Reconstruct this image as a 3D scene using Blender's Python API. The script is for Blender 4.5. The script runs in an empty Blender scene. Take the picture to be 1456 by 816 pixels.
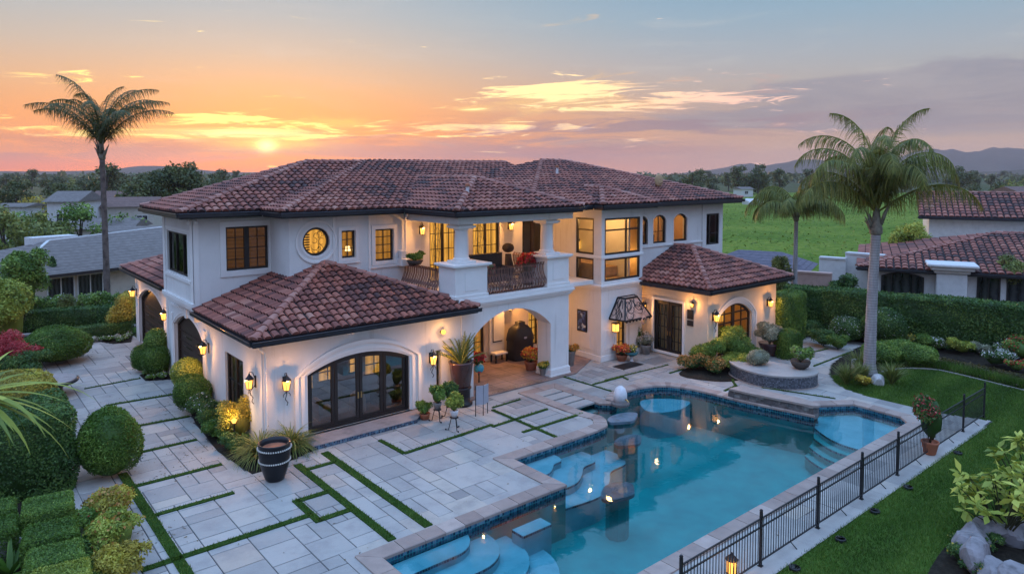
import bpy, bmesh, math, random
import numpy as np
from mathutils import Vector, Matrix
from mathutils.geometry import tessellate_polygon

random.seed(7)
RNG = np.random.default_rng(11)
SC = bpy.context.scene
COL = SC.collection

# ------------------------------------------------------------------ camera
# world: X runs along the long house front, Y runs away towards the garages, Z up, metres
CAM_H = 9.0
YAW = math.radians(50.2)                    # angle of the view from +X towards +Y
FX, FY = math.cos(YAW), math.sin(YAW)
cam = bpy.data.cameras.new('camera')
camo = bpy.data.objects.new('camera', cam)
COL.objects.link(camo)
camo.location = (0, 0, CAM_H)
camo.rotation_euler = (math.radians(87.0), 0, YAW - math.pi / 2)
cam.sensor_width = 36.0
cam.lens = 994.0 / 1456.0 * 36.0
cam.shift_y = -0.0749
cam.clip_start = 0.1
cam.clip_end = 40000.0
SC.camera = camo

# ------------------------------------------------------------------ exposure
SC.view_settings.view_transform = 'Standard'
SC.view_settings.look = 'None'
SC.view_settings.exposure = 0.58
SC.view_settings.gamma = 1.0
SC.view_settings.use_curve_mapping = False
SC.cycles.max_bounces = 6
SC.cycles.diffuse_bounces = 3
SC.cycles.glossy_bounces = 3
SC.cycles.transmission_bounces = 3
SC.cycles.transparent_max_bounces = 12
SC.cycles.volume_bounces = 0
SC.cycles.sample_clamp_indirect = 4.0
SC.cycles.caustics_reflective = False
SC.cycles.caustics_refractive = False
SC.cycles.use_denoising = True


def lin(r, g, b):
    f = lambda c: (c / 255 / 12.92) if c / 255 <= 0.04045 else ((c / 255 + 0.055) / 1.055) ** 2.4
    return (f(r), f(g), f(b))


# ------------------------------------------------------------------ node expressions
class X:
    """A float socket with arithmetic, for building node networks in one line."""
    nt = None

    def __init__(s, sock): s.s = sock

    @staticmethod
    def m(op, *a, clamp=False):
        n = X.nt.nodes.new('ShaderNodeMath'); n.operation = op; n.use_clamp = clamp
        for i, q in enumerate(a):
            if isinstance(q, X): X.nt.links.new(q.s, n.inputs[i])
            else: n.inputs[i].default_value = float(q)
        return X(n.outputs[0])

    def __add__(s, o): return X.m('ADD', s, o)
    __radd__ = __add__
    def __sub__(s, o): return X.m('SUBTRACT', s, o)
    def __rsub__(s, o): return X.m('SUBTRACT', o, s)
    def __mul__(s, o): return X.m('MULTIPLY', s, o)
    __rmul__ = __mul__
    def __truediv__(s, o): return X.m('DIVIDE', s, o)


def sstep(x, a, b):
    n = X.nt.nodes.new('ShaderNodeMapRange'); n.interpolation_type = 'SMOOTHSTEP'
    X.nt.links.new(x.s, n.inputs[0])
    n.inputs[1].default_value = a; n.inputs[2].default_value = b
    return X(n.outputs[0])


def ramp(x, stops, interp='LINEAR'):
    n = X.nt.nodes.new('ShaderNodeValToRGB'); cr = n.color_ramp; cr.interpolation = interp
    while len(cr.elements) < len(stops): cr.elements.new(0.5)
    for e, (p, c) in zip(cr.elements, stops):
        e.position = p; e.color = tuple(c)[:3] + (1,)
    X.nt.links.new(x.s if isinstance(x, X) else x, n.inputs[0])
    return n.outputs[0]


def mixc(f, a, b, blend='MIX'):
    n = X.nt.nodes.new('ShaderNodeMix'); n.data_type = 'RGBA'; n.blend_type = blend
    n.clamp_factor = True
    for sock, q in ((n.inputs[0], f), (n.inputs[6], a), (n.inputs[7], b)):
        if isinstance(q, X): X.nt.links.new(q.s, sock)
        elif isinstance(q, bpy.types.NodeSocket): X.nt.links.new(q, sock)
        elif isinstance(q, (int, float)): sock.default_value = q
        else: sock.default_value = tuple(q)[:3] + (1,)
    return n.outputs[2]


def noise(vec, scale, detail=4, rough=.55, dist=0.0, lac=2.0):
    n = X.nt.nodes.new('ShaderNodeTexNoise')
    if vec is not None: X.nt.links.new(vec, n.inputs['Vector'])
    n.inputs['Scale'].default_value = scale; n.inputs['Detail'].default_value = detail
    n.inputs['Roughness'].default_value = rough; n.inputs['Distortion'].default_value = dist
    return X(n.outputs[0])


def comb(x, y, z=0.0):
    n = X.nt.nodes.new('ShaderNodeCombineXYZ')
    for i, q in enumerate((x, y, z)):
        if isinstance(q, X): X.nt.links.new(q.s, n.inputs[i])
        else: n.inputs[i].default_value = q
    return n.outputs[0]


# ------------------------------------------------------------------ sky (dusk, sun just above the horizon behind the house)
SUN_AZ, SUN_EL = math.atan((380 - 728) / 994), math.radians(2.1)   # azimuth right of the view axis
SUN_YAW = YAW - SUN_AZ
W = bpy.data.worlds.new('World'); SC.world = W
W.use_nodes = True
nt = W.node_tree; X.nt = nt
nt.nodes.clear()
tc = nt.nodes.new('ShaderNodeTexCoord')
sp = nt.nodes.new('ShaderNodeSeparateXYZ'); nt.links.new(tc.outputs['Generated'], sp.inputs[0])
dx, dy, dz = (X(sp.outputs[i]) for i in range(3))
az = X.m('ARCTAN2', dx * FY - dy * FX, dx * FX + dy * FY)
el = X.m('ARCSINE', dz)
elp = X.m('MAXIMUM', el, 0.0)
e_n = X.m('POWER', elp * (1 / 1.5708), 0.5)          # 0 horizon .. 1 zenith


def EL(e): return (e / 1.5708) ** 0.5


def AE(px, py):
    a = math.atan((px - 728) / 994)
    return a, math.atan((247 - py) / 994 * math.cos(a))


def gauss(px, py, rx, ry, tilt=0.0):
    a, e = AE(px, py)
    ca, sa = math.cos(tilt), math.sin(tilt)
    u, v = az - a, el - e
    p = (u * ca + v * sa) * (994 / rx); q = (v * ca - u * sa) * (994 / ry)
    return X.m('EXPONENT', (p * p + q * q) * -1.0)


warm = ramp(e_n, [(0, lin(196, 122, 104)), (EL(.03), lin(226, 146, 100)), (EL(.07), lin(236, 168, 112)), (EL(.115), lin(214, 180, 148)),
                  (EL(.16), lin(188, 182, 174)), (EL(.21), lin(168, 180, 187)), (EL(.26), lin(154, 176, 192)), (EL(.6), lin(140, 172, 210)), (1, lin(138, 180, 234))])
cool = ramp(e_n, [(0, lin(172, 152, 152)), (EL(.03), lin(192, 166, 152)), (EL(.07), lin(188, 168, 158)), (EL(.115), lin(172, 169, 170)),
                  (EL(.16), lin(160, 172, 184)), (EL(.21), lin(142, 170, 190)), (EL(.26), lin(128, 164, 190)), (EL(.6), lin(136, 170, 212)), (1, lin(138, 180, 234))])
base = mixc(sstep(az, -0.30, 0.30), warm, cool)
# the half of the sky opposite the sunset is a clear blue dusk with a faint pink belt
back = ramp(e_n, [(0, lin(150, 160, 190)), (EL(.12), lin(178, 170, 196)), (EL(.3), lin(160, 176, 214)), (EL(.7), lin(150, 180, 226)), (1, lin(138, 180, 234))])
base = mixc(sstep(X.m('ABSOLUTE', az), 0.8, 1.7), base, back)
# glow round the sun
base = mixc(gauss(370, 212, 420, 58) * 0.95, base, lin(255, 136, 22))
base = mixc(gauss(400, 185, 600, 92) * 0.42, base, lin(252, 164, 80))
# mauve bank along the horizon
n1 = noise(comb(az * 3.0, el * 30.0, 3.1), 1.6, 7, .6, .4)
bank = (gauss(90, 222, 420, 16) * 1.0 + gauss(660, 214, 330, 20) * 0.95 + gauss(200, 240, 300, 9) * .5) * sstep(n1, .36, .56)
base = mixc(X.m('MINIMUM', bank, .82), base, lin(166, 122, 130))
base = mixc(gauss(330, 240, 420, 12) * .75, base, lin(244, 116, 66))
# slate cloud on the right, with wispy edges
n2 = noise(comb(az * 2.4 + el * 3.0, el * 17.0, 0.7), 2.0, 9, .62, .7)
sl = gauss(1370, 150, 300, 44, -.02) * 1.05 + gauss(1060, 172, 230, 22) * .8 + gauss(1430, 92, 130, 13, -.12) * .55 + gauss(820, 202, 260, 13) * .5 + gauss(1230, 122, 160, 14) * .7
slm = sstep(sl * .62 + (n2 - .5) * 1.5, .30, .66)
base = mixc(slm * .78, base, mixc(sstep(n2, .35, .7), lin(126, 130, 152), lin(154, 150, 162)))
# lit cloud: a soft warm veil first, then the bright streaks in it
n5 = noise(comb(az * 3.4 - el * 5.0, el * 22.0, 2.2), 1.6, 8, .62, .8)
n3 = noise(comb(az * 5.2 - el * 9.0, el * 44.0, 5.2), 1.6, 9, .64, 1.1)
gd = gauss(330, 190, 190, 22) * .8 + gauss(560, 180, 200, 15) * .8 + gauss(790, 132, 105, 27, .03) * 1.05 + gauss(950, 142, 230, 20, .0) * .95 \
    + gauss(75, 108, 85, 10, .03) * .95 + gauss(318, 168, 72, 4.5) * 1.1 + gauss(890, 202, 150, 9, .08) * .8 + gauss(670, 157, 36, 7) * 1.0 + gauss(790, 182, 120, 7) * .8 + gauss(40, 186, 150, 7) * .55 + gauss(1110, 190, 120, 4, .06) * .6
gcol = mixc(sstep(az, -.32, .0), lin(255, 200, 84), lin(253, 202, 128))
gcol = mixc(sstep(az, .06, .34), gcol, lin(226, 164, 146))
veil = sstep(gd * .42 + (n5 - .5) * 1.9, .24, .54)
base = mixc(veil * .62, base, gcol)
streak = sstep(gd * .44 + (n3 - .5) * 2.3, .34, .56)
gcol2 = mixc(sstep(az, -.30, .05), lin(255, 226, 120), lin(255, 218, 150))
gcol2 = mixc(sstep(az, .06, .32), gcol2, lin(236, 182, 158))
base = mixc(streak * .85, base, gcol2)
# dark undersides threaded through the lit cloud
n6 = noise(comb(az * 4.0 - el * 6.0, el * 40.0, 12.4), 1.7, 7, .6, .7)
under = (gauss(620, 200, 300, 15) * 1.2 + gauss(930, 178, 260, 15) * 1.1 + gauss(230, 208, 260, 9) * 1.1) * sstep(n6, .42, .62)
base = mixc(X.m('MINIMUM', under, .85), base, mixc(sstep(az, -.3, .15), lin(186, 112, 96), lin(148, 124, 140)))
# thin high wisps
n4 = noise(comb(az * 3.0, el * 18.0, 9.0), 2.2, 8, .62, .6)
base = mixc(sstep(n4, .5, .78) * .22 * sstep(el, .05, .16), base, lin(214, 206, 200))
# the sun itself, half behind a bar of cloud
base = mixc(gauss(380, 206, 62, 8) * .9, base, lin(255, 216, 96))
base = mixc(gauss(340, 190, 90, 5) * .9, base, lin(255, 232, 150))
s2 = gauss(380, 208, 12, 8)
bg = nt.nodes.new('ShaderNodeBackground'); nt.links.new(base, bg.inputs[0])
# the dome gets brighter towards the zenith
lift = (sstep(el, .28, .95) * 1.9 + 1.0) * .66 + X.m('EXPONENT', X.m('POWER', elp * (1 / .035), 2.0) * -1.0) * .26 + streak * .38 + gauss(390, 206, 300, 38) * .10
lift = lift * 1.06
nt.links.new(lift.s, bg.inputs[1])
bgs = nt.nodes.new('ShaderNodeBackground'); bgs.inputs[0].default_value = (1, .80, .30, 1)
nt.links.new((s2 * 1.5).s, bgs.inputs[1])
sky = nt.nodes.new('ShaderNodeTexSky'); sky.sky_type = 'NISHITA'; sky.sun_disc = False
sky.sun_elevation = SUN_EL
sky.sun_rotation = math.pi / 2 - SUN_YAW
bgn = nt.nodes.new('ShaderNodeBackground'); nt.links.new(sky.outputs[0], bgn.inputs[0]); bgn.inputs[1].default_value = 0.015
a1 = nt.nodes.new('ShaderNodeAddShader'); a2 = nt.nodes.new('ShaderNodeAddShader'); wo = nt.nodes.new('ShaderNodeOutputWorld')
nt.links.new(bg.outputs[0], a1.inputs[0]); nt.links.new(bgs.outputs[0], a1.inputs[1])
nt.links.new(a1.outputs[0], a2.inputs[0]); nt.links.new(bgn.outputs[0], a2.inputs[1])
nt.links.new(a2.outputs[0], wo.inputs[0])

sun = bpy.data.lights.new('sun', 'SUN'); suno = bpy.data.objects.new('sun', sun); COL.objects.link(suno)
sun.energy = 2.0; sun.angle = math.radians(0.6); sun.color = (1.0, 0.55, 0.25)
suno.rotation_euler = (Vector((math.cos(SUN_YAW) * math.cos(SUN_EL), math.sin(SUN_YAW) * math.cos(SUN_EL), math.sin(SUN_EL)))).to_track_quat('Z', 'Y').to_euler()


# ------------------------------------------------------------------ materials
def newmat(name):
    m = bpy.data.materials.new(name); m.use_nodes = True
    X.nt = m.node_tree; X.nt.nodes.clear()
    out = X.nt.nodes.new('ShaderNodeOutputMaterial')
    return m, out


def principled(col, rough=.6, metal=0.0, bump=None, bstr=.3, bdist=.02, spec=None, coat=0.0):
    b = X.nt.nodes.new('ShaderNodeBsdfPrincipled')
    if isinstance(col, bpy.types.NodeSocket): X.nt.links.new(col, b.inputs['Base Color'])
    else: b.inputs['Base Color'].default_value = tuple(col)[:3] + (1,)
    if isinstance(rough, X): X.nt.links.new(rough.s, b.inputs['Roughness'])
    else: b.inputs['Roughness'].default_value = rough
    b.inputs['Metallic'].default_value = metal
    if spec is not None: b.inputs['Specular IOR Level'].default_value = spec
    if coat: b.inputs['Coat Weight'].default_value = coat
    if bump is not None:
        n = X.nt.nodes.new('ShaderNodeBump'); n.inputs['Strength'].default_value = bstr; n.inputs['Distance'].default_value = bdist
        X.nt.links.new(bump.s, n.inputs['Height']); X.nt.links.new(n.outputs[0], b.inputs['Normal'])
    return b


def geo_pos():
    g = X.nt.nodes.new('ShaderNodeNewGeometry'); return g.outputs['Position']


def tint():
    a = X.nt.nodes.new('ShaderNodeAttribute'); a.attribute_name = 'tint'; return X(a.outputs['Fac'])


def simple(name, col, rough=.6, metal=0.0, var=.12, scale=3.0, bstr=.15, spec=None, coat=0.0, fine=60.0):
    """One colour with a little wear: two octaves of variation and a fine bump."""
    m, out = newmat(name)
    p = geo_pos()
    n = noise(p, scale, 5, .6)
    c2 = tuple(max(0, q * (1 - 2 * var)) for q in col); c3 = tuple(min(1, q * (1 + var)) for q in col)
    c = ramp(n, [(.3, c2), (.5, col), (.7, c3)])
    b = principled(c, rough, metal, noise(p, fine, 3), bstr, .01, spec, coat)
    X.nt.links.new(b.outputs[0], out.inputs[0])
    return m


def tinted(name, stops, rough=.7, var=.25, scale=4.0, bstr=.3, fine=40.0, spec=None, bdist=.02):
    """Colour picked per tile, stone or leaf from the tint attribute, with surface variation on top."""
    m, out = newmat(name)
    p = geo_pos()
    c = ramp(tint(), stops)
    n = noise(p, scale, 5, .6)
    c = mixc(sstep(n, .3, .75) * var, c, (0.03, 0.03, 0.035), 'MIX')
    b = principled(c, rough, 0, noise(p, fine, 4), bstr, bdist, spec)
    X.nt.links.new(b.outputs[0], out.inputs[0])
    return m


def leafmat(name, c0, c1, c2, transl=.25, rough=.5):
    m, out = newmat(name)
    c = ramp(tint(), [(0.0, c0), (.55, c1), (1.0, c2)])
    b = principled(c, rough, 0, spec=.35)
    t = X.nt.nodes.new('ShaderNodeBsdfTranslucent'); X.nt.links.new(c, t.inputs[0])
    mx = X.nt.nodes.new('ShaderNodeMixShader'); mx.inputs[0].default_value = transl
    X.nt.links.new(b.outputs[0], mx.inputs[1]); X.nt.links.new(t.outputs[0], mx.inputs[2])
    X.nt.links.new(mx.outputs[0], out.inputs[0])
    return m


def emit(name, col, strength):
    m, out = newmat(name)
    e = X.nt.nodes.new('ShaderNodeEmission'); e.inputs[0].default_value = tuple(col) + (1,); e.inputs[1].default_value = strength
    X.nt.links.new(e.outputs[0], out.inputs[0])
    return m


def glassmat(name, tintc=(.85, .9, .9), ior=1.5, rough=0.0):
    m, out = newmat(name)
    t = X.nt.nodes.new('ShaderNodeBsdfTransparent'); t.inputs[0].default_value = tintc + (1,)
    g = X.nt.nodes.new('ShaderNodeBsdfGlossy'); g.inputs['Roughness'].default_value = rough
    f = X.nt.nodes.new('ShaderNodeFresnel'); f.inputs[0].default_value = ior
    mx = X.nt.nodes.new('ShaderNodeMixShader')
    X.nt.links.new(f.outputs[0], mx.inputs[0]); X.nt.links.new(t.outputs[0], mx.inputs[1]); X.nt.links.new(g.outputs[0], mx.inputs[2])
    X.nt.links.new(mx.outputs[0], out.inputs[0])
    return m


def lit_blind(name, col, strength, folds=26.0, horiz=False):
    """Drawn curtain or blind lit from the room behind it."""
    m, out = newmat(name)
    g = X.nt.nodes.new('ShaderNodeTexCoord')
    s = X.nt.nodes.new('ShaderNodeSeparateXYZ'); X.nt.links.new(g.outputs['Object'], s.inputs[0])
    a = (X(s.outputs[0]) + X(s.outputs[1])) if not horiz else X(s.outputs[2])
    w = X.m('SINE', a * folds + noise(g.outputs['Object'], 1.5, 3) * 4.0) * .5 + .5
    c = ramp(w, [(0, tuple(q * .62 for q in col)), (1, col)])
    e = X.nt.nodes.new('ShaderNodeEmission'); X.nt.links.new(c, e.inputs[0])
    X.nt.links.new((noise(g.outputs['Object'], .8, 3) * strength + strength * .45).s, e.inputs[1])
    X.nt.links.new(e.outputs[0], out.inputs[0])
    return m


M = {}
m, out = newmat('white stucco'); p = geo_pos()
sxyz = X.nt.nodes.new('ShaderNodeSeparateXYZ'); X.nt.links.new(p, sxyz.inputs[0])
hx = X(sxyz.outputs[0]) + X(sxyz.outputs[1])
n_a = noise(p, .7, 6, .6); n_s = noise(comb(hx * 3.2, X(sxyz.outputs[2]) * .22, 1.0), 1.6, 6, .65); n_d = noise(p, 5.0, 5, .6)
c = ramp(n_a, [(.3, (.66, .655, .64)), (.5, (.72, .715, .70)), (.7, (.76, .755, .74))])
c = mixc(sstep(n_s, .54, .78) * .6, c, (.47, .45, .42))
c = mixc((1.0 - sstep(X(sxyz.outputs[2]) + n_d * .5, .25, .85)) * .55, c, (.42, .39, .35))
c = mixc(sstep(noise(p, 2.3, 8, .7, 1.5), .62, .72) * .18, c, (.50, .48, .45))
b_ = principled(c, .88, 0, noise(p, 26, 6, .65) + noise(p, 3.0, 4) * .8, .35, .018); X.nt.links.new(b_.outputs[0], out.inputs[0]); M['stucco'] = m
M['trim'] = simple('white stucco moulding', (.78, .77, .75), .7, var=.03, scale=1.2, bstr=.1, fine=40)
M['stucco_in'] = simple('cream porch plaster', (.70, .60, .47), .85, var=.06, scale=1.0, bstr=.2)
TILE = [(0, (.045, .019, .020)), (.16, (.095, .031, .026)), (.38, (.20, .056, .038)), (.62, (.31, .088, .056)), (.85, (.39, .135, .088)), (1, (.43, .20, .145))]
M['tile'] = tinted('clay roof tile', TILE, .72, .35, 2.2, .5, 30)
M['tile_bed'] = simple('dark tile bedding', (.022, .015, .017), .95)
M['ridge'] = tinted('clay ridge tile', [(0, (.22, .08, .06)), (.5, (.36, .14, .105)), (1, (.45, .22, .17))], .7, .3, 2.5, .5, 30)
M['bronze'] = simple('dark bronze metal', (.022, .019, .019), .42, .3, var=.1, spec=.4)
M['gutter'] = simple('dark painted gutter', (.045, .046, .056), .3, .5, var=.08, spec=.5)
M['frame'] = simple('dark window frame', (.018, .015, .014), .45, 0, var=.1)
M['timber'] = simple('dark stained timber', (.035, .021, .015), .5, 0, var=.25, scale=6)
M['iron'] = simple('black wrought iron', (.014, .015, .018), .5, .2, var=.15)
M['rail_iron'] = simple('rust brown wrought iron', (.19, .10, .078), .55, .2, var=.2)
M['glass'] = glassmat('window glass')
M['glass_dark'] = glassmat('tinted window glass', (.55, .62, .66), 1.7)
M['glass_coat'] = glassmat('coated door glass', (.66, .74, .80), 3.0)
M['blind_amber'] = lit_blind('amber lit curtain', (1.0, .40, .065), .34)
M['blind_gold'] = lit_blind('gold lit curtain', (1.0, .44, .07), .74)
M['blind_brown'] = lit_blind('dim lit blind', (.80, .32, .12), .085, 40, True)
M['room'] = simple('warm painted room wall', (.66, .48, .27), .9, var=.05)
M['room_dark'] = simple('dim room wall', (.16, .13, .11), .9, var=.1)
M['furn'] = simple('dark furniture wood', (.05, .028, .018), .6, var=.2)
M['furn_light'] = simple('tan upholstery', (.50, .34, .19), .9, var=.1)
M['bulb'] = emit('lamp glow', (1.0, .55, .16), 9.0)
M['shade'] = emit('lit lampshade', (1.0, .62, .25), 2.6)
M['amber_glass'] = emit('glowing amber lantern glass', (1.0, .42, .08), 1.9)


# ------------------------------------------------------------------ objects
def props(o, label=None, cat=None, group=None, kind=None):
    if label: o['label'] = label
    if cat: o['category'] = cat
    if group: o['group'] = group
    if kind: o['kind'] = kind
    return o


def thing(name, loc, label, cat, group=None, rz=0.0):
    o = bpy.data.objects.new(name, None); COL.objects.link(o)
    o.empty_display_size = .2
    o.location = loc; o.rotation_euler = (0, 0, rz)
    return props(o, label, cat, group)


def root_loc(o):
    p = Vector((0, 0, 0))
    while o is not None:
        p = p + Vector(o.location); o = o.parent
    return p


class MB:
    """Mesh builder: collects faces with a material slot and a tint each."""

    def __init__(s): s.v = []; s.f = []; s.m = []; s.t = []

    def add(s, vs, fs, mi=0, t=.5):
        b = len(s.v); s.v.extend(tuple(p) for p in vs)
        for f in fs:
            s.f.append(tuple(b + i for i in f)); s.m.append(mi); s.t.append(t)
        return s

    def poly(s, pts, mi=0, t=.5): return s.add(pts, [tuple(range(len(pts)))], mi, t)

    def box(s, x0, x1, y0, y1, z0, z1, mi=0, t=.5):
        v = [(x, y, z) for z in (z0, z1) for y in (y0, y1) for x in (x0, x1)]
        return s.add(v, [(0, 2, 3, 1), (4, 5, 7, 6), (0, 1, 5, 4), (2, 6, 7, 3), (0, 4, 6, 2), (1, 3, 7, 5)], mi, t)

    def bar(s, a, b, w, h=None, mi=0, t=.5, up=(0, 0, 1)):
        """Square bar from a to b."""
        a, b = Vector(a), Vector(b); d = (b - a).normalized(); u = Vector(up)
        if abs(d.dot(u)) > .95: u = Vector((1, 0, 0)) if abs(d.x) < .9 else Vector((0, 1, 0))
        r = d.cross(u).normalized(); u = r.cross(d)
        h = w if h is None else h
        v = [p + r * (i * w / 2) + u * (j * h / 2) for p in (a, b) for j in (-1, 1) for i in (-1, 1)]
        return s.add(v, [(0, 1, 3, 2), (4, 6, 7, 5), (0, 4, 5, 1), (2, 3, 7, 6), (0, 2, 6, 4), (1, 5, 7, 3)], mi, t)

    def prism(s, pts, z0, z1, mi=0, t=.5, bottom=True, side_mi=None):
        n = len(pts)
        tri = tessellate_polygon([[Vector((p[0], p[1], 0)) for p in pts]])
        area = sum(pts[i][0] * pts[(i + 1) % n][1] - pts[(i + 1) % n][0] * pts[i][1] for i in range(n))
        if area < 0: pts = list(pts)[::-1]; tri = [tuple(n - 1 - i for i in q) for q in tri]
        def orient(q, up):
            a, b, c = (pts[i] for i in q)
            cr = (b[0] - a[0]) * (c[1] - a[1]) - (b[1] - a[1]) * (c[0] - a[0])
            return q if (cr > 0) == up else q[::-1]
        s.add([(p[0], p[1], z1) for p in pts], [orient(q, True) for q in tri], mi, t)
        if bottom: s.add([(p[0], p[1], z0) for p in pts], [orient(q, False) for q in tri], mi, t)
        v = [(p[0], p[1], z0) for p in pts] + [(p[0], p[1], z1) for p in pts]
        s.add(v, [(i, (i + 1) % n, n + (i + 1) % n, n + i) for i in range(n)], mi if side_mi is None else side_mi, t)
        return s

    def tube(s, path, r, n=6, mi=0, t=.5, cap=True):
        P = [Vector(p) for p in path]; k = len(P)
        R = r if isinstance(r, (list, tuple)) else [r] * k
        vs = []; ref = None
        for i in range(k):
            d = (P[min(i + 1, k - 1)] - P[max(i - 1, 0)]).normalized()
            if ref is None:
                ref = d.cross(Vector((0, 0, 1)))
                if ref.length < .05: ref = d.cross(Vector((1, 0, 0)))
            ref = (ref - d * ref.dot(d)).normalized(); q = d.cross(ref)
            for j in range(n):
                a = 2 * math.pi * j / n
                vs.append(P[i] + (ref * math.cos(a) + q * math.sin(a)) * R[i])
        fs = [(i * n + j, i * n + (j + 1) % n, (i + 1) * n + (j + 1) % n, (i + 1) * n + j) for i in range(k - 1) for j in range(n)]
        if cap: fs += [tuple(range(n))[::-1], tuple((k - 1) * n + j for j in range(n))]
        return s.add(vs, fs, mi, t)

    def lathe(s, prof, c=(0, 0, 0), n=20, mi=0, t=.5, sx=1.0, sy=1.0):
        vs = []
        for r, z in prof:
            for j in range(n):
                a = 2 * math.pi * j / n
                vs.append((c[0] + r * sx * math.cos(a), c[1] + r * sy * math.sin(a), c[2] + z))
        k = len(prof)
        fs = [(i * n + j, i * n + (j + 1) % n, (i + 1) * n + (j + 1) % n, (i + 1) * n + j) for i in range(k - 1) for j in range(n)]
        if prof[0][0] > 1e-4: fs.append(tuple(range(n))[::-1])
        if prof[-1][0] > 1e-4: fs.append(tuple((k - 1) * n + j for j in range(n)))
        return s.add(vs, fs, mi, t)

    def ball(s, c, r, n=10, mi=0, t=.5, sz=1.0):
        k = max(4, n // 2)
        return s.lathe([(max(1e-5, r * math.sin(math.pi * i / k)), -r * sz * math.cos(math.pi * i / k)) for i in range(k + 1)], c, n, mi, t)

    def build(s, name, mats, parent=None, smooth=False, bevel=0.0, local=False, bseg=2):
        me = bpy.data.meshes.new(name)
        if parent is not None and not local:
            o3 = root_loc(parent)
            vs = [(p[0] - o3.x, p[1] - o3.y, p[2] - o3.z) for p in s.v]
        else: vs = s.v
        me.from_pydata(vs, [], s.f)
        if not isinstance(mats, (list, tuple)): mats = [mats]
        for q in mats: me.materials.append(q)
        me.polygons.foreach_set('material_index', s.m)
        at = me.attributes.new('tint', 'FLOAT', 'FACE'); at.data.foreach_set('value', s.t)
        if smooth: me.polygons.foreach_set('use_smooth', [True] * len(s.f))
        me.update()
        o = bpy.data.objects.new(name, me); COL.objects.link(o)
        if parent is not None: o.parent = parent
        if bevel:
            b = o.modifiers.new('bevel', 'BEVEL'); b.width = bevel; b.segments = bseg; b.limit_method = 'ANGLE'; b.angle_limit = math.radians(40)
        return o


def mesh_np(name, verts, quads, tints, mat, parent=None, mats=None, midx=None):
    """Fast mesh from numpy arrays; quads is (N,4) or (N,3)."""
    me = bpy.data.meshes.new(name)
    n, k = quads.shape
    me.vertices.add(len(verts)); me.vertices.foreach_set('co', np.ascontiguousarray(verts, dtype=np.float32).ravel())
    me.loops.add(n * k); me.loops.foreach_set('vertex_index', np.ascontiguousarray(quads, dtype=np.int32).ravel())
    me.polygons.add(n); me.polygons.foreach_set('loop_start', np.arange(0, n * k, k, dtype=np.int32))
    try: me.polygons.foreach_set('loop_total', np.full(n, k, dtype=np.int32))
    except Exception: pass
    at = me.attributes.new('tint', 'FLOAT', 'FACE'); at.data.foreach_set('value', np.ascontiguousarray(tints, dtype=np.float32))
    for q in (mats or [mat]): me.materials.append(q)
    if midx is not None: me.polygons.foreach_set('material_index', np.ascontiguousarray(midx, dtype=np.int32))
    me.update(calc_edges=True)
    me.validate()
    o = bpy.data.objects.new(name, me); COL.objects.link(o)
    if parent is not None: o.parent = parent
    return o


def copy_tree(o, parent=None):
    c = o.copy(); COL.objects.link(c)
    if parent is not None: c.parent = parent
    for ch in list(o.children): copy_tree(ch, c)
    return c


# ------------------------------------------------------------------ wall frames, openings, windows
class WF:
    def __init__(s, o, d):
        s.o = o; s.d = d; s.n = (d[1], -d[0])

    def P(s, a, z, out=0.0):
        return (s.o[0] + s.d[0] * a + s.n[0] * out, s.o[1] + s.d[1] * a + s.n[1] * out, z)


def front(y): return WF((0, y), (1, 0))            # faces the pool; a = X
def left(x): return WF((x, 0), (0, -1))            # faces the drive; a = -Y


def rect(a0, a1, z0, z1): return [(a0, z0), (a1, z0), (a1, z1), (a0, z1)]


def arch(a0, a1, z0, zs, rise, n=14):
    c = (a0 + a1) / 2; w = (a1 - a0) / 2
    R = (w * w + rise * rise) / (2 * rise); zc = zs + rise - R; th = math.asin(min(1, w / R))
    if rise > w * .99: th = math.pi / 2
    return [(a0, z0), (a1, z0)] + [(c + R * math.sin(th * (1 - 2 * i / n)), zc + R * math.cos(th * (1 - 2 * i / n))) for i in range(n + 1)]


def circ(c, z, r, n=28): return [(c + r * math.cos(2 * math.pi * i / n), z + r * math.sin(2 * math.pi * i / n)) for i in range(n)]


def inset(pts, w):
    n = len(pts); out = []
    for i in range(n):
        p0, p1, p2 = pts[i - 1], pts[i], pts[(i + 1) % n]
        def nr(a, b):
            dx_, dy_ = b[0] - a[0], b[1] - a[1]; l = math.hypot(dx_, dy_) or 1
            return (-dy_ / l, dx_ / l)
        n1, n2 = nr(p0, p1), nr(p1, p2)
        mx_, my_ = n1[0] + n2[0], n1[1] + n2[1]; l = math.hypot(mx_, my_) or 1
        mx_, my_ = mx_ / l, my_ / l
        c = max(.4, mx_ * n1[0] + my_ * n1[1])
        out.append((p1[0] + mx_ * w / c, p1[1] + my_ * w / c))
    return out


def wall(mb, wf, outline, holes=(), t=.3, mi=0, back=False, edges=False):
    """Plane wall with real openings and reveals; outline and holes are (a, z) loops, counter-clockwise."""
    loops = [list(outline)] + [list(h) for h in holes]
    flat = [p for l in loops for p in l]
    tri = tessellate_polygon([[Vector((p[0], p[1], 0)) for p in l] for l in loops])
    def ori(q):
        a, b, c = (flat[i] for i in q)
        return q if (b[0] - a[0]) * (c[1] - a[1]) - (b[1] - a[1]) * (c[0] - a[0]) > 0 else q[::-1]
    tri = [ori(q) for q in tri]
    mb.add([wf.P(p[0], p[1]) for p in flat], tri, mi)
    if back: mb.add([wf.P(p[0], p[1], -t) for p in flat], [q[::-1] for q in tri], mi)
    for h in loops[1:] + ([loops[0][::-1]] if edges else []):
        n = len(h)
        v = [wf.P(p[0], p[1]) for p in h] + [wf.P(p[0], p[1], -t) for p in h]
        mb.add(v, [(i, (i + 1) % n, n + (i + 1) % n, n + i) for i in range(n)], mi)


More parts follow.
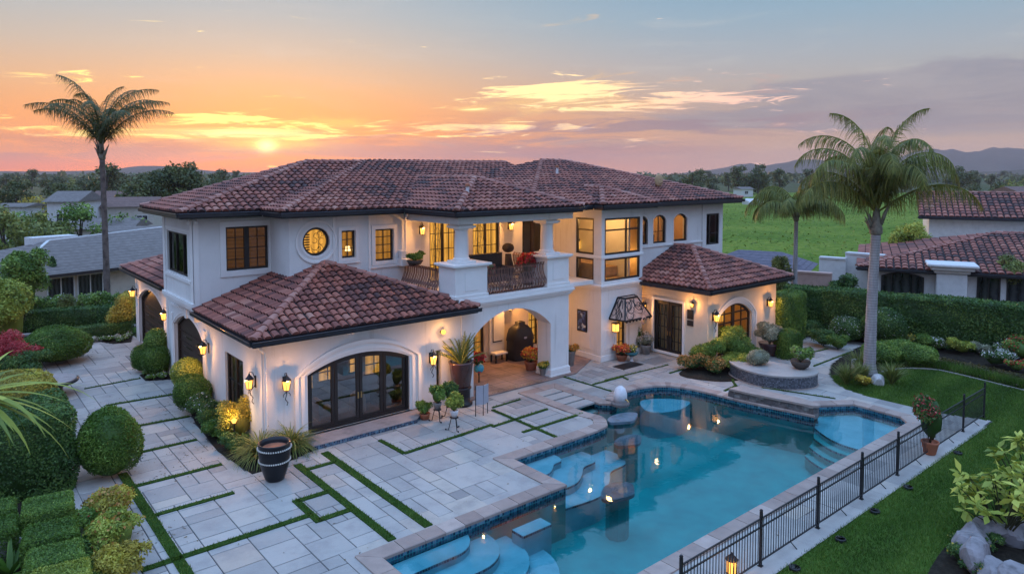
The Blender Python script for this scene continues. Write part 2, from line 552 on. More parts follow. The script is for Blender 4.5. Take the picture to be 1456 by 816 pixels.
def ring(mb, wf, outer, inner, o0, o1, mi=0, t=.5):
    """Flat ring between two loops of the same length, from out=o0 to out=o1 (o1 further out)."""
    n = len(outer)
    v = [wf.P(*p, o1) for p in outer] + [wf.P(*p, o1) for p in inner] + [wf.P(*p, o0) for p in outer] + [wf.P(*p, o0) for p in inner]
    fs = []
    for i in range(n):
        j = (i + 1) % n
        fs += [(i, j, n + j, n + i), (2 * n + i, 2 * n + j, j, i)[::-1], (n + i, n + j, 3 * n + j, 3 * n + i)]
    mb.add(v, fs, mi, t)


def span(pts, val, axis):
    """Where a line a=val (axis 0) or z=val (axis 1) crosses the loop."""
    r = []; n = len(pts)
    for i in range(n):
        p, q = pts[i], pts[(i + 1) % n]
        if (p[axis] - val) * (q[axis] - val) < 0:
            k = (val - p[axis]) / (q[axis] - p[axis]); r.append(p[1 - axis] + k * (q[1 - axis] - p[1 - axis]))
    return (min(r), max(r)) if len(r) >= 2 else None


def bars(mb, wf, pts, va=(), hz=(), w=.035, o=-.1, d=.05, mi=0):
    for a in va:
        r = span(pts, a, 0)
        if r: mb.bar(wf.P(a, r[0], o), wf.P(a, r[1], o), w, d, mi, up=wf.n + (0,))
    for z in hz:
        r = span(pts, z, 1)
        if r: mb.bar(wf.P(r[0], z, o - .003), wf.P(r[1], z, o - .003), d - .004, w, mi)


def window(parent, wf, pts, va=(), hz=(), thick=(), fw=.075, rec=.12, back='blind_amber', bdepth=.35, glass='glass', name='window', wide=.09, bw=.03, frame_mat='frame', label=None):
    """Framed window in a wall opening: frame mesh with a pane, and the curtain or room wall seen behind it."""
    mb = MB(); inn = inset(pts, fw)
    ring(mb, wf, inset(pts, .004), inn, -rec - .05, -rec + .04)
    bars(mb, wf, inn, va, hz, bw, -rec + .005, .045)
    for a in thick:
        r = span(inn, a, 0)
        if r: mb.bar(wf.P(a, r[0], -rec), wf.P(a, r[1], -rec), wide, .085, up=wf.n + (0,))
    f = mb.build(name, M[frame_mat], parent)
    if label: f['label'] = label
    MB().poly([wf.P(*p, -rec - .012) for p in inset(pts, fw - .01)]).build('pane', M[glass], f)
    if back:
        b = MB().poly([wf.P(*p, -rec - bdepth) for p in inset(pts, -.25)])
        b.build('curtain', M[back], f)
    return f


def room(parent, wf, a0, a1, z0, z1, o0, depth, mat='room', lamp=None, name='room', col=(1, .50, .15), furniture=None, skip=()):
    """A real room behind an opening: five inward faces, furniture and a lamp."""
    mb = MB(); P = wf.P
    A = [P(a0, z0, o0), P(a1, z0, o0), P(a1, z1, o0), P(a0, z1, o0)]
    B = [P(a0, z0, o0 - depth), P(a1, z0, o0 - depth), P(a1, z1, o0 - depth), P(a0, z1, o0 - depth)]
    mb.add(A + B, [f for k, f in enumerate([(4, 5, 6, 7), (0, 1, 5, 4), (3, 7, 6, 2), (0, 4, 7, 3), (1, 2, 6, 5)]) if k not in skip])
    if furniture: furniture(mb)
    r = mb.build(name, [M[mat], M['furn'], M['furn_light'], M['shade'], M['blind_gold'], M['trim']], parent)
    if lamp:
        for (a, z, o, pw) in lamp:
            l = bpy.data.lights.new('room_light', 'POINT'); l.energy = pw; l.color = col; l.shadow_soft_size = .08
            lo = bpy.data.objects.new('room_light', l); COL.objects.link(lo)
            lo.parent = parent; lo.location = Vector(P(a, z, o0 - o)) - root_loc(parent)
    return r


# ------------------------------------------------------------------ roofs
def clip_mesh(mb, polys_planes):
    """Cut the builder's faces with vertical planes (point, inward normal)."""
    bm = bmesh.new(); lay = bm.faces.layers.float.new('tint'); 
    vs = [bm.verts.new(p) for p in mb.v]
    for f, m_, t_ in zip(mb.f, mb.m, mb.t):
        q = bm.faces.new([vs[i] for i in f]); q.material_index = m_; q[lay] = t_
    for co, no in polys_planes:
        bmesh.ops.bisect_plane(bm, geom=bm.verts[:] + bm.edges[:] + bm.faces[:], dist=1e-5, plane_co=co, plane_no=no, clear_inner=True)
    bm.verts.index_update()
    out = MB(); out.v = [tuple(v.co) for v in bm.verts]
    for f in bm.faces: out.f.append(tuple(v.index for v in f.verts)); out.m.append(f.material_index); out.t.append(f[lay])
    bm.free()
    return out


TILE_RNG = random.Random(5)


def tile_plane(mb, base, pts, w=.30, l=.385, h=.10, overhang=.05):
    """Barrel tiles laid over one roof slope. pts: first edge is the eave, left to right seen from outside."""
    p0, p1 = Vector(pts[0]), Vector(pts[1])
    s = (p1 - p0).normalized()
    nrm = None
    for q in pts[2:]:
        c = s.cross(Vector(q) - p0)
        if c.length > 1e-3: nrm = c.normalized(); break
    if nrm.z < 0: nrm = -nrm
    t = nrm.cross(s).normalized()
    if t.z < 0: t = -t
    L = [((Vector(q) - p0).dot(s), (Vector(q) - p0).dot(t)) for q in pts]
    s0, s1 = min(a for a, b in L), max(a for a, b in L); t1 = max(b for a, b in L)
    tl = MB(); n = 5
    cols = int((s1 - s0) / w) + 2; rows = int(t1 / l) + 2
    R = TILE_RNG
    drift = [R.uniform(-.012, .012) for _ in range(cols)]
    for i in range(cols):
        a = s0 + (i + .5) * w
        lo, hi = None, None
        r = span(L, a, 0)
        r = r or span(L, a - w * .45, 0) or span(L, a + w * .45, 0)
        if not r: continue
        for j in range(rows):
            b0 = j * l - overhang; b1 = b0 + l * .90
            if b1 < r[0] - 1.2 or b0 > r[1] + 1.2: continue
            tn = R.random() ** 1.0
            patch = .5 + .5 * math.sin(a * .55 + j * .21 + s0) * math.cos(j * .33 - a * .27)
            tn = min(1, max(0, .62 * tn + .38 * patch + R.uniform(-.05, .05)))
            da = drift[i] + R.uniform(-.012, .012); dz_ = R.uniform(0, .012)
            w0, w1 = w * .425, w * .39
            vs = []
            for (b, ww, lift) in ((b0, w0, .022), (b1, w1, .0)):
                for k in range(n + 1):
                    an = math.pi * k / n
                    vs.append(p0 + s * (a + da - ww * math.cos(an)) + t * b + nrm * (math.sin(an) * h * (1.0 if b == b0 else .82) + lift + dz_))
            fs = [(k, k + 1, n + 2 + k, n + 1 + k) for k in range(n)]
            tl.add(vs, fs, 0, tn)
            # rounded front lip, tinted darker like shade, so each course reads as a separate tile
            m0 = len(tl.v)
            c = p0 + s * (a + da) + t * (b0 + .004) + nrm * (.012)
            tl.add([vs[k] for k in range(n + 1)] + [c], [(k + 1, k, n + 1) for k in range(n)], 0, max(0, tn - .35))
    cx = sum(a for a, b in L) / len(L); cy = sum(b for a, b in L) / len(L)
    planes = []
    for k in range(1, len(L)):
        (a, b), (c, d) = L[k], L[(k + 1) % len(L)]
        if math.hypot(c - a, d - b) < 1e-3: continue
        nx, ny = -(d - b), (c - a)
        if nx * (cx - a) + ny * (cy - b) < 0: nx, ny = -nx, -ny
        planes.append((p0 + s * a + t * b, (s * nx + t * ny).normalized()))
    tl = clip_mesh(tl, planes)
    b_ = len(mb.v)
    mb.v += tl.v; mb.f += [tuple(i + b_ for i in f) for f in tl.f]; mb.m += tl.m; mb.t += tl.t
    # bedding slab under the tiles
    top = [Vector(q) for q in pts]; bot = [q - Vector((0, 0, .14)) for q in top]
    k = len(top)
    base.add(top + bot, [tuple(range(k)), tuple(range(2 * k - 1, k - 1, -1))] + [(i, k + i, k + (i + 1) % k, (i + 1) % k) for i in range(k)])


def ridge_line(mb, a, b, r=.15, l=.42):
    a, b = Vector(a), Vector(b); d = b - a; n = max(1, int(d.length / l)); d_ = d.normalized()
    sd = d_.cross(Vector((0, 0, 1))).normalized(); up = sd.cross(d_)
    for i in range(n):
        q0 = a + d * (i / n) - d_ * .03; q1 = a + d * ((i + 1) / n) + d_ * .05
        vs = []
        for q, rr, lf in ((q0, r, .05), (q1, r * .86, .02)):
            for k in range(7):
                an = math.pi * k / 6
                vs.append(q + sd * (rr * math.cos(an)) + up * (rr * .8 * math.sin(an) + lf - .01))
        mb.add(vs, [(k, k + 1, 8 + k, 7 + k) for k in range(6)] + [tuple(range(7))], 0, TILE_RNG.random())


def eave_gutter(mb, pts):
    """Box gutter with a rolled lip along an eave polyline, and fascia behind it."""
    for p, q in zip(pts[:-1], pts[1:]):
        p, q = Vector(p), Vector(q); d = (q - p).normalized(); out = d.cross(Vector((0, 0, 1))).normalized()
        a = p + out * .07 - Vector((0, 0, .13)) - d * .08; b = q + out * .07 - Vector((0, 0, .13)) + d * .08
        mb.bar(a, b, .12, .12)
        mb.tube([a + out * .07 + Vector((0, 0, .075)), b + out * .07 + Vector((0, 0, .075))], .018, 6)
        mb.bar(p - out * .06 - Vector((0, 0, .19)), q - out * .06 - Vector((0, 0, .19)), .06, .14)


def roof(parent, slopes, ridges=(), eaves=(), w=.30, l=.385):
    mb, bd = MB(), MB()
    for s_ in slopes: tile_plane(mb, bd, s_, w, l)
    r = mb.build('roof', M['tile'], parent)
    bd.build('roof_bed', M['tile_bed'], r)
    if ridges:
        rb = MB()
        for a, b in ridges: ridge_line(rb, a, b)
        rb.build('ridge_tiles', M['ridge'], r)
    for e in eaves:
        g = MB(); eave_gutter(g, e); g.build('gutter', M['gutter'], r)
    return r

# =================================================================== THE VILLA
villa = thing('villa', (16, 26, 0), 'two-storey white stucco villa with red clay tile roofs and arched porch beside the pool', 'house')
V = villa

# ---- walls -------------------------------------------------------
ZE = 7.42      # soffit height of the upper storey
# left block: overhanging bay upstairs, garage wall below
w = MB()
bayL = left(7.65); o_slide = rect(-32.0, -29.0, 4.92, 6.62)
wall(w, bayL, rect(-32.5, -28.2, 3.9, ZE), [o_slide])
fr1 = front(28.2); o_grid = rect(8.86, 10.55, 5.16, 6.9)
wall(w, fr1, rect(7.65, 10.62, 3.3, ZE), [o_grid])
w.poly([(7.65, 32.5, 3.9), (8.3, 32.5, 3.9), (8.3, 32.5, ZE), (7.65, 32.5, ZE)][::-1])
w.poly([(7.65, 32.5, 3.9), (7.65, 28.2, 3.9), (8.2, 28.2, 3.9), (8.2, 32.5, 3.9)])
lw = left(8.05)
o_gar1 = arch(-32.75, -28.6, .012, 2.45, .62)
o_side = rect(-25.95, -24.05, .45, 2.58)
wall(w, lw, rect(-34.0, -22.3, 0, 3.9), [o_gar1, o_side])
w.poly([(8.05, 34, 0), (8.4, 34, 0), (8.4, 34, 3.9), (8.05, 34, 3.9)][::-1])
lw2 = left(8.4)
o_gar2 = arch(-41.2, -36.0, .012, 2.40, .70)
wall(w, lw2, rect(-42.0, -34.0, 0, 3.9), [o_gar2])
# back of the left part
for a, b in (((8.4, 42), (15, 42)), ((8.3, 32.5), (8.3, 34)), ((8.3, 34), (14.5, 39)), ((14.5, 39), (35.3, 37)), ((35.3, 37), (35.3, 23.3))):
    z0 = 0 if b[1] > 35 and a[1] > 41 else (3.3 if a[1] < 33 else 0)
    w.poly([(a[0], a[1], z0), (b[0], b[1], z0), (b[0], b[1], ZE if a[1] < 41 else 3.9), (a[0], a[1], ZE if a[1] < 41 else 3.9)])
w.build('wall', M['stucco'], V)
# main facade
w = MB()
st = left(10.62); wall(w, st, rect(-28.2, -26.2, 3.3, ZE))
mf = front(26.2)
o_round = circ(11.72, 6.30, .57)
o_w1 = rect(12.79, 13.42, 5.55, 6.68)
o_w2 = rect(14.32, 15.22, 5.30, 6.66)
o_d1 = rect(17.05, 18.55, 4.1, 6.95)
o_d2 = rect(19.45, 21.05, 4.1, 6.95)
o_d3 = rect(22.5, 24.0, 4.1, 6.95)
o_pd = rect(19.0, 20.1, .012, 2.75)
o_sl = rect(22.9, 23.55, .35, 2.55)
o_pw = rect(24.62, 25.3, .95, 2.0)
wall(w, mf, rect(10.62, 24.4, 3.3, ZE), [o_round, o_w1, o_w2, o_d1, o_d2, o_d3])
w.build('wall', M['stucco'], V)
w = MB()
wall(w, mf, rect(15.9, 26.4, 0, 3.78), [o_pd, o_sl, o_pw])
w.build('porch_wall', M['stucco_in'], V)
# front wing
w = MB()
wf_ = front(22.3); o_fd = arch(9.58, 13.57, .16, 2.2, .46)
wall(w, wf_, rect(8.05, 15.95, 0, 3.72), [o_fd, rect(14.78, 15.02, .5, 2.2)], t=.25)
w.poly([(15.95, 22.3, 0), (15.95, 26.2, 0), (15.95, 26.2, 3.9), (15.95, 22.3, 3.72)])
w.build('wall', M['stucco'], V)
# porch: thick arched wall carrying the balcony
w = MB()
pf = front(22.28)
ap = arch(16.55, 20.78, 0, 2.42, .92, 22)
outl = [(15.96, 0)] + [(16.55, 0)] + ap[2:][::-1] + [(20.78, 0), (21.88, 0), (21.88, 3.72), (15.96, 3.72)]
wall(w, pf, outl, t=.85, back=True, edges=True)
w.build('arcade_wall', M['stucco'], V)
w = MB()
w.box(20.70, 21.96, 21.40 + .80, 23.2, 0, .12); w.box(20.73, 21.93, 22.22, 23.18, .12, .36); w.box(20.76, 21.90, 22.25, 23.15, .36, .40)
w.build('pillar_base', M['trim'], V, bevel=.02)
w = MB()
w.box(15.96, 24.38, 23.13, 26.2, 3.70, 3.9)
w.box(15.75, 22.05, 22.12, 26.19, 3.90, 4.06)
w.build('balcony_floor', M['trim'], V, bevel=.015)
w = MB()
for k, (o_, z0, z1) in enumerate(((.07, 3.62, 3.70), (.13, 3.70, 3.80), (.20, 3.80, 3.899))):
    w.box(15.8, 21.88 + o_, 22.28 - o_, 22.275, z0, z1)
    w.box(21.885, 21.88 + o_, 22.285, 26.0, z0, z1)
w.build('cornice', M['trim'], V, bevel=.012)
# bay tower
w = MB()
byl = left(24.4); byf = front(22.65)
o_bl1 = rect(-24.36, -23.16, 5.10, 6.86); o_bl2 = rect(-24.36, -23.16, 3.84, 4.92)
wall(w, byl, rect(-26.2, -22.65, 0, ZE), [o_bl1, o_bl2], t=.22)
o_bf1 = rect(24.62, 27.2, 5.10, 6.86); o_bf2 = rect(24.62, 27.2, 3.84, 4.92); o_nd = rect(25.45, 26.15, .012, 2.1)
wall(w, byf, rect(24.4, 27.4, 0, ZE), [o_bf1, o_bf2, o_nd], t=.22)
w.poly([(27.4, 22.65, 0), (27.4, 26, 0), (27.4, 26, ZE), (27.4, 22.65, ZE)])
w.build('bay_wall', M['stucco'], V)
w = MB()
for (o_, z0, z1) in ((.05, 3.42, 3.50), (.10, 3.50, 3.60), (.17, 3.60, 3.70)):
    w.box(24.4 - o_, 27.4 + o_, 22.65 - o_, 22.645, z0, z1); w.box(24.4 - o_, 24.395, 22.646, 26.19, z0, z1)
w.build('cornice', M['trim'], V, bevel=.012)
w = MB(); w.box(24.4 - .05, 27.43, 22.60, 22.647, 4.94, 5.07); w.box(24.35, 24.397, 22.646, 26.19, 4.94, 5.07); w.build('string_course', M['trim'], V, bevel=.012)
w = MB(); w.box(24.34, 27.46, 22.58, 22.645, 0, .28); w.box(24.34, 24.395, 22.644, 26.19, 0, .28); w.build('plinth', M['trim'], V, bevel=.012)
# right facade and right wing
w = MB()
rf = front(23.3)
o_r1 = arch(27.66, 28.6, 5.33, 6.55, .26); o_r2 = arch(29.02, 30.1, 5.33, 6.55, .28); o_r3 = arch(30.75, 31.95, 5.33, 6.55, .30); o_r4 = rect(33.75, 35.0, 4.95, 6.72)
wall(w, rf, rect(27.4, 35.35, 3.2, ZE), [o_r1, o_r2, o_r3, o_r4])
w.box(33.3, 33.38, 23.24, 23.298, 3.6, ZE - .02)
w.build('wall', M['stucco'], V)
w = MB()
rl = left(27.8); o_rd = rect(-22.2, -20.45, .03, 2.72)
wall(w, rl, rect(-23.3, -19.05, 0, 3.62), [o_rd])
rwf = front(19.05); o_ra = arch(28.6, 31.55, .25, 2.05, .62)
wall(w, rwf, rect(27.8, 33.85, 0, 3.62), [o_ra])
w.poly([(33.85, 19.05, 0), (33.85, 24, 0), (33.85, 24, 3.62), (33.85, 19.05, 3.62)])
w.build('wing_wall', M['stucco_in'], V)

# ---- mouldings ---------------------------------------------------
def band(wf, a0, a1, z0, z1, o1, o0=.002, mb=None):
    w = mb or MB()
    P = wf.P
    v = [P(a0, z0, o0), P(a1, z0, o0), P(a1, z1, o0), P(a0, z1, o0), P(a0, z0, o1), P(a1, z0, o1), P(a1, z1, o1), P(a0, z1, o1)]
    w.add(v, [(4, 5, 6, 7), (0, 1, 5, 4), (2, 3, 7, 6), (0, 4, 7, 3), (1, 2, 6, 5)])
    if mb is None: w.build('moulding', M['trim'], V, bevel=.008)
# left bay: corner boards, sill band, cornice
band(bayL, -32.5, -32.2, 3.95, ZE, .05); band(bayL, -28.45, -28.17, 3.95, ZE, .05); band(fr1, 7.62, 7.86, 3.3, ZE, .03)
band(bayL, -32.19, -28.46, 4.72, 4.86, .06); band(bayL, -32.19, -28.46, 6.72, 6.80, .03)
band(bayL, -32.55, -28.15, 3.86, 4.02, .12); band(bayL, -32.55, -28.15, 3.72, 3.855, .06)
band(lw, -33.95, -33.7, 0, 3.7, .04); band(lw, -33.2, -32.95, 0, 2.9, .05); band(lw, -28.45, -28.2, 0, 2.9, .05)
band(lw, -33.2, -28.2, 3.25, 3.33, .05); band(lw, -30.85, -30.55, 3.02, 3.4, .09)
# grid window surround and frieze
def surround(wf, a0, a1, z0, z1, wd, o1=.055):
    q = MB()
    band(wf, a0 - wd, a0, z0 - wd, z1 + wd, o1, mb=q); band(wf, a1, a1 + wd, z0 - wd, z1 + wd, o1, mb=q)
    band(wf, a0, a1, z1, z1 + wd, o1, mb=q); band(wf, a0, a1, z0 - wd, z0, o1, mb=q)
    q.build('window_trim', M['trim'], V)
surround(fr1, 8.86, 10.55, 5.16, 6.9, .22); band(fr1, 8.66, 10.6, 7.16, 7.22, .05)
surround(mf, 12.79, 13.42, 5.55, 6.68, .14); band(mf, 12.6, 13.6, 5.33, 5.40, .07)
surround(mf, 14.32, 15.22, 5.30, 6.66, .16); band(mf, 14.1, 15.45, 5.02, 5.12, .07)
band(mf, 14.0, 14.1, 3.6, ZE, .05); band(mf, 12.42, 12.52, 3.6, ZE, .03)
surround(byf, 25.45, 26.15, .13, 2.1, .12)
band(byf, 24.66, 25.2, .55, 1.5, .018); band(byf, 26.45, 27.1, .55, 1.5, .018)
band(byl, -23.95, -23.35, .5, 1.35, .02)
surround(rl, -22.2, -20.45, .2, 2.72, .12)
def arch_trim(wf, a0, a1, z0, zs, rise, steps):
    base = arch(a0, a1, z0, zs, rise, 20); w = MB()
    prev = base
    for wd, o in steps:
        nx = arch(a0 - wd, a1 + wd, z0, zs, rise + wd, 20)
        ring(w, wf, nx, prev, -.01, o)
        prev = nx
    w.build('arch_moulding', M['trim'], V, bevel=.006)
arch_trim(wf_, 9.58, 13.57, .16, 2.2, .46, [(.10, .03), (.22, .07), (.34, .04), (.46, .11)])
arch_trim(rwf, 28.6, 31.55, .25, 2.05, .62, [(.10, .03), (.22, .07), (.32, .11)])
arch_trim(lw, -32.75, -28.6, .012, 2.45, .62, [(.10, .03), (.2, .06)])
arch_trim(lw2, -41.2, -36.0, .012, 2.40, .70, [(.12, .03)])
for f_, h_ in ((rf, (29.02, 30.1)), (rf, (30.75, 31.95)), (rf, (27.66, 28.6))):
    w = MB(); ring(w, f_, arch(h_[0] - .07, h_[1] + .07, 5.26, 6.55, .36, 14), arch(h_[0], h_[1], 5.33, 6.55, .28, 14), -.01, .02); w.build('window_trim', M['trim'], V)
band(rf, 27.4, 33.3, 5.16, 5.24, .06)
w = MB(); o_c = circ(11.72, 6.30, .57, 40); ring(w, mf, circ(11.72, 6.30, .86, 40), circ(11.72, 6.30, .79, 40), -.01, .05); ring(w, mf, circ(11.72, 6.30, .66, 40), o_c, -.01, .02)
w.build('window_trim', M['trim'], V, bevel=.006)

# ---- windows -----------------------------------------------------
window(V, bayL, o_slide, thick=[-30.9, -29.85], back=None, wide=.06, glass='glass_dark')
room(V, bayL, -32.2, -28.6, 4.5, 7.1, -.2, 2.0, 'room_dark')
window(V, fr1, o_grid, va=[9.27, 10.14], hz=[5.6, 6.03, 6.46], thick=[9.705], fw=.08, back='blind_brown', bdepth=.06, wide=.2)
window(V, mf, o_round, va=[], hz=[], fw=.09, back='blind_gold', bdepth=.35)
# scrolled grille seen inside the round window
g = MB()
for k in range(7): g.bar((11.20, 26.38, 5.98 + k * .10), (11.52, 26.38, 5.98 + k * .10), .02, .05)
rr = random.Random(3)
for k in range(9):
    cx_, cz_ = 11.72 + rr.uniform(-.1, .4), 6.3 + rr.uniform(-.35, .35); r_ = rr.uniform(.07, .17); a0 = rr.uniform(0, 6)
    g.tube([(cx_ + r_ * math.cos(a0 + q * .6), 26.40, cz_ + r_ * math.sin(a0 + q * .6)) for q in range(8)], .011, 4)
g.build('window_grille', M['iron'], V)
window(V, mf, o_w1, va=[13.105], hz=[5.93, 6.30], back='blind_amber')
window(V, mf, o_w2, va=[14.77], hz=[5.64, 5.98, 6.32], back='blind_amber')
g = MB(); g.lathe([(.05, 0), (.05, .02), (.012, .03), (.012, .16)], (13.2, 26.45, 5.66), 10); g.lathe([(.11, .15), (.08, .34)], (13.2, 26.45, 5.66), 14, 1)
g.build('table_lamp', [M['furn'], M['shade']], V)
# tower bay: real room
window(V, byl, o_bl1, hz=[6.28], fw=.09, back=None, rec=.06, bw=.07); window(V, byl, o_bl2, fw=.09, back=None, rec=.06)
window(V, byf, o_bf1, va=[], thick=[26.2], hz=[6.28], fw=.09, back=None, rec=.06, bw=.07, wide=.07); window(V, byf, o_bf2, thick=[26.2], fw=.09, back=None, rec=.06, wide=.07)
def fb(mb):
    mb.box(24.75, 26.5, 26.2, 26.7, 3.86, 5.5, 5)      # mantel wall
    mb.box(25.1, 26.1, 26.12, 26.2, 4.6, 5.35, 1); mb.box(24.95, 26.35, 26.0, 26.25, 5.42, 5.55, 1)
    mb.box(26.15, 26.6, 26.15, 26.22, 5.0, 5.45, 4)
    mb.box(24.8, 26.6, 23.6, 24.4, 3.86, 4.35, 2); mb.box(24.8, 25.0, 23.6, 24.4, 4.35, 4.6, 2)
    mb.box(24.78, 26.62, 24.4, 24.6, 3.86, 4.85, 2)
    mb.box(26.62, 26.72, 22.9, 26.7, 3.83, 7.0, 5); mb.box(24.66, 27.3, 26.6, 26.74, 6.85, 7.1, 5)
    mb.box(25.2, 25.5, 26.6, 26.68, 5.9, 6.5, 1)
    mb.lathe([(.16, 5.28), (.11, 5.55)], (24.95, 25.9, 0), 12, 3)
room(V, byf, 24.64, 27.36, 3.82, 7.15, -.24, 3.9, 'room', lamp=[(25.3, 6.7, 1.2, 56), (26.8, 6.6, 2.6, 36), (25.6, 6.9, .28, 26), (26.95, 4.75, .45, 9), (25.0, 4.8, .5, 8)], furniture=fb, skip=(3,))  # window-side and low lamps are added to brighten the lower panes
w = MB(); w.poly([(24.63, 26.56, 3.8), (24.63, 24.45, 3.8), (24.63, 24.45, 7.16), (24.63, 26.56, 7.16)]); w.build('room_wall', M['room'], V)
# arched windows of the right facade
for o_, vv in ((o_r1, [28.13]), (o_r2, [29.56]), (o_r3, [])):
    window(V, rf, o_, va=vv, hz=[5.95] if vv else [], back=None, rec=.10, fw=.09)
def fr_(mb):
    mb.box(28.0, 28.6, 24.0, 24.4, 5.2, 5.75, 1); mb.box(29.2, 30.0, 24.0, 24.3, 5.2, 5.7, 1); mb.lathe([(.15, 5.62), (.10, 5.86)], (30.98, 23.8, 0), 12, 3)
    mb.box(27.6, 30.3, 24.7, 24.76, 5.2, 6.2, 2)
room(V, rf, 27.45, 32.2, 5.0, 7.1, -.31, 1.5, 'room', lamp=[(28.6, 6.8, .5, 12), (30.8, 6.8, .7, 20)], furniture=fr_, col=(1, .5, .18))
window(V, rf, o_r4, thick=[34.1], hz=[5.6], back=None, rec=.08, glass='glass', wide=.12, bw=.05)
room(V, rf, 33.5, 35.3, 4.7, 7.0, -.31, 1.2, 'room', name='room')
# garage doors: plank leaves with lit slots and a glazed arch
def garage(wf, o_, a0, a1, z1):
    d = MB()
    d.poly([wf.P(*p, -.22) for p in inset(o_, .003)])
    n = 6
    for k in range(1, n): 
        z = .012 + (z1) * k / n
        d.bar(wf.P(a0 + .05, z, -.20), wf.P(a1 - .05, z, -.20), .03, .03)
    g_ = d.build('garage_door', M['timber'], V)
    e = MB()
    for k in range(1, n - 1):
        z = .05 + z1 * (k + .5) / n
        for q in range(2): e.box(*((0,) * 6)) if False else e.poly([wf.P(a0 + .5 + q * (a1 - a0) * .5, z - .02, -.212), wf.P(a0 + .3 + (q + .75) * (a1 - a0) * .5, z - .02, -.212), wf.P(a0 + .3 + (q + .75) * (a1 - a0) * .5, z + .02, -.212), wf.P(a0 + .5 + q * (a1 - a0) * .5, z + .02, -.212)])
    e.build('slot_pane', M['glass_dark'], g_)
    f = MB(); ring(f, wf, inset(o_, .004), inset(o_, .09), -.22, -.12); f.build('door_frame', M['frame'], g_)
    return g_
garage(lw, o_gar1, -32.75, -28.6, 2.6); g2 = garage(lw2, o_gar2, -41.2, -36.0, 2.6)
s = MB()
for k in range(6):
    s.box(7.95 + .315, 8.05 + .245, 29.0 + k * .3, 29.16 + k * .3, 1.5, 2.15 + .08 * (k % 2))
# side window of the wing
window(V, lw, o_side, thick=[-25.0], back='blind_amber', bdepth=1.0, fw=.1, hz=[1.6])
# front wing: four-leaf arched door
def leafdoor(wf, loop, name='door', glass='glass_dark', hz=(), va=(), handle=None, fw=.11, rec=.14, kick=0):
    mb = MB(); inn = inset(loop, fw)
    ring(mb, wf, loop, inn, -rec - .05, -rec + .02)
    bars(mb, wf, inn, va, hz, .03, -rec - .015, .045)
    if kick:
        a_, b_ = min(p[0] for p in inn), max(p[0] for p in inn); z_ = min(p[1] for p in inn)
        mb.add([wf.P(a_, z_, -rec), wf.P(b_, z_, -rec), wf.P(b_, z_ + kick, -rec), wf.P(a_, z_ + kick, -rec)], [(0, 1, 2, 3)])
    d = mb.build(name, M['frame'], V)
    MB().poly([wf.P(*p, -rec - .02) for p in inset(loop, fw - .01)]).build('pane', M[glass], d)
    if handle is not None:
        h = MB(); h.bar(wf.P(handle, 1.0, -rec + .03), wf.P(handle, 1.22, -rec + .03), .03, .05); h.build('handle', M['brass'], d)
    return d
M['brass'] = simple('worn brass', (.55, .38, .16), .35, 1.0, var=.1)
f = MB(); ring(f, wf_, inset(o_fd, .004), inset(o_fd, .09), -.2, -.04); f.build('door_frame', M['frame'], V)
ed = [9.67, 10.62, 11.575, 12.53, 13.48]
def arc_z(a, c=11.575, w_=1.905, zs=2.2, rise=.37):
    R_ = (w_ * w_ + rise * rise) / (2 * rise); return zs + rise - R_ + math.sqrt(max(0, R_ * R_ - (a - c) ** 2))
for k in range(4):
    a0, a1 = ed[k] + .01, ed[k + 1] - .01
    lp = [(a0, .25), (a1, .25)] + [(a1 + (a0 - a1) * q / 5, arc_z(a1 + (a0 - a1) * q / 5)) for q in range(6)]
    leafdoor(wf_, lp, hz=[], va=[], handle=(a1 - .05 if k == 1 else a0 + .05 if k == 2 else None), rec=.13, glass='glass_coat')
# inside the wing: pool-side room with added glowing panels standing in for reflections and a dark floor
def fw_in(mb):
    # an added partition with glowing gridded panels, for reflections in the door glass, an armchair, a sofa and a dark table
    for (x0, x1, z0, z1) in ((9.75, 10.55, 1.15, 1.95), (10.75, 11.5, 1.35, 2.35), (12.0, 12.5, 1.45, 2.45), (12.65, 13.45, 1.25, 2.4)):
        mb.box(x0, x1, 24.06, 24.1, z0, z1, 4)
        for a in range(3): mb.box(x0 + (x1 - x0) * a / 2 - .02, x0 + (x1 - x0) * a / 2 + .02, 24.03, 24.055, z0, z1, 1)
        for a in range(4): mb.box(x0 - .02, x1 + .02, 24.028, 24.053, z0 + (z1 - z0) * a / 3 - .02, z0 + (z1 - z0) * a / 3 + .02, 1)
    mb.box(9.0, 15.0, 24.1, 24.16, .16, 3.3, 0)
    mb.lathe([(.0001, .16), (.30, .17), (.31, .55), (.26, .8), (.13, .92), (.0001, .94)], (12.0, 23.4, 0), 16, 2)
    mb.box(10.4, 11.0, 23.2, 23.8, .16, .55, 2); mb.box(10.4, 10.55, 23.2, 23.8, .55, .9, 2)
    mb.box(12.8, 13.5, 23.2, 23.9, .16, .7, 1)
room(V, wf_, 8.3, 15.7, .155, 3.4, -.26, 3.2, 'room_dark', lamp=[(11.5, 2.9, 1.0, 5)], furniture=fw_in)
s = MB(); s.add([wf_.P(14.78, .5, -.2), wf_.P(15.02, .5, -.2), wf_.P(15.02, 2.2, -.2), wf_.P(14.78, 2.2, -.2)], [(0, 1, 2, 3)]); s.build('slit_window', M['glass_dark'], V)
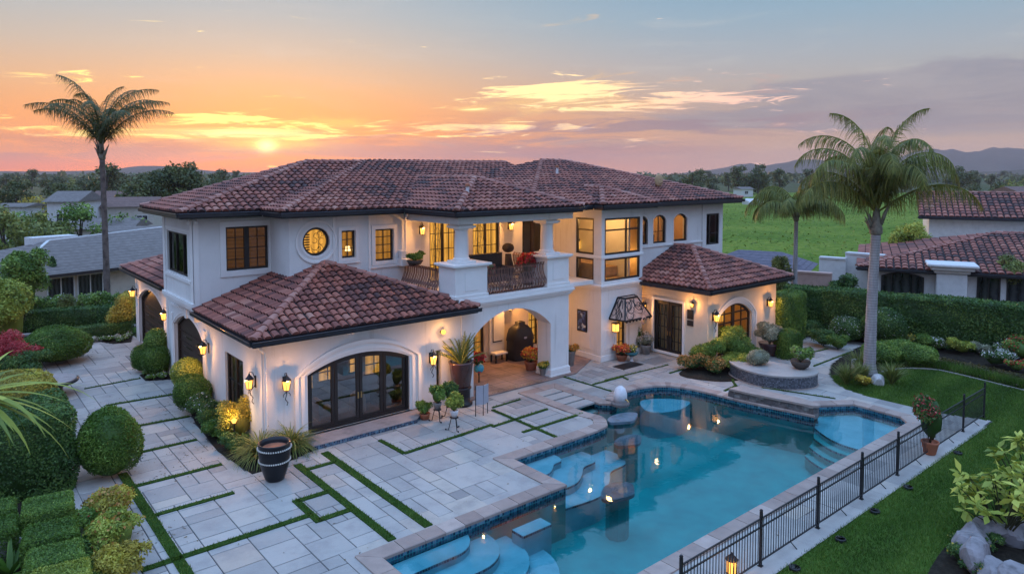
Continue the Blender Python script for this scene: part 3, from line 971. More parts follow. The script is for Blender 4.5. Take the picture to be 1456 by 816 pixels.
# balcony doors with iron grilles
for o_, back in ((o_d1, 'blind_gold'), (o_d2, 'blind_gold'), (o_d3, None)):
    a0, a1 = o_[0][0], o_[1][0]; m_ = (a0 + a1) / 2
    if back: f = window(V, mf, o_, va=[a0 + .38, m_ + .36], hz=[4.9, 5.6, 6.3], thick=[m_], back=back, bdepth=.5, fw=.08, name='balcony_door', wide=.12)
    else:
        f = window(V, mf, o_, thick=[m_], back=None, fw=.1, name='balcony_door', wide=.16, glass='glass_dark', frame_mat='timber')
        room(V, mf, a0 - .1, a1 + .1, 4.1, 7.0, -.31, .6, 'room_dark')
    if back:
        g = MB()
        for q in range(5):
            x = a0 + .12 + q * .115
            pts_ = [(x + .05 * math.sin(k * .9 + q), 26.15, 4.3 + k * .26) for k in range(11)]
            g.tube(pts_, .011, 4)
        for q in range(4): g.tube([(a0 + .35 + .16 * math.cos(k * .7), 26.15, 4.9 + q * .5 + .16 * math.sin(k * .7)) for k in range(8)], .010, 4)
        g.build('grille', M['iron'], f)
# porch: double door, sidelight, window, white shutter panel
window(V, mf, o_pd, thick=[19.55], hz=[1.0, 1.9], back='blind_amber', fw=.1, name='porch_door', bdepth=.4)
window(V, mf, o_sl, hz=[.8, 1.2, 1.6, 2.0], va=[23.22], back='blind_gold', fw=.06)
window(V, mf, o_pw, hz=[1.45], back='blind_gold', fw=.07)
sh = MB(); sh.box(20.35, 21.25, 26.08, 26.18, .3, 3.0); sh.build('shutter_panel', M['trim'], V, bevel=.01)
sh = MB(); sh.box(20.52, 20.56, 26.06, 26.077, .95, 2.9); sh.box(20.52, 21.1, 26.06, 26.077, .9, .945); sh.build('panel_trim', M['iron'], V)
# bay: garden niche door and framed picture
lp = rect(25.46, 26.14, .02, 2.09)
d = leafdoor(byf, lp, name='door', glass='glass', hz=[.75, 1.4], va=[25.8], fw=.08, rec=.10)
MB().poly([byf.P(*p, -.35) for p in rect(25.3, 26.3, 0, 2.3)]).build('curtain', M['blind_amber'], d)
pc = MB(); pc.box(24.34, 24.395, 23.55, 24.2, 1.28, 2.34, 0); pc.build('picture_frame', M['iron'], V, bevel=.006)
def poster(name, colset):
    m, out = newmat(name)
    g_ = X.nt.nodes.new('ShaderNodeTexCoord')
    v = X.nt.nodes.new('ShaderNodeTexVoronoi'); v.inputs['Scale'].default_value = 7.0; X.nt.links.new(g_.outputs['Object'], v.inputs['Vector'])
    sp_ = X.nt.nodes.new('ShaderNodeSeparateXYZ'); X.nt.links.new(v.outputs['Color'], sp_.inputs[0])
    b = principled(ramp(X(sp_.outputs[0]), colset, 'CONSTANT'), .3)
    X.nt.links.new(b.outputs[0], out.inputs[0]); return m
M['poster'] = poster('blue patchwork picture', [(0, (.02, .04, .12)), (.4, (.05, .12, .35)), (.7, (.30, .42, .60)), (.88, (.55, .6, .65))])
p_ = MB(); p_.poly([(24.333, 24.14, 1.34), (24.333, 23.61, 1.34), (24.333, 23.61, 2.28), (24.333, 24.14, 2.28)]); p_.build('picture', M['poster'], V)
# right wing doors
for a0, a1, hd in ((-22.16, -21.34, -21.40), (-21.31, -20.49, -21.25)):
    d = leafdoor(rl, rect(a0, a1, .05, 2.66), glass='glass', hz=[.75, 1.4, 2.0], va=[(a0 + a1) / 2 - .12, (a0 + a1) / 2 + .12], handle=hd, fw=.13, rec=.1, kick=.15)
f = MB(); ring(f, rl, inset(o_rd, .003), inset(o_rd, .035), -.2, -.03); f.build('door_frame', M['frame'], V)
def fr2(mb):
    # shelves, bottles and a lit alcove at the back of the right wing
    for k in range(4): mb.box(29.0, 33.5, 22.2, 22.55, .6 + k * .55, .64 + k * .55, 1)
    rr2 = random.Random(8)
    for k in range(4):
        for q in range(16):
            x = 29.1 + q * .28 + rr2.uniform(-.05, .05); h_ = rr2.uniform(.12, .36); mb.box(x, x + .12, 22.25, 22.4, .645 + k * .55, .645 + k * .55 + h_, rr2.choice([1, 2, 4, 2]))
    mb.box(28.6, 29.2, 20.6, 21.8, .04, .8, 1); mb.box(30.2, 31.6, 20.0, 20.7, .04, .75, 1); mb.box(28.9, 29.1, 19.6, 20.0, .04, 1.5, 1)
    mb.box(32.4, 33.4, 21.8, 22.1, .9, 2.2, 4)
room(V, rwf, 28.12, 33.6, .02, 3.3, -.31, 3.4, 'room', lamp=[(30.2, 2.9, 1.4, 24), (28.7, 2.6, 2.4, 22)], furniture=fr2, col=(1, .5, .16))
window(V, rwf, o_ra, va=[29.35, 30.8], hz=[1.0, 1.75, 2.2], thick=[30.08], fw=.10, back=None, rec=.14, wide=.2, name='arched_window', bw=.06)
pn = MB()
for (y, z0, z1) in ((20.0, 2.05, 2.5), (20.0, 1.72, 1.98)): pn.box(27.74, 27.795, y - .17, y + .17, z0, z1)
pn.build('wall_plaque', M['iron'], V, bevel=.01)

# ---- roofs -------------------------------------------------------
ZR = 7.56
Fq, K = (7.05, 27.6, ZR), (7.05, 33.6, ZR)
R1, R2 = (14.3, 33.0, 9.56), (27.0, 33.0, 9.66)
main_sl = [
    [K, Fq, R1],
    [Fq, (10.1, 27.6, ZR), (17.1, 33.0, 9.56), R1],
    [(10.1, 27.6, ZR), (10.1, 25.6, ZR), (17.5, 33.0, 9.62), (17.1, 33.0, 9.56)],
    [(10.1, 25.6, ZR), (27.0, 25.6, ZR), R2, (17.5, 33.0, 9.62)],
    [(30, 40.4, ZR), (14.3, 40.4, ZR), R1, R2],
    [(14.3, 40.4, ZR), K, R1],
]
roof(V, main_sl, [(K, R1), (Fq, R1), (R1, R2), ((10.1, 25.6, ZR), (17.5, 33, 9.62))],
     [[K, Fq, (10.1, 27.6, ZR), (10.1, 25.6, ZR), (15.4, 25.6, ZR)]])
Q1, Q2 = (27.2, 30.0, 9.72), (29.1, 30.0, 9.72)
rb_sl = [
    [(19.9, 37.3, ZR), (19.9, 22.7, ZR), Q1],
    [(19.9, 22.7, ZR), (36.4, 22.7, ZR), Q2, Q1],
    [(36.4, 22.7, ZR), (36.4, 37.3, ZR), Q2],
    [(36.4, 37.3, ZR), (19.9, 37.3, ZR), Q1, Q2],
]
roof(V, rb_sl, [((19.9, 22.7, ZR), Q1), (Q1, Q2), ((36.4, 22.7, ZR), Q2), ((36.4, 37.3, ZR), Q2)], [[(22.3, 22.7, ZR), (23.9, 22.7, ZR)], [(27.9, 22.7, ZR), (36.4, 22.7, ZR), (36.4, 37.3, ZR)]])
ap_ = (18.85, 25.25, 8.80); apb = (18.85, 30.0, 8.80)
roof(V, [[(15.4, 25.6, ZR), (15.4, 21.8, ZR), ap_, apb], [(15.4, 21.8, ZR), (22.3, 21.8, ZR), ap_], [(22.3, 21.8, ZR), (22.3, 25.6, ZR), apb, ap_]],
     [((15.4, 21.8, ZR), ap_), ((22.3, 21.8, ZR), ap_), (ap_, apb)], [[(15.4, 25.6, ZR), (15.4, 21.8, ZR), (22.3, 21.8, ZR), (22.3, 22.7, ZR)]])
bp, bq = (25.9, 24.1, 8.30), (25.9, 26.2, 8.30)
roof(V, [[(23.9, 24.5, ZR), (23.9, 22.1, ZR), bp, bq], [(23.9, 22.1, ZR), (27.9, 22.1, ZR), bp], [(27.9, 22.1, ZR), (27.9, 24.5, ZR), bq, bp]],
     [((23.9, 22.1, ZR), bp), ((27.9, 22.1, ZR), bp), (bp, bq)], [[(23.9, 22.7, ZR), (23.9, 22.1, ZR), (27.9, 22.1, ZR), (27.9, 22.7, ZR)]])
ZW = 3.78; wp = (12.05, 26.2, 5.45)
roof(V, [[(7.62, 28.2, ZW), (7.62, 21.8, ZW), wp, (10.6, 28.2, ZW + 2.98 * .377)], [(7.62, 21.8, ZW), (16.45, 21.8, ZW), wp], [(16.45, 21.8, ZW), (16.45, 26.2, ZW), wp]],
     [((7.62, 21.8, ZW), wp), ((16.45, 21.8, ZW), wp)], [[(7.62, 28.2, ZW), (7.62, 21.8, ZW), (16.45, 21.8, ZW)]])
ZG = 3.68; ga, gb = (30.8, 22.1, 5.14), (30.8, 23.3, 5.14)
roof(V, [[(27.2, 23.3, ZG), (27.2, 18.5, ZG), ga, gb], [(27.2, 18.5, ZG), (34.4, 18.5, ZG), ga], [(34.4, 18.5, ZG), (34.4, 23.3, ZG), gb, ga]],
     [((27.2, 18.5, ZG), ga), ((34.4, 18.5, ZG), ga), (ga, gb)], [[(27.2, 22.6, ZG), (27.2, 18.5, ZG), (34.4, 18.5, ZG), (34.4, 23.3, ZG)]])
ZL = 3.95
roof(V, [[(7.9, 42.6, ZL), (7.9, 32.6, ZL), (12.5, 32.6, ZL + 1.6), (12.5, 38.0, ZL + 1.6)], [(17, 42.6, ZL), (7.9, 42.6, ZL), (12.5, 38, ZL + 1.6)]],
     [((7.9, 42.6, ZL), (12.5, 38, ZL + 1.6))], [[(7.9, 42.6, ZL), (7.9, 34.0, ZL)]])
# soffits: painted boards under the eaves, and the beam over the balcony
w = MB()
for (x0, x1, y0, y1, z) in ((7.1, 10.6, 27.65, 28.6, ZE), (7.1, 8.3, 28.6, 33.5, ZE), (10.15, 16.2, 25.65, 26.6, ZE), (16.2, 24.6, 26.19, 26.6, ZE), (24.0, 27.85, 22.2, 23.2, ZE), (22.3, 24.2, 22.75, 26.2, ZE), (27.86, 36.3, 22.75, 23.9, ZE)):
    w.box(x0, x1, y0, y1, z, z + .05)
for (x0, x1, y0, y1, z) in ((7.7, 8.4, 21.9, 28.2, 3.66), (8.4, 16.4, 21.9, 22.6, 3.66), (27.25, 28.1, 18.6, 23.2, 3.56), (28.1, 34.3, 18.6, 19.4, 3.56), (7.95, 8.7, 34.0, 42.5, 3.8)):
    w.box(x0, x1, y0, y1, z, z + .05)
w.build('soffit', M['timber'], V)
w = MB(); w.box(15.5, 22.2, 21.95, 26.18, ZE, ZE + .05); w.build('balcony_ceiling', M['stucco_in'], V)
w = MB()
w.box(15.75, 22.05, 22.2, 22.75, 7.0, ZE); w.box(15.75, 16.2, 22.76, 26.19, 7.0, ZE); w.box(21.6, 22.05, 22.76, 26.19, 7.0, ZE)
w.build('beam', M['stucco'], V, bevel=.01)
# pedestals and columns
for (x0, x1, cx_) in ((15.62, 17.2, 16.35), (20.5, 21.8, 21.0)):
    p = MB(); y0, y1 = 22.2, 23.35
    p.box(x0, x1, y0, y1, 4.06, 5.28); p.box(x0 - .04, x1 + .04, y0 - .04, y1 + .04, 4.061, 4.2)
    p.box(x0 - .06, x1 + .06, y0 - .06, y1 + .06, 5.28, 5.34); p.box(x0 - .14, x1 + .14, y0 - .14, y1 + .14, 5.34, 5.43)
    p.box((x0 + x1) / 2 - .33, (x0 + x1) / 2 + .33, y0 - .02, y0 - .001, 4.35, 5.1); p.box(cx_ - .42, cx_ + .42, 22.38, 23.2, 5.43, 5.53)
    p.build('pedestal', M['trim'], V, bevel=.012)
    c = MB(); c.lathe([(.34, 5.53), (.34, 5.60), (.29, 5.64), (.285, 6.2), (.265, 6.68), (.265, 6.72), (.30, 6.74), (.30, 6.78), (.27, 6.80)], (cx_, 22.8, 0), 28)
    c.box(cx_ - .36, cx_ + .36, 22.44, 23.16, 6.80, 6.84); c.box(cx_ - .42, cx_ + .42, 22.38, 23.22, 6.84, 6.93); c.box(cx_ - .34, cx_ + .34, 22.46, 23.14, 6.93, 7.0)
    c.build('column', M['trim'], V)
def balustrade(a, b, n):
    m = MB(); a, b = Vector(a), Vector(b); d = (b - a).normalized(); out = d.cross(Vector((0, 0, 1))).normalized()
    for k in range(n):
        q = a + (b - a) * ((k + .5) / n)
        wob = .03 * math.sin(k * 1.7)
        m.tube([q + out * o_ + d * (wob * (1 if z > .4 else -1)) + Vector((0, 0, z)) for (o_, z) in ((.0, .0), (.16, .12), (.22, .30), (.12, .52), (.03, .75), (.02, 1.0), (.10, 1.12))], .019, 4, cap=False)
    for z, o_ in ((0.03, .0), (1.0, .02)): m.bar(a + out * o_ + Vector((0, 0, z)), b + out * o_ + Vector((0, 0, z)), .04, .03)
    return m.build('balustrade', M['rail_iron'], V)
balustrade((17.2, 22.45, 4.06), (20.5, 22.45, 4.06), 74)
balustrade((15.72, 26.1, 4.06), (15.72, 23.3, 4.06), 60)
balustrade((21.75, 23.4, 4.06), (21.75, 26.1, 4.06), 56)
# downspouts
d = MB()
d.tube([(15.55, 25.55, 7.35), (15.6, 25.8, 7.15), (15.75, 26.1, 6.9), (15.75, 26.1, 5.05), (15.75, 26.1, 4.3)], .05, 8)
d.box(15.66, 15.84, 26.0, 26.19, 5.0, 5.1)
d.build('downspout', M['trim'], V)
d = MB()
d.tube([(7.75, 22.2, 3.6), (8.0, 22.2, 3.35), (8.14, 22.22, 3.2), (8.14, 22.22, .1)], .045, 8)
d.build('downspout', M['trim'], V)
# step in front of the wing doors, tiled riser
M['mosaic'] = tinted('blue glass mosaic tile', [(0, (.01, .03, .06)), (.4, (.02, .07, .14)), (.75, (.05, .16, .26)), (1, (.16, .28, .36))], .2, .1, 6, .05, 20, .6)
M['slate'] = simple('worn slate slab', (.30, .255, .24), .75, var=.15, scale=2.5, bstr=.3)
s = MB(); s.prism([(9.3, 21.28), (13.25, 21.28), (13.8, 21.75), (13.8, 22.2), (9.3, 22.2)], .004, .15); s.build('door_step', M['slate'], V, bevel=.012)
def mosaic_strip(mb, path, z0, z1, size=.06, off=.004, rng=random.Random(4)):
    """Small square glass tiles along a vertical face following a path (outward normal on the right of travel)."""
    nz = max(1, round((z1 - z0) / size)); hz = (z1 - z0) / nz
    for p, q in zip(path[:-1], path[1:]):
        L_ = math.hypot(q[0] - p[0], q[1] - p[1]); n_ = max(1, round(L_ / size)); ux, uy = (q[0] - p[0]) / L_, (q[1] - p[1]) / L_
        ox, oy = uy * off, -ux * off
        for i in range(n_):
            a, b = L_ * (i + .06) / n_, L_ * (i + .94) / n_
            for k in range(nz):
                za, zb = z0 + hz * (k + .06), z0 + hz * (k + .94)
                mb.add([(p[0] + ux * a + ox, p[1] + uy * a + oy, za), (p[0] + ux * b + ox, p[1] + uy * b + oy, za), (p[0] + ux * b + ox, p[1] + uy * b + oy, zb), (p[0] + ux * a + ox, p[1] + uy * a + oy, zb)], [(0, 1, 2, 3)], 0, rng.random())
s = MB(); mosaic_strip(s, [(9.3, 21.278), (13.25, 21.278), (13.8, 21.748)], .01, .13); s.build('step_tiles', M['mosaic'], V)
M['porch_floor'] = simple('rose sandstone porch floor', (.27, .18, .15), .6, var=.25, scale=1.2, bstr=.2)
s = MB(); s.prism([(15.96, 22.0), (22.1, 22.0), (24.3, 23.2), (24.3, 26.15), (15.96, 26.15)], .002, .05); s.build('porch_floor', M['porch_floor'], V)
s = MB(); rj = random.Random(12)
for k in range(9): s.box(16.2 + k * .9, 16.215 + k * .9, 22.1 + max(0, (k - 6)) * .3, 26.1, .051, .0525)
for k in range(6): s.box(16.0, 22.3 + min(1.9, k * .35), 22.4 + k * .62, 22.412 + k * .62, .0512, .0528)
s.build('floor_joints', M['iron'], V)
# small fixtures on the villa: flood lamps, satellite dish, roof vents
def flood(x, y, z, dx_, dy_):
    m = MB(); m.box(x - .06, x + .06, y - .06, y + .06, z, z + .06); m.ball((x + dx_, y + dy_, z - .04), .08, 10); m.ball((x - dx_ + .05, y + dy_, z - .05), .07, 10)
    m.build('flood_lamp', M['trim'], V, smooth=True)
flood(7.55, 28.05, 7.2, .16, -.1); flood(11.0, 26.1, 7.32, .02, -.05); flood(11.1, 22.2, 3.52, .1, -.06); flood(27.7, 19.5, 3.42, -.05, .2); flood(28.4, 18.95, 3.42, .08, -.05)

# =================================================================== GROUND, POOL, PAVING
PITCH = math.radians(3.0); PPY = 247.0 + 994.0 * math.tan(PITCH)


def at(px, py, z=0.0):
    """Ground point (height z) seen at a place in the 1456 x 816 photograph; gives real metres."""
    a = (px - 728.0) / 994.0; b = -(py - PPY) / 994.0
    fz, fh = -math.sin(PITCH), math.cos(PITCH)
    h = fh + b * math.sin(PITCH); q = fz + b * math.cos(PITCH)
    t = (z - CAM_H) / q
    return ((h * FX + a * FY) * t, (h * FY - a * FX) * t)


def at_d(px, d, z=0.0):
    """Point at forward distance d in the column px."""
    a = (px - 728.0) / 994.0
    return (FX * d + FY * a * d, FY * d - FX * a * d, z)


def smooth_loop(pts, corner, n=6):
    """Catmull-Rom through pts except at indices in corner, which stay sharp."""
    out = []; k = len(pts)
    for i in range(k):
        p0, p1, p2, p3 = pts[i - 1], pts[i], pts[(i + 1) % k], pts[(i + 2) % k]
        if i in corner or (i + 1) % k in corner:
            if i in corner and (i + 1) % k in corner: out.append(p1); continue
            if i in corner: p0 = (2 * p1[0] - p2[0], 2 * p1[1] - p2[1])
            else: p3 = (2 * p2[0] - p1[0], 2 * p2[1] - p1[1])
        for q in range(n):
            t = q / n
            out.append(tuple(.5 * (2 * p1[c] + (p2[c] - p0[c]) * t + (2 * p0[c] - 5 * p1[c] + 4 * p2[c] - p3[c]) * t * t + (3 * p1[c] - p0[c] - 3 * p2[c] + p3[c]) * t ** 3) for c in (0, 1)))
    return out


def resample(pts, step, closed=True):
    P = list(pts) + ([pts[0]] if closed else []); out = []
    for a, b in zip(P[:-1], P[1:]):
        L_ = math.hypot(b[0] - a[0], b[1] - a[1]); n_ = max(1, int(round(L_ / step)))
        for i in range(n_): out.append((a[0] + (b[0] - a[0]) * i / n_, a[1] + (b[1] - a[1]) * i / n_))
    if not closed: out.append(P[-1])
    return out


def inside(p, poly):
    x, y = p; r = False; n = len(poly)
    for i in range(n):
        x0, y0 = poly[i]; x1, y1 = poly[i - 1]
        if (y0 > y) != (y1 > y) and x < (x1 - x0) * (y - y0) / (y1 - y0) + x0: r = not r
    return r


# pool outline (counter-clockwise is turned below); corners stay sharp
raw = [(7.85, 14.2), (13.85, 14.2), (13.85, 16.58), (17.75, 16.6), (18.55, 16.95), (18.85, 17.5), (18.72, 18.3), (18.72, 21.1), (19.9, 21.1), (19.9, 18.55), (20.35, 18.15), (20.95, 18.5),
       (21.8, 18.85), (22.9, 18.78), (23.75, 18.3), (24.2, 17.4), (24.38, 16.2), (24.5, 14.9), (24.98, 12.45), (25.65, 12.7), (25.68, 13.3), (27.48, 12.1), (27.38, 10.35), (26.9, 9.92), (7.85, 9.92)]
sharp = {0, 1, 2, 7, 8, 9, 18, 19, 20, 21, 22, 23, 24}
POOL = smooth_loop(raw, sharp, 5)
if sum(POOL[i][0] * POOL[(i + 1) % len(POOL)][1] - POOL[(i + 1) % len(POOL)][0] * POOL[i][1] for i in range(len(POOL))) < 0: POOL = POOL[::-1]
POOL_OUT = inset(POOL, -.44)

PATIO = [(2.2, 7.98), (29.5, 8.02), (28.98, 9.4), (28.9, 11.2), (28.9, 12.2), (29.15, 13.2), (29.8, 14.0), (30.8, 14.7), (32.4, 15.4), (35, 15.9), (38, 16.2), (38, 18.6), (34.5, 19.4),
         (33.9, 19.6), (33.9, 22), (28, 23.2), (24.4, 26), (8.1, 26), (8.45, 34), (8.45, 43.0), (2.9, 43.4), (2.2, 36)]


def sheet(mb, outer, holes, z, mi=0, t=.5):
    loops = [list(outer)] + [list(h) for h in holes]; flat = [p for l in loops for p in l]
    tri = tessellate_polygon([[Vector((p[0], p[1], 0)) for p in l] for l in loops])
    def ori(q):
        a, b, c = (flat[i] for i in q)
        return q if (b[0] - a[0]) * (c[1] - a[1]) - (b[1] - a[1]) * (c[0] - a[0]) > 0 else q[::-1]
    mb.add([(p[0], p[1], z) for p in flat], [ori(q) for q in tri], mi, t)


def groundmat(name, stops, scale, big, bstr=.4, fine=8.0, bdist=.2):
    m, out = newmat(name); p = geo_pos()
    n = noise(p, scale, 8, .62); nb = noise(p, big, 5, .6, .8)
    c = ramp(n * .6 + nb * .4, stops)
    b = principled(c, .95, 0, noise(p, fine, 6), bstr, bdist, .1)
    X.nt.links.new(b.outputs[0], out.inputs[0]); return m


M['ground'] = groundmat('dry scrubby ground', [(.3, (.035, .05, .018)), (.48, (.06, .075, .03)), (.62, (.10, .10, .05)), (.75, (.15, .13, .075))], .25, .02)
M['field'] = groundmat('green field', [(.34, (.05, .10, .015)), (.44, (.09, .165, .02)), (.54, (.15, .215, .03)), (.66, (.23, .26, .05))], .9, .045, 1.0, .8, .9)
M['soil'] = groundmat('dark mulch', [(.3, (.012, .010, .008)), (.5, (.025, .02, .015)), (.7, (.05, .04, .03))], 6, .8, .6, 30, .03)
m, out = newmat('mown lawn'); p = geo_pos(); s_ = X.nt.nodes.new('ShaderNodeSeparateXYZ'); X.nt.links.new(p, s_.inputs[0])
n_ = noise(p, 2.5, 8, .62); nb_ = noise(p, .4, 5, .6, .8); st_ = X.m('SINE', X(s_.outputs[1]) * 4.2 + nb_ * 2.0) * .5 + .5
c = ramp(n_ * .5 + nb_ * .5, [(.3, (.028, .066, .010)), (.5, (.046, .10, .015)), (.68, (.085, .13, .026)), (.8, (.14, .145, .045))]); c = mixc(st_ * .3, c, (.07, .145, .02))
b_ = principled(c, .95, 0, noise(p, 40, 6), .7, .03, .1); X.nt.links.new(b_.outputs[0], out.inputs[0]); M['lawn'] = m
b = MB()
sheet(b, [(4900 * math.cos(2 * math.pi * i / 48), 4900 * math.sin(2 * math.pi * i / 48)) for i in range(48)], [POOL_OUT], -.06)
props(b.build('ground', M['ground']), kind='structure')
b = MB(); fld = [at_d(1000, 57), at_d(1500, 66), at_d(1900, 120), at_d(1750, 300), at_d(1330, 330), at_d(1000, 330), at_d(700, 300), at_d(700, 120)]
sheet(b, [(p[0], p[1]) for p in fld], [], -.03); props(b.build('field', M['field']), kind='structure')

# paving: random ashlar of pale stone over a dark bed
M['joint'] = simple('paving joints', (.075, .072, .075), .95)
M['paver'] = None
m, out = newmat('pale limestone paving'); p = geo_pos()
c = ramp(tint(), [(0, (.25, .24, .23)), (.35, (.34, .325, .305)), (.7, (.42, .395, .365)), (.9, (.45, .405, .35)), (1, (.43, .355, .30))])
n_ = noise(p, 1.1, 7, .65); nv = noise(p, 9, 6, .7, 1.0)
c = mixc(sstep(n_, .42, .72) * .5, c, (.20, .195, .20)); c = mixc(sstep(noise(p, .35, 8, .7, 1.2), .55, .70) * .35, c, (.24, .215, .19)); c = mixc(sstep(noise(p, 2.6, 9, .75, 2.0), .62, .68) * .3, c, (.16, .15, .145)); c = mixc(sstep(nv, .5, .75) * .3, c, (.44, .42, .40))
b_ = principled(c, .62, 0, noise(p, 25, 6) + nv * .5, .22, .012, .35); X.nt.links.new(b_.outputs[0], out.inputs[0]); M['paver'] = m
b = MB(); sheet(b, PATIO, [inset(POOL, -.02)], -.018); props(b.build('paving_bed', M['joint']), kind='structure')
HOUSE_FP = [[(8.3, 22.6), (15.9, 22.6), (24.2, 25.9), (8.3, 26)], [(8.3, 26), (9, 26), (9, 44), (8.7, 44)]]
BEDS = [[(7.15, 20.75), (6.9, 23.2), (7.1, 26.4), (7.55, 29.6), (8.0, 30.3), (8.04, 22.28), (9.25, 22.28), (9.3, 21.3), (8.2, 20.9)],
        [(6.95, 34.4), (6.95, 33.2), (8.0, 32.7), (8.38, 34.02), (8.38, 35.9)],
        [(8.0, 41.4), (7.2, 41.6), (6.6, 43.0), (8.4, 43.0)]]
PL = [(8.75, 41.4)]
rp = random.Random(21); U = .47; gx, gy = 78, 78; X0, Y0 = 2.0, 7.96
occ = np.zeros((gx, gy), bool); pv = MB()
pool_pts = np.array(resample(POOL, .12))
sizes = [(1, 1)] * 3 + [(2, 1)] * 4 + [(1, 2)] * 4 + [(2, 2)] * 6 + [(3, 2)] * 3 + [(2, 3)] * 3 + [(3, 3)]
excl = [POOL_OUT] + BEDS + HOUSE_FP
def paver(x0, x1, y0, y1, t, z, g=.011):
    x0 += g; x1 -= g; y0 += g; y1 -= g; k = .012
    v = [(x0, y0, -.016), (x1, y0, -.016), (x1, y1, -.016), (x0, y1, -.016), (x0 + k * .3, y0 + k * .3, z - .004), (x1 - k * .3, y0 + k * .3, z - .004), (x1 - k * .3, y1 - k * .3, z - .004), (x0 + k * .3, y1 - k * .3, z - .004),
         (x0 + k, y0 + k, z), (x1 - k, y0 + k, z), (x1 - k, y1 - k, z), (x0 + k, y1 - k, z)]
    pv.add(v, [(8, 9, 10, 11)] + [(i, (i + 1) % 4, 4 + (i + 1) % 4, 4 + i) for i in range(4)] + [(4 + i, 4 + (i + 1) % 4, 8 + (i + 1) % 4, 8 + i) for i in range(4)], 0, t)
def ok(x, y): return inside((x, y), PATIO) and not any(inside((x, y), e) for e in excl)
for j in range(gy):
    for i in range(gx):
        if occ[i, j]: continue
        w_, h_ = rp.choice(sizes)
        while w_ > 1 and (i + w_ > gx or occ[i:i + w_, j].any()): w_ -= 1
        while h_ > 1 and (j + h_ > gy or occ[i:i + w_, j:j + h_].any()): h_ -= 1
        occ[i:i + w_, j:j + h_] = True
        x0, x1, y0, y1 = X0 + i * U, X0 + (i + w_) * U, Y0 + j * U, Y0 + (j + h_) * U
        t_ = min(1, max(0, rp.gauss(.5, .24))); z_ = rp.uniform(-.003, 0)
        tests = [ok(x0 + (x1 - x0) * a / 4, y0 + (y1 - y0) * c_ / 4) for a in range(5) for c_ in range(5)]
        if all(tests): paver(x0, x1, y0, y1, t_, z_)
        elif any(tests):
            q = U / 4
            for a in range(w_ * 4):
                for c_ in range(h_ * 4):
                    xa, ya = x0 + a * q, y0 + c_ * q
                    if ok(xa + q / 2, ya + q / 2): pv.poly([(xa, ya, z_ - .001), (xa + q, ya, z_ - .001), (xa + q, ya + q, z_ - .001), (xa, ya + q, z_ - .001)], 0, t_)
props(pv.build('paving', M['paver']), kind='structure')
for bd_ in BEDS:
    b = MB(); sheet(b, bd_, [], .004); props(b.build('flower_bed', M['soil']), kind='structure')

# coping
M['coping'] = tinted('rose sandstone coping', [(0, (.29, .215, .185)), (.5, (.37, .285, .245)), (1, (.45, .36, .315))], .6, .22, 3, .25, 40)
cp = MB(); rs = resample(POOL, .62); n_ = len(rs); io, oo = inset(rs, .03), inset(rs, -.46)
for i in range(n_):
    j = (i + 1) % n_
    def L2(a, b, k): return (a[0] + (b[0] - a[0]) * k, a[1] + (b[1] - a[1]) * k)
    a0, a1, b0, b1 = L2(io[i], io[j], .012), L2(io[i], io[j], .988), L2(oo[i], oo[j], .012), L2(oo[i], oo[j], .988)
    zt = .034 + .002 * (i % 3)
    v = [(*a0, -.05), (*a1, -.05), (*b1, -.05), (*b0, -.05), (*a0, zt - .02), (*a1, zt - .02), (*b1, zt - .008), (*b0, zt - .008)]
    ai, aj = L2(a0, b0, .05), L2(a1, b1, .05); bi, bj = L2(b0, a0, .02), L2(b1, a1, .02)
    v += [(*ai, zt), (*aj, zt), (*bj, zt), (*bi, zt)]
    cp.add(v, [(11, 10, 9, 8), (4, 5, 1, 0), (5, 6, 2, 1), (6, 7, 3, 2), (7, 4, 0, 3), (8, 9, 5, 4), (9, 10, 6, 5), (10, 11, 7, 6), (11, 8, 4, 7), (0, 1, 2, 3)], 0, rp.random())
props(cp.build('pool_coping', M['coping']), kind='structure')

# pool shell, steps, shelves
WZ = -.15
m, out = newmat('teal pebble plaster darkened for deep water'); p = geo_pos()
c = ramp(noise(p, 1.2, 6, .6) * .6 + noise(p, 60, 2) * .4, [(.3, (.001, .25, .255)), (.5, (.002, .345, .345)), (.7, (.008, .43, .42))])  # light lost in deep water is put into this darker floor colour
b_ = principled(c, .8); X.nt.links.new(b_.outputs[0], out.inputs[0]); M['plaster'] = m
m, out = newmat('blue step plaster lightened for shallow water'); p = geo_pos()
c = ramp(noise(p, 1.6, 6, .6), [(.3, (.12, .44, .52)), (.5, (.17, .52, .60)), (.7, (.25, .59, .67))])  # paler copy of the plaster, brightness of shallow water put into its colour
b_ = principled(c, .8); X.nt.links.new(b_.outputs[0], out.inputs[0]); M['step_plaster'] = m
sh_ = MB(); DEEP = -1.55; k = len(POOL)
sheet(sh_, POOL, [], DEEP)
for i in range(k):
    a, b2 = POOL[i], POOL[(i + 1) % k]
    sh_.add([(*a, DEEP), (*b2, DEEP), (*b2, -.05), (*a, -.05)], [(0, 3, 2, 1)])
props(sh_.build('pool_basin', M['plaster']), kind='structure')
b = MB(); mosaic_strip(b, (POOL + [POOL[0]])[::-1], -.40, -.055, .085, .006); props(b.build('waterline_tiles', M['mosaic']), kind='structure')
def shelf(name, pts, ztop, mat='step_plaster', z0=DEEP + .003):
    q = MB(); q.prism(pts, z0, ztop, bottom=False); o = q.build(name, M[mat]); return props(o, kind='structure')
def arc(cx, cy, r, a0, a1, n=14): return [(cx + r * math.cos(math.radians(a0 + (a1 - a0) * i / n)), cy + r * math.sin(math.radians(a0 + (a1 - a0) * i / n))) for i in range(n + 1)]
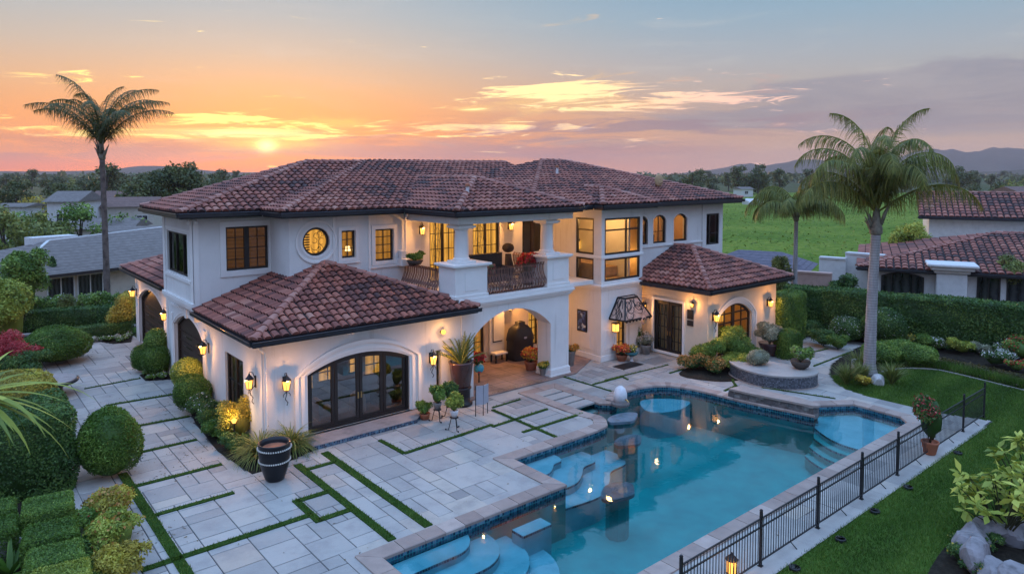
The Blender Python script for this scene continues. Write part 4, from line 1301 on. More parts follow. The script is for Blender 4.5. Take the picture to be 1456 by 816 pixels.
# entry steps at the near left corner: long treads with a rounded free end and a tiled nosing
NOSE = MB()
def tread(pts, z, mat='step_plaster', name='pool_step'):
    o = shelf(name, pts, z, mat); n_ = len(pts)
    a_ = sum(pts[i][0] * pts[(i + 1) % n_][1] - pts[(i + 1) % n_][0] * pts[i][1] for i in range(n_))
    q = list(pts) if a_ > 0 else list(pts)[::-1]
    mosaic_strip(NOSE, q + [q[0]], z - .075, z - .004, .075, .007)
    return o
for k in range(4):
    y_, x_, r_ = 14.18 - .62 * (k + 1), 10.35 + .62 * k, .8 + .3 * k
    tread([(7.87, 14.18), (7.87, y_)] + arc(x_ - r_, y_ + r_, r_, -90, 0, 8) + [(x_, 14.18)], (-.25, -.46, -.70, -.96)[k])
tread([(11.5, 13.35), (12.5, 13.35), (12.5, 13.8), (11.5, 13.8)], -.36)
# shelf steps in the inner corner
for r_, z_ in ((1.0, -.30), (1.75, -.52), (2.45, -.78)):
    pts = [(13.86, 16.57), (13.86, 16.57 - r_ * .9)] + [(13.86 + x, y) for x, y in [(r_ * .6, 16.57 - r_ * .95), (r_ * 1.0, 16.57 - r_ * .75), (r_ * 1.25, 16.57 - r_ * .55), (r_ * 1.6, 16.57 - r_ * .5), (r_ * 1.75, 16.57 - r_ * .25), (r_ * 1.75, 16.57)]]
    tread(smooth_loop(pts, {0, 1, len(pts) - 1}, 4), z_, name='pool_shelf')
shelf('pool_shelf', smooth_loop([(22.6, 18.7), (21.8, 17.6), (22.8, 17.0), (24.1, 17.3), (23.7, 18.2)], set(), 4), -.5)
# spa shelf with curved steps
spa = [(24.99, 12.42), (25.64, 12.72), (25.67, 13.28), (27.46, 12.09), (27.36, 10.36), (26.9, 9.94), (24.25, 9.94)]
def bul(d): return [(24.99 - d * .6, 12.42 - d * .2)] + [(24.99 + (24.25 - 24.99) * t - (.42 * math.sin(math.pi * t) + d), 12.42 + (9.94 - 12.42) * t) for t in [i / 10 for i in range(1, 10)]] + [(24.25 - d, 9.94)]
for d_, z_ in ((.0, -.42), (.32, -.62), (.64, -.86), (.96, -1.1)):
    mosaic_strip(NOSE, bul(d_), z_ - .075, z_ - .004, .075, .012) if False else mosaic_strip(NOSE, bul(d_)[::-1], z_ - .08, z_ - .004, .075, -.012)
    shelf('spa_shelf' if d_ == 0 else 'spa_step', (bul(d_) + [(24.25, 9.935), (26.9, 9.94), (27.36, 10.36), (27.46, 12.09), (25.67, 13.28), (25.64, 12.72)]), z_, 'step_plaster' if d_ == 0 else 'plaster')

props(NOSE.build('step_nosing_tiles', M['mosaic']), kind='structure')
# stepping slabs across the channel by the porch
for k in range(4):
    y = 20.85 - k * .62
    b = MB(); b.box(18.76, 19.86, y - .25, y + .25, -.06, .02); props(b.build('stepping_slab', M['paver'], bevel=.012), kind='structure')
shelf('channel_floor', [(18.73, 18.4), (19.89, 18.6), (19.89, 21.09), (18.73, 21.09)], -.30, 'plaster')

# water
m, out = newmat('pool water'); p = geo_pos()
t = X.nt.nodes.new('ShaderNodeBsdfTransparent'); t.inputs[0].default_value = (.74, .95, .97, 1)
g = X.nt.nodes.new('ShaderNodeBsdfGlossy'); g.inputs['Roughness'].default_value = .025; g.inputs[0].default_value = (.92, .98, 1.0, 1)
f = X.nt.nodes.new('ShaderNodeFresnel'); f.inputs[0].default_value = 1.52
bp_ = X.nt.nodes.new('ShaderNodeBump'); bp_.inputs['Strength'].default_value = .085; bp_.inputs['Distance'].default_value = .05
X.nt.links.new((noise(p, 1.1, 3, .5, .4) + noise(p, 5.0, 2) * .18).s, bp_.inputs['Height'])
X.nt.links.new(bp_.outputs[0], g.inputs['Normal']); X.nt.links.new(bp_.outputs[0], f.inputs['Normal'])
mx = X.nt.nodes.new('ShaderNodeMixShader'); X.nt.links.new(f.outputs[0], mx.inputs[0]); X.nt.links.new(t.outputs[0], mx.inputs[1]); X.nt.links.new(g.outputs[0], mx.inputs[2])
X.nt.links.new(mx.outputs[0], out.inputs[0]); M['water'] = m
b = MB(); sheet(b, inset(POOL, .004), [], WZ); props(b.build('pool_water', M['water']), kind='structure')

# ---- stone ledge between pool and spa, raised mosaic planter bench
M['rock'] = tinted('rough split stone', [(0, (.11, .10, .10)), (.5, (.20, .18, .17)), (1, (.30, .27, .25))], .85, .5, 3, .9, 14, bdist=.06)
led = thing('stone_ledge', (24.9, 14.2, 0), 'raised stone ledge with a rough rock face between the main pool and the shallow spa', 'stone ledge')
top = [(24.42, 15.7), (24.52, 14.9), (24.99, 12.5), (25.1, 12.38), (25.32, 12.36), (25.45, 12.6), (25.5, 13.4), (25.35, 14.4), (25.15, 15.6)]
b = MB(); b.prism(top, .30, .38); b.build('ledge_cap', M['coping'], led, bevel=.02)
b = MB(); rr = random.Random(9); path = resample([(24.46, 15.75), (24.56, 14.9), (25.03, 12.5), (25.3, 12.42)], .3, False)
for (a, c_) in zip(path[:-1], path[1:]):
    zz = -.35
    while zz < .28:
        h_ = rr.uniform(.08, .2); o_ = rr.uniform(-.06, .06)
        q = Vector((c_[0] - a[0], c_[1] - a[1], 0)).normalized(); nn = Vector((q.y, -q.x, 0))
        if nn.x > 0: nn = -nn
        A_ = Vector((*a, 0)) + nn * o_; B_ = Vector((*c_, 0)) + nn * rr.uniform(-.06, .06); I_ = -nn * .3
        z1 = min(zz + h_, .297)
        b.add([A_ + Vector((0, 0, zz)), B_ + Vector((0, 0, zz)), B_ + Vector((0, 0, z1)), A_ + Vector((0, 0, z1)), A_ + I_ + Vector((0, 0, zz)), B_ + I_ + Vector((0, 0, zz)), B_ + I_ + Vector((0, 0, z1)), A_ + I_ + Vector((0, 0, z1))],
              [(0, 1, 2, 3), (3, 2, 6, 7), (0, 3, 7, 4), (1, 5, 6, 2), (0, 4, 5, 1)], 0, rr.random())
        zz += h_ + .01
b.prism(inset([(24.5, 15.65), (24.6, 14.9), (25.06, 12.5), (25.3, 12.45), (25.45, 13.4), (25.12, 15.6)][::-1], .02), -.1, .298, t=.3)
b.build('rock_face', M['rock'], led)
bn = thing('planter_bench', (28.4, 16.2, 0), 'low curved bench wall faced in grey mosaic with a stone top beside the pool', 'bench wall')
c1 = at(1056, 537); ctr = ((28.6), 16.1)
bpts = [(27.0, 17.0), (26.75, 16.2), (26.75, 15.5), (27.05, 14.9), (27.6, 14.4), (28.3, 14.15), (28.95, 14.3), (29.2, 14.75), (29.1, 15.3), (28.9, 15.8), (28.8, 16.6), (28.6, 17.6), (27.6, 17.7)]
bl = smooth_loop(bpts, set(), 4)
b = MB(); b.prism(bl, .0, .50); b.build('bench_core', M['joint'], bn)
b = MB(); b.prism(inset(bl[::-1], -.05) if False else [(28.0 + (x - 28.0) * 1.025, 15.9 + (y - 15.9) * 1.02) for x, y in bl], .50, .57); b.build('bench_top', M['paver'], bn, bevel=.015)
M['mosaic_grey'] = tinted('grey slate mosaic', [(0, (.05, .055, .07)), (.5, (.10, .115, .14)), (1, (.20, .22, .26))], .4, .2, 6, .2, 30)
b = MB()
bo = bl if sum(bl[i][0] * bl[(i + 1) % len(bl)][1] - bl[(i + 1) % len(bl)][0] * bl[i][1] for i in range(len(bl))) > 0 else bl[::-1]
mosaic_strip(b, bo + [bo[0]], .012, .49, .055, .008); b.build('bench_tiles', M['mosaic_grey'], bn)
b = MB(); b.prism([(28.0 + (x - 28.0) * 1.04, 15.9 + (y - 15.9) * 1.035) for x, y in bl], .002, .03); b.build('bench_footing', M['coping'], bn)

# ---- lawn and flower borders on the right
LAWN = [(29.5, 8.02), (28.98, 9.4), (28.9, 11.2), (28.9, 12.2), (29.15, 13.2), (29.8, 14.0), (30.8, 14.55), (31.6, 14.0), (33.0, 13.35), (34.4, 12.9), (35.3, 11.8), (35.0, 9.8), (34.7, 8.2), (34.5, 5), (36, -2), (40, -14), (20, -20), (8, -6), (8, 7.98), (14, 7.98)]
b = MB(); sheet(b, LAWN, [], -.02); props(b.build('lawn', M['lawn']), kind='structure')
BORDER = [(30.8, 14.56), (31.6, 14.01), (33.0, 13.36), (34.4, 12.91), (35.3, 11.81), (35.0, 9.8), (34.7, 8.2), (34.5, 5), (36, -2), (62, -8), (58, 10), (40, 22.5), (34.2, 22.5), (34.4, 19.6), (38, 18.4), (38, 16.3), (35, 16.0), (32.4, 15.5)]
b = MB(); sheet(b, BORDER, [], -.024); props(b.build('garden_bed', M['soil']), kind='structure')
b = MB(); sheet(b, [(-8, 7.5), (2.2, 7.97), (2.2, 36), (2.9, 43.4), (8.4, 43.2), (10, 46), (-30, 60), (-30, 12)], [], -.026); props(b.build('garden_bed', M['soil']), kind='structure')
# near edging of the lawn and the planted island at bottom right
M['edging'] = simple('pale concrete edging', (.42, .40, .38), .85, var=.15)
b = MB(); q = smooth_loop([(33.0, 13.35), (34.4, 12.9), (35.3, 11.8), (35.0, 9.8), (34.7, 8.2), (34.5, 5), (36, -2)], {0, 6}, 5)[:-5]
for a, c_ in zip(q[:-1], q[1:]): b.bar((*a, .0), (*c_, .0), .045, .06)
props(b.build('lawn_edging', M['edging']), kind='structure')
ISLAND = smooth_loop([at(1322, 830), at(1330, 795), at(1352, 770), at(1385, 752), at(1440, 745), at(1520, 760), at(1520, 860), at(1400, 880)], set(), 5)
b = MB(); sheet(b, ISLAND, [], -.012); props(b.build('flower_bed', M['soil']), kind='structure')

# ---- grass strips let into the paving
GS = []
def gs(a, b_, w_=.24): GS.append((a, b_, w_ * .82))
gs((4.17, 8.2), (4.17, 23.3), .30); gs((8.46, 14.75), (8.46, 20.55), .27); gs((9.52, 14.75), (9.52, 20.9), .30)
gs((3.4, 17.25), (7.5, 17.25)); gs((7.47, 16.75), (7.47, 18.3)); gs((7.47, 18.22), (8.4, 18.22)); gs((7.47, 16.84), (8.4, 16.84))
gs((4.3, 19.86), (6.32, 19.86), .2); gs((4.3, 22.08), (6.68, 22.08), .2); gs((4.3, 24.7), (6.68, 24.7), .18); gs((8.5, 20.0), (9.5, 20.0), .18)
for pa, pb, w_ in (((180, 609), (270, 592), .17), ((150, 577), (252, 560), .17), ((540, 626), (575, 645), .18), ((575, 645), (700, 604), .16), ((700, 607), (778, 582), .16), ((700, 583), (794, 623), .16), ((743, 615), (829, 588), .16),
                   ((700, 580), (740, 568), .10), ((798, 535), (874, 558), .09), ((700, 561), (798, 535), .10), ((843, 547), (885, 536), .12), ((885, 536), (893, 540), .1), ((1030, 556), (1046, 549), .12), ((1046, 549), (1070, 555), .12), ((1046, 549), (1041, 540), .12),
                   ((952, 531), (972, 525), .11), ((1157, 521), (1206, 502), .10), ((1083, 551), (1188, 567), .09), ((1144, 504), (1177, 496), .1), ((860, 541), (950, 519), .07), ((120, 553), (200, 538), .1)):
    gs(at(*pa), at(*pb), w_)
M['strip_base'] = groundmat('turf strip', [(.3, (.018, .045, .008)), (.5, (.03, .07, .012)), (.7, (.05, .10, .02))], 6, .5, .8, 60, .02)
b = MB()
for (a, c_, w_) in GS: b.bar((*a, .005), (*c_, .005), w_, .04)
props(b.build('turf_strips', M['strip_base']), kind='stuff')
M['grass'] = leafmat('grass blades', (.04, .09, .011), (.082, .17, .02), (.17, .26, .045), .3, .6)
def blades(name, P, hgt, wid, rng, lean=.5):
    """One thin triangle per blade, standing on the points P."""
    n = len(P); a = rng.uniform(0, 2 * np.pi, n); h = hgt * rng.uniform(.55, 1.3, n)
    d = np.stack([np.cos(a), np.sin(a), np.zeros(n)], 1) * (wid / 2)
    tip = P + np.stack([rng.normal(0, lean, n) * h, rng.normal(0, lean, n) * h, h], 1)
    V_ = np.stack([P - d, P + d, tip], 1).reshape(-1, 3)
    t_ = np.clip(rng.normal(.5, .24, n) + .18 * np.sin(P[:, 0] * 1.3 + 1) * np.cos(P[:, 1] * 1.7) + .20 * np.sin(P[:, 1] * 4.2 + np.sin(P[:, 0] * .5)) + .16 * np.sin(P[:, 0] * .37 + 2) * np.sin(P[:, 1] * .53), 0, 1)
    return mesh_np(name, V_, np.arange(3 * n).reshape(n, 3), t_, M['grass'])
PP = []
for (a, c_, w_) in GS:
    L_ = math.hypot(c_[0] - a[0], c_[1] - a[1]); n_ = int(L_ * w_ * 900)
    t_ = RNG.uniform(0, 1, n_); o_ = RNG.uniform(-.54, .54, n_) * w_; ux, uy = (c_[0] - a[0]) / L_, (c_[1] - a[1]) / L_
    PP.append(np.stack([a[0] + (c_[0] - a[0]) * t_ - uy * o_, a[1] + (c_[1] - a[1]) * t_ + ux * o_, np.full(n_, .02)], 1))
props(blades('turf_strip_grass', np.concatenate(PP), .055, .022, RNG, .35), kind='stuff')
def scatter_poly(poly, n, rng, excl=(), box=None):
    xs = [p[0] for p in poly]; ys = [p[1] for p in poly]; bx = box or (min(xs), max(xs), min(ys), max(ys)); out = []
    P = np.stack([rng.uniform(bx[0], bx[1], n), rng.uniform(bx[2], bx[3], n)], 1)
    def ins(poly):
        r = np.zeros(len(P), bool); k = len(poly)
        for i in range(k):
            x0, y0 = poly[i]; x1, y1 = poly[i - 1]
            c_ = ((y0 > P[:, 1]) != (y1 > P[:, 1])) & (P[:, 0] < (x1 - x0) * (P[:, 1] - y0) / ((y1 - y0) if y1 != y0 else 1e-9) + x0); r ^= c_
        return r
    k = ins(poly)
    for e in excl: k &= ~ins(e)
    return P[k]
q = scatter_poly(LAWN, 520000, RNG, [ISLAND], (13, 36, -3, 15))
props(blades('lawn_grass', np.concatenate([q, np.full((len(q), 1), -.02)], 1), .07, .018, RNG, .45), kind='stuff')

# fallen leaves gathered along the beds and strips
M['litter'] = tinted('fallen leaves', [(0, (.06, .035, .015)), (.5, (.14, .085, .03)), (1, (.20, .16, .05))], .9, .1)
LP = []
for (x, y, sp, n_) in ((6.7, 23.5, 1.0, 90), (6.9, 27, .8, 60), (4.6, 22.5, .9, 60), (3.9, 18.5, .7, 50), (8.6, 20.6, .8, 60), (5.5, 40, 1.5, 70), (26.2, 18.0, .9, 50), (29.3, 16.4, .9, 50), (13, 20.5, 2.0, 60), (10, 18, 4, 70), (24, 20.5, 2.5, 60), (20, 8.9, 5, 40), (6, 30, 1.2, 60)):
    LP += [(RNG.normal(x, sp), RNG.normal(y, sp), .006) for _ in range(n_)]
LP = np.array([q for q in LP if inside(q[:2], PATIO) and not inside(q[:2], POOL_OUT)])
a_ = RNG.uniform(0, 6.283, len(LP)); L_ = RNG.uniform(.02, .05, len(LP)); d_ = np.stack([np.cos(a_), np.sin(a_), np.zeros(len(LP))], 1) * L_[:, None]; e_ = np.stack([-np.sin(a_), np.cos(a_), np.zeros(len(LP))], 1) * (L_ * .35)[:, None]
up_ = np.stack([np.zeros(len(LP)), np.zeros(len(LP)), RNG.uniform(.003, .02, len(LP))], 1)
props(mesh_np('leaf_litter', np.stack([LP - d_, LP - e_ + up_, LP + d_, LP + e_ + up_ * .5], 1).reshape(-1, 3), np.arange(4 * len(LP)).reshape(-1, 4), RNG.uniform(0, 1, len(LP)), M['litter']), kind='stuff')

# =================================================================== PLANTING
def unit(v): return v / np.maximum(1e-9, np.linalg.norm(v, axis=1))[:, None]


def leaves(P, N, size, rng, spread=.7, aspect=.55, clump=1.2, tvar=.2, hang=0.0, tbase=.5):
    """Diamond leaves at P, roughly facing N; returns verts, quads, tints."""
    n = len(P)
    f = unit(N + rng.normal(0, spread, (n, 3)))
    a = rng.normal(0, 1, (n, 3)); a[:, 2] -= hang
    a = unit(a - f * (a * f).sum(1)[:, None]); b = np.cross(f, a)
    L_ = (size * rng.uniform(.6, 1.35, n))[:, None]; Wd = L_ * aspect / 2
    V_ = np.stack([P, P + a * L_ * .5 + b * Wd + f * L_ * .06, P + a * L_, P + a * L_ * .5 - b * Wd + f * L_ * .06], 1).reshape(-1, 3)
    t_ = tbase + .17 * np.sin(P[:, 0] * 5.1 / clump + P[:, 2] * 3.7 / clump) + .14 * np.sin(P[:, 1] * 6.3 / clump - P[:, 2] * 4.1 / clump + 1.7) + rng.normal(0, tvar, n)
    return V_, np.arange(4 * n).reshape(n, 4), np.clip(t_, 0, 1)


def core_of(P, N, inset_, res): pass


G1 = ((.04, .092, .011), (.09, .185, .022), (.20, .31, .048))
M['hedge'] = leafmat('dark hedge leaves', *G1)
M['box'] = leafmat('clipped box leaves', (0.052, 0.114, 0.018), (0.145, 0.260, 0.040), (0.339, 0.454, 0.089))
M['lime'] = leafmat('yellow green leaves', (0.122, 0.181, 0.024), (0.339, 0.397, 0.059), (0.600, 0.600, 0.109))
M['gold'] = leafmat('golden leaves', (0.170, 0.160, 0.024), (0.461, 0.364, 0.050), (0.600, 0.590, 0.100))
M['deep'] = leafmat('deep green shrub leaves', (0.029, 0.073, 0.016), (0.067, 0.148, 0.032), (0.170, 0.272, 0.059))
M['grey'] = leafmat('silver grey leaves', (0.145, 0.160, 0.109), (0.339, 0.352, 0.238), (0.600, 0.600, 0.437))
M['red_leaf'] = leafmat('red shrub leaves', (0.242, 0.018, 0.024), (0.532, 0.046, 0.059), (0.600, 0.136, 0.119))
M['orange_leaf'] = leafmat('orange tipped leaves', (0.170, 0.114, 0.024), (0.484, 0.227, 0.059), (0.600, 0.318, 0.100))
M['palm_leaf'] = leafmat('palm leaflets', (0.058, 0.084, 0.015), (0.166, 0.186, 0.032), (0.358, 0.312, 0.074), .3)
M['palm_dark'] = leafmat('palm leaflets darkened for sunset backlight', (0.044, 0.059, 0.021), (0.097, 0.114, 0.036), (0.206, 0.204, 0.069), .3)  # backlit silhouette put into darker leaf colours
M['far_tree'] = leafmat('far tree leaves', (0.044, 0.067, 0.024), (0.097, 0.125, 0.040), (0.193, 0.193, 0.059))
M['olive'] = leafmat('olive tree leaves', (0.072, 0.102, 0.024), (0.182, 0.215, 0.050), (0.339, 0.352, 0.089))
M['flower_red'] = leafmat('red petals', (.35, .01, .02), (.55, .03, .03), (.65, .12, .08), .2)
M['flower_orange'] = leafmat('orange petals', (.55, .12, .01), (.65, .25, .03), (.7, .42, .08), .2)
M['flower_yellow'] = leafmat('yellow petals', (.5, .32, .02), (.62, .45, .05), (.7, .6, .15), .2)
M['flower_white'] = leafmat('white petals', (.5, .5, .5), (.62, .6, .6), (.75, .72, .72), .2)
M['flower_blue'] = leafmat('violet petals', (.08, .06, .3), (.14, .12, .45), (.25, .2, .55), .2)
M['bark'] = simple('grey brown bark', (.09, .07, .055), .95, var=.3, scale=6, bstr=.8, fine=25)
M['stem'] = simple('green brown stem', (.05, .05, .02), .9, var=.2)

def shell_mesh(name, V_, Q_, T_, mat, corev, coref, parent=None, extra=None):
    """Leaves plus the dense inner growth they stand on, as one mesh; extra is a list of (V, Q, T, material)."""
    vs, qs, ts, ms, mats = [V_], [Q_], [T_], [np.zeros(len(Q_), int)], [mat]
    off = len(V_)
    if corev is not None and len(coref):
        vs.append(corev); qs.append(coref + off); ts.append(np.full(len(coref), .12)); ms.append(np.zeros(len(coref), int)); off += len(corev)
    for (v, q, t, m_) in (extra or []):
        vs.append(v); qs.append(q + off); ts.append(t); ms.append(np.full(len(q), len(mats))); mats.append(m_); off += len(v)
    return mesh_np(name, np.concatenate(vs), np.concatenate(qs), np.concatenate(ts), None, parent, mats, np.concatenate(ms))


def ell_core(c, r, n=14, k=9, wob=.0, rng=None):
    v = []; 
    for i in range(k + 1):
        for j in range(n):
            a, b_ = math.pi * i / k, 2 * math.pi * j / n
            w_ = 1 + (rng.uniform(-wob, wob) if rng is not None else 0)
            v.append((c[0] + r[0] * w_ * math.sin(a) * math.cos(b_), c[1] + r[1] * w_ * math.sin(a) * math.sin(b_), c[2] + r[2] * w_ * math.cos(a)))
    f = [(i * n + j, (i + 1) * n + j, (i + 1) * n + (j + 1) % n, i * n + (j + 1) % n) for i in range(k) for j in range(n)]
    return np.array(v), np.array(f)


def lumps(P, s, a):
    return a * (np.sin(P[:, 0] * 3.1 / s + 1) * np.sin(P[:, 1] * 2.7 / s + 2) + .7 * np.sin(P[:, 2] * 3.9 / s + P[:, 0] * 1.3 / s) + .4 * np.sin(P[:, 1] * 7.0 / s + P[:, 2] * 5.0 / s))


def ellipsoid_shrub(name, c, r, mat, label, cat='shrub', group=None, size=.06, dens=1400, wob=.04, spread=.65, extra=None, parent=None, zmin=.02, loose=0.022):
    """A clipped ball or a loose mound: c is the base centre, r the three radii (the ball stands on the ground)."""
    rng = RNG
    area = 4 * math.pi * ((r[0] * r[1]) ** 1.6 + 2 * ((r[0] * r[2]) ** 1.6)) ** (1 / 1.6) / 3 ** (1 / 1.6)
    n = int(area * dens)
    d = unit(rng.normal(0, 1, (n, 3))); d[:, 2] = np.where(d[:, 2] < -.75, -d[:, 2], d[:, 2])
    R_ = np.array(r)
    P = d * R_; Nn = unit(d / R_)
    P = P + Nn * (lumps(P + np.array(c)[None, :] * 1.7, max(r), wob * max(r)) + rng.normal(0, loose, n) - size * .3)[:, None]
    P[:, 2] += r[2]; k = P[:, 2] > zmin; P, Nn = P[k], Nn[k]
    V_, Q_, T_ = leaves(P, Nn, size, rng, spread)
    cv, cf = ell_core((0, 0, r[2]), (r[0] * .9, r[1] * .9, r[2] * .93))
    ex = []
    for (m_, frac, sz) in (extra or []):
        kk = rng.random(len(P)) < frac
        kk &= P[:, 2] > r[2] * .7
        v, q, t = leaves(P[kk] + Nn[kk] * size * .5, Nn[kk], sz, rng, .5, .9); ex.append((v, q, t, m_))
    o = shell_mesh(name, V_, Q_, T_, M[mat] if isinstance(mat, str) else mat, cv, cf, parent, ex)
    if parent is None:
        o.location = c
        props(o, label, cat, group)
    else: o.location = Vector(c) - root_loc(parent)
    return o


def hedge_box(name, a, b, wd, h, mat, label, group=None, size=.06, dens=1300, rad=.12, wob=.03, cat='hedge', z0=0.0, spread=.6):
    """Clipped hedge along a-b, wd wide and h high, with softened edges."""
    rng = RNG; a, b = np.array(a[:2], float), np.array(b[:2], float); L_ = np.linalg.norm(b - a); u = (b - a) / L_; v = np.array([-u[1], u[0]])
    A = [(L_ * wd), (L_ * h), (L_ * h), (wd * h), (wd * h)]; n = int(sum(A) * dens)
    pick = rng.choice(5, n, p=np.array(A) / sum(A)); s, t = rng.uniform(0, 1, n), rng.uniform(0, 1, n)
    x = np.where(pick == 3, 0, np.where(pick == 4, L_, s * L_)); y = np.where(pick == 1, -wd / 2, np.where(pick == 2, wd / 2, np.where(pick == 0, (t - .5) * wd, (s - .5) * wd)))
    z = np.where(pick == 0, h, t * h)
    P = np.stack([x, y, z], 1)
    Cc = np.stack([np.clip(x, rad, L_ - rad), np.clip(y, -wd / 2 + rad, wd / 2 - rad), np.clip(z, 0, h - rad)], 1)
    Nn = unit(P - Cc); P = Cc + Nn * rad
    P = P + Nn * (lumps(P, 1.0, wob) - size * .3)[:, None]
    wx = lambda Q: np.stack([Q[:, 0] * u[0] + Q[:, 1] * v[0], Q[:, 0] * u[1] + Q[:, 1] * v[1], Q[:, 2]], 1)
    P, Nn = wx(P), wx(Nn)
    V_, Q_, T_ = leaves(P, Nn, size, rng, spread)
    q = rad * .45 + .02
    cb = np.array([(X_, Y_, Z_) for Z_ in (0, h - q) for Y_ in (-wd / 2 + q, wd / 2 - q) for X_ in (q, L_ - q)])
    cf = np.array([(0, 2, 3, 1), (4, 5, 7, 6), (0, 1, 5, 4), (2, 6, 7, 3), (0, 4, 6, 2), (1, 3, 7, 5)])
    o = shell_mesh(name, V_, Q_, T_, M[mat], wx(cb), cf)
    o.location = (a[0], a[1], z0)
    return props(o, label, cat, group)


def lobed_shrub(name, c, r, h, mat, label, cat='shrub', group=None, size=.09, nl=9, dens=420, extra=None, parent=None, stems=True, seed=0, flat=1.0):
    """Loose leafy shrub: overlapping lobes of leaves with gaps between, on a few stems."""
    rng = np.random.default_rng(100 + seed + int(abs(c[0] * 31 + c[1] * 17)))
    Ps, Ns = [], []
    for i in range(nl):
        an = rng.uniform(0, 6.28); rr = r * math.sqrt(rng.uniform(0, .62)); z = h * rng.uniform(.38, .82)
        lr = r * rng.uniform(.30, .5)
        n = int(dens * lr * lr * 12.5) + 25
        d = unit(rng.normal(0, 1, (n, 3))); d[:, 2] = np.where(d[:, 2] < -.5, -d[:, 2], d[:, 2]); rad = lr * rng.uniform(.55, 1.08, n)[:, None]
        p = d * rad * np.array([1, 1, min(1.2, h / r * .55) * flat]) + np.array([rr * math.cos(an), rr * math.sin(an), z]); Ps.append(p); Ns.append(d)
    P, Nn = np.concatenate(Ps), np.concatenate(Ns); k = P[:, 2] > .01; P, Nn = P[k], Nn[k]
    V_, Q_, T_ = leaves(P, Nn + np.array([0, 0, .3]), size, rng, .6, .5, clump=max(.5, r))
    ex = []
    for (m_, frac, sz) in (extra or []):
        kk = (rng.random(len(P)) < frac) & (P[:, 2] > h * .45)
        v, q, t = leaves(P[kk] + Nn[kk] * size * .6, Nn[kk], sz, rng, .5, .9); ex.append((v, q, t, m_))
    if stems:
        mb = MB()
        for i in range(5):
            an = 6.28 * i / 5 + rng.uniform(0, 1); mb.bar((.02 * math.cos(an), .02 * math.sin(an), 0), (r * .45 * math.cos(an), r * .45 * math.sin(an), h * .6), .02)
        ex.append((np.array(mb.v), np.array(mb.f), np.full(len(mb.f), .5), M['stem']))
    cv, cf = ell_core((0, 0, h * .45), (r * .55, r * .55, h * .34), 10, 6, .12, rng)
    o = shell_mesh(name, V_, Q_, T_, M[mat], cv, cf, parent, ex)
    if parent is None: o.location = c; props(o, label, cat, group)
    else: o.location = Vector(c) - root_loc(parent)
    return o


def blade_clump(name, c, n, L_, wid, mat, label, cat='plant', group=None, e0=(.5, 1.4), droop=1.4, parent=None, seed=0, seg=6, az=(0, 6.283), fold=.0):
    """Arching strap leaves from one base (grasses, yuccas, cycads)."""
    rng = random.Random(50 + seed); V_, Q_, T_ = [], [], []
    for i in range(n):
        a = rng.uniform(*az); e = rng.uniform(*e0); l = L_ * rng.uniform(.65, 1.15); dr = droop * rng.uniform(.6, 1.3); t_ = min(1, max(0, rng.gauss(.5, .22)))
        p = Vector((.05 * L_ * math.cos(a) * rng.random(), .05 * L_ * math.sin(a) * rng.random(), 0)); b0 = len(V_); sd = Vector((-math.sin(a), math.cos(a), 0))
        for k in range(seg + 1):
            f = k / seg; w_ = wid * (1 - f ** 1.8) * (.55 + .45 * min(1, f * 4)) / 2 + .001
            V_ += [tuple(p - sd * w_), tuple(p + sd * w_)]
            ee = e - dr * f ** 1.2
            p = p + Vector((math.cos(a) * math.cos(ee), math.sin(a) * math.cos(ee), math.sin(ee))) * (l / seg)
            if k < seg: Q_.append((b0 + 2 * k, b0 + 2 * k + 1, b0 + 2 * k + 3, b0 + 2 * k + 2)); T_.append(t_)
    o = mesh_np(name, np.array(V_), np.array(Q_), np.array(T_), M[mat], parent)
    if parent is None: o.location = c; props(o, label, cat, group)
    else: o.location = Vector(c) - root_loc(parent)
    return o


def frond(az, e0, L_, droop, rng, leaf=.9, n=46, hang=1.0, w=.03, base=(0, 0, 0), twist=0.0, curl=1.35):
    """One feather palm frond: rachis tube and drooping leaflets."""
    P = []; p = Vector(base); seg = 16
    for k in range(seg + 1):
        f = k / seg; P.append(p.copy()); e = e0 - droop * f ** curl; aa = az + twist * f
        p = p + Vector((math.cos(aa) * math.cos(e), math.sin(aa) * math.cos(e), math.sin(e))) * (L_ / seg)
    mb = MB(); mb.tube(P, [.045 * (1 - .85 * k / seg) + .004 for k in range(seg + 1)], 5)
    V_ = list(mb.v); Q_ = [f for f in mb.f if len(f) == 4]; T_ = [.75] * len(Q_)
    for i in range(n):
        f = .12 + .88 * (i + .5) / n; k = min(seg - 1, int(f * seg)); q = P[k].lerp(P[k + 1], f * seg - k); d = (P[k + 1] - P[k]).normalized()
        s = d.cross(Vector((0, 0, 1))).normalized()
        ll = leaf * (math.sin(math.pi * min(1, .12 + .86 * f)) ** .6) * rng.uniform(.6, 1.2)
        for sg in (-1, 1):
            dr = (s * sg * rng.uniform(.7, 1.0) + d * rng.uniform(.5, .8) + Vector((0, 0, rng.uniform(-.45, .6)))).normalized()
            wv = d.cross(dr).cross(dr).normalized() * (w / 2); a = q; b0 = len(V_); t_ = min(1, max(0, rng.gauss(.5, .2)))
            for j in range(4):
                g_ = j / 3; ww = wv * (1 - .8 * g_)
                V_ += [tuple(a - ww), tuple(a + ww)]
                d2 = (dr + Vector((0, 0, -hang * (.35 + 1.25 * g_)))).normalized(); a = a + d2 * (ll / 3)
                if j < 3: Q_.append((b0 + 2 * j, b0 + 2 * j + 1, b0 + 2 * j + 3, b0 + 2 * j + 2)); T_.append(t_)
    return V_, Q_, T_


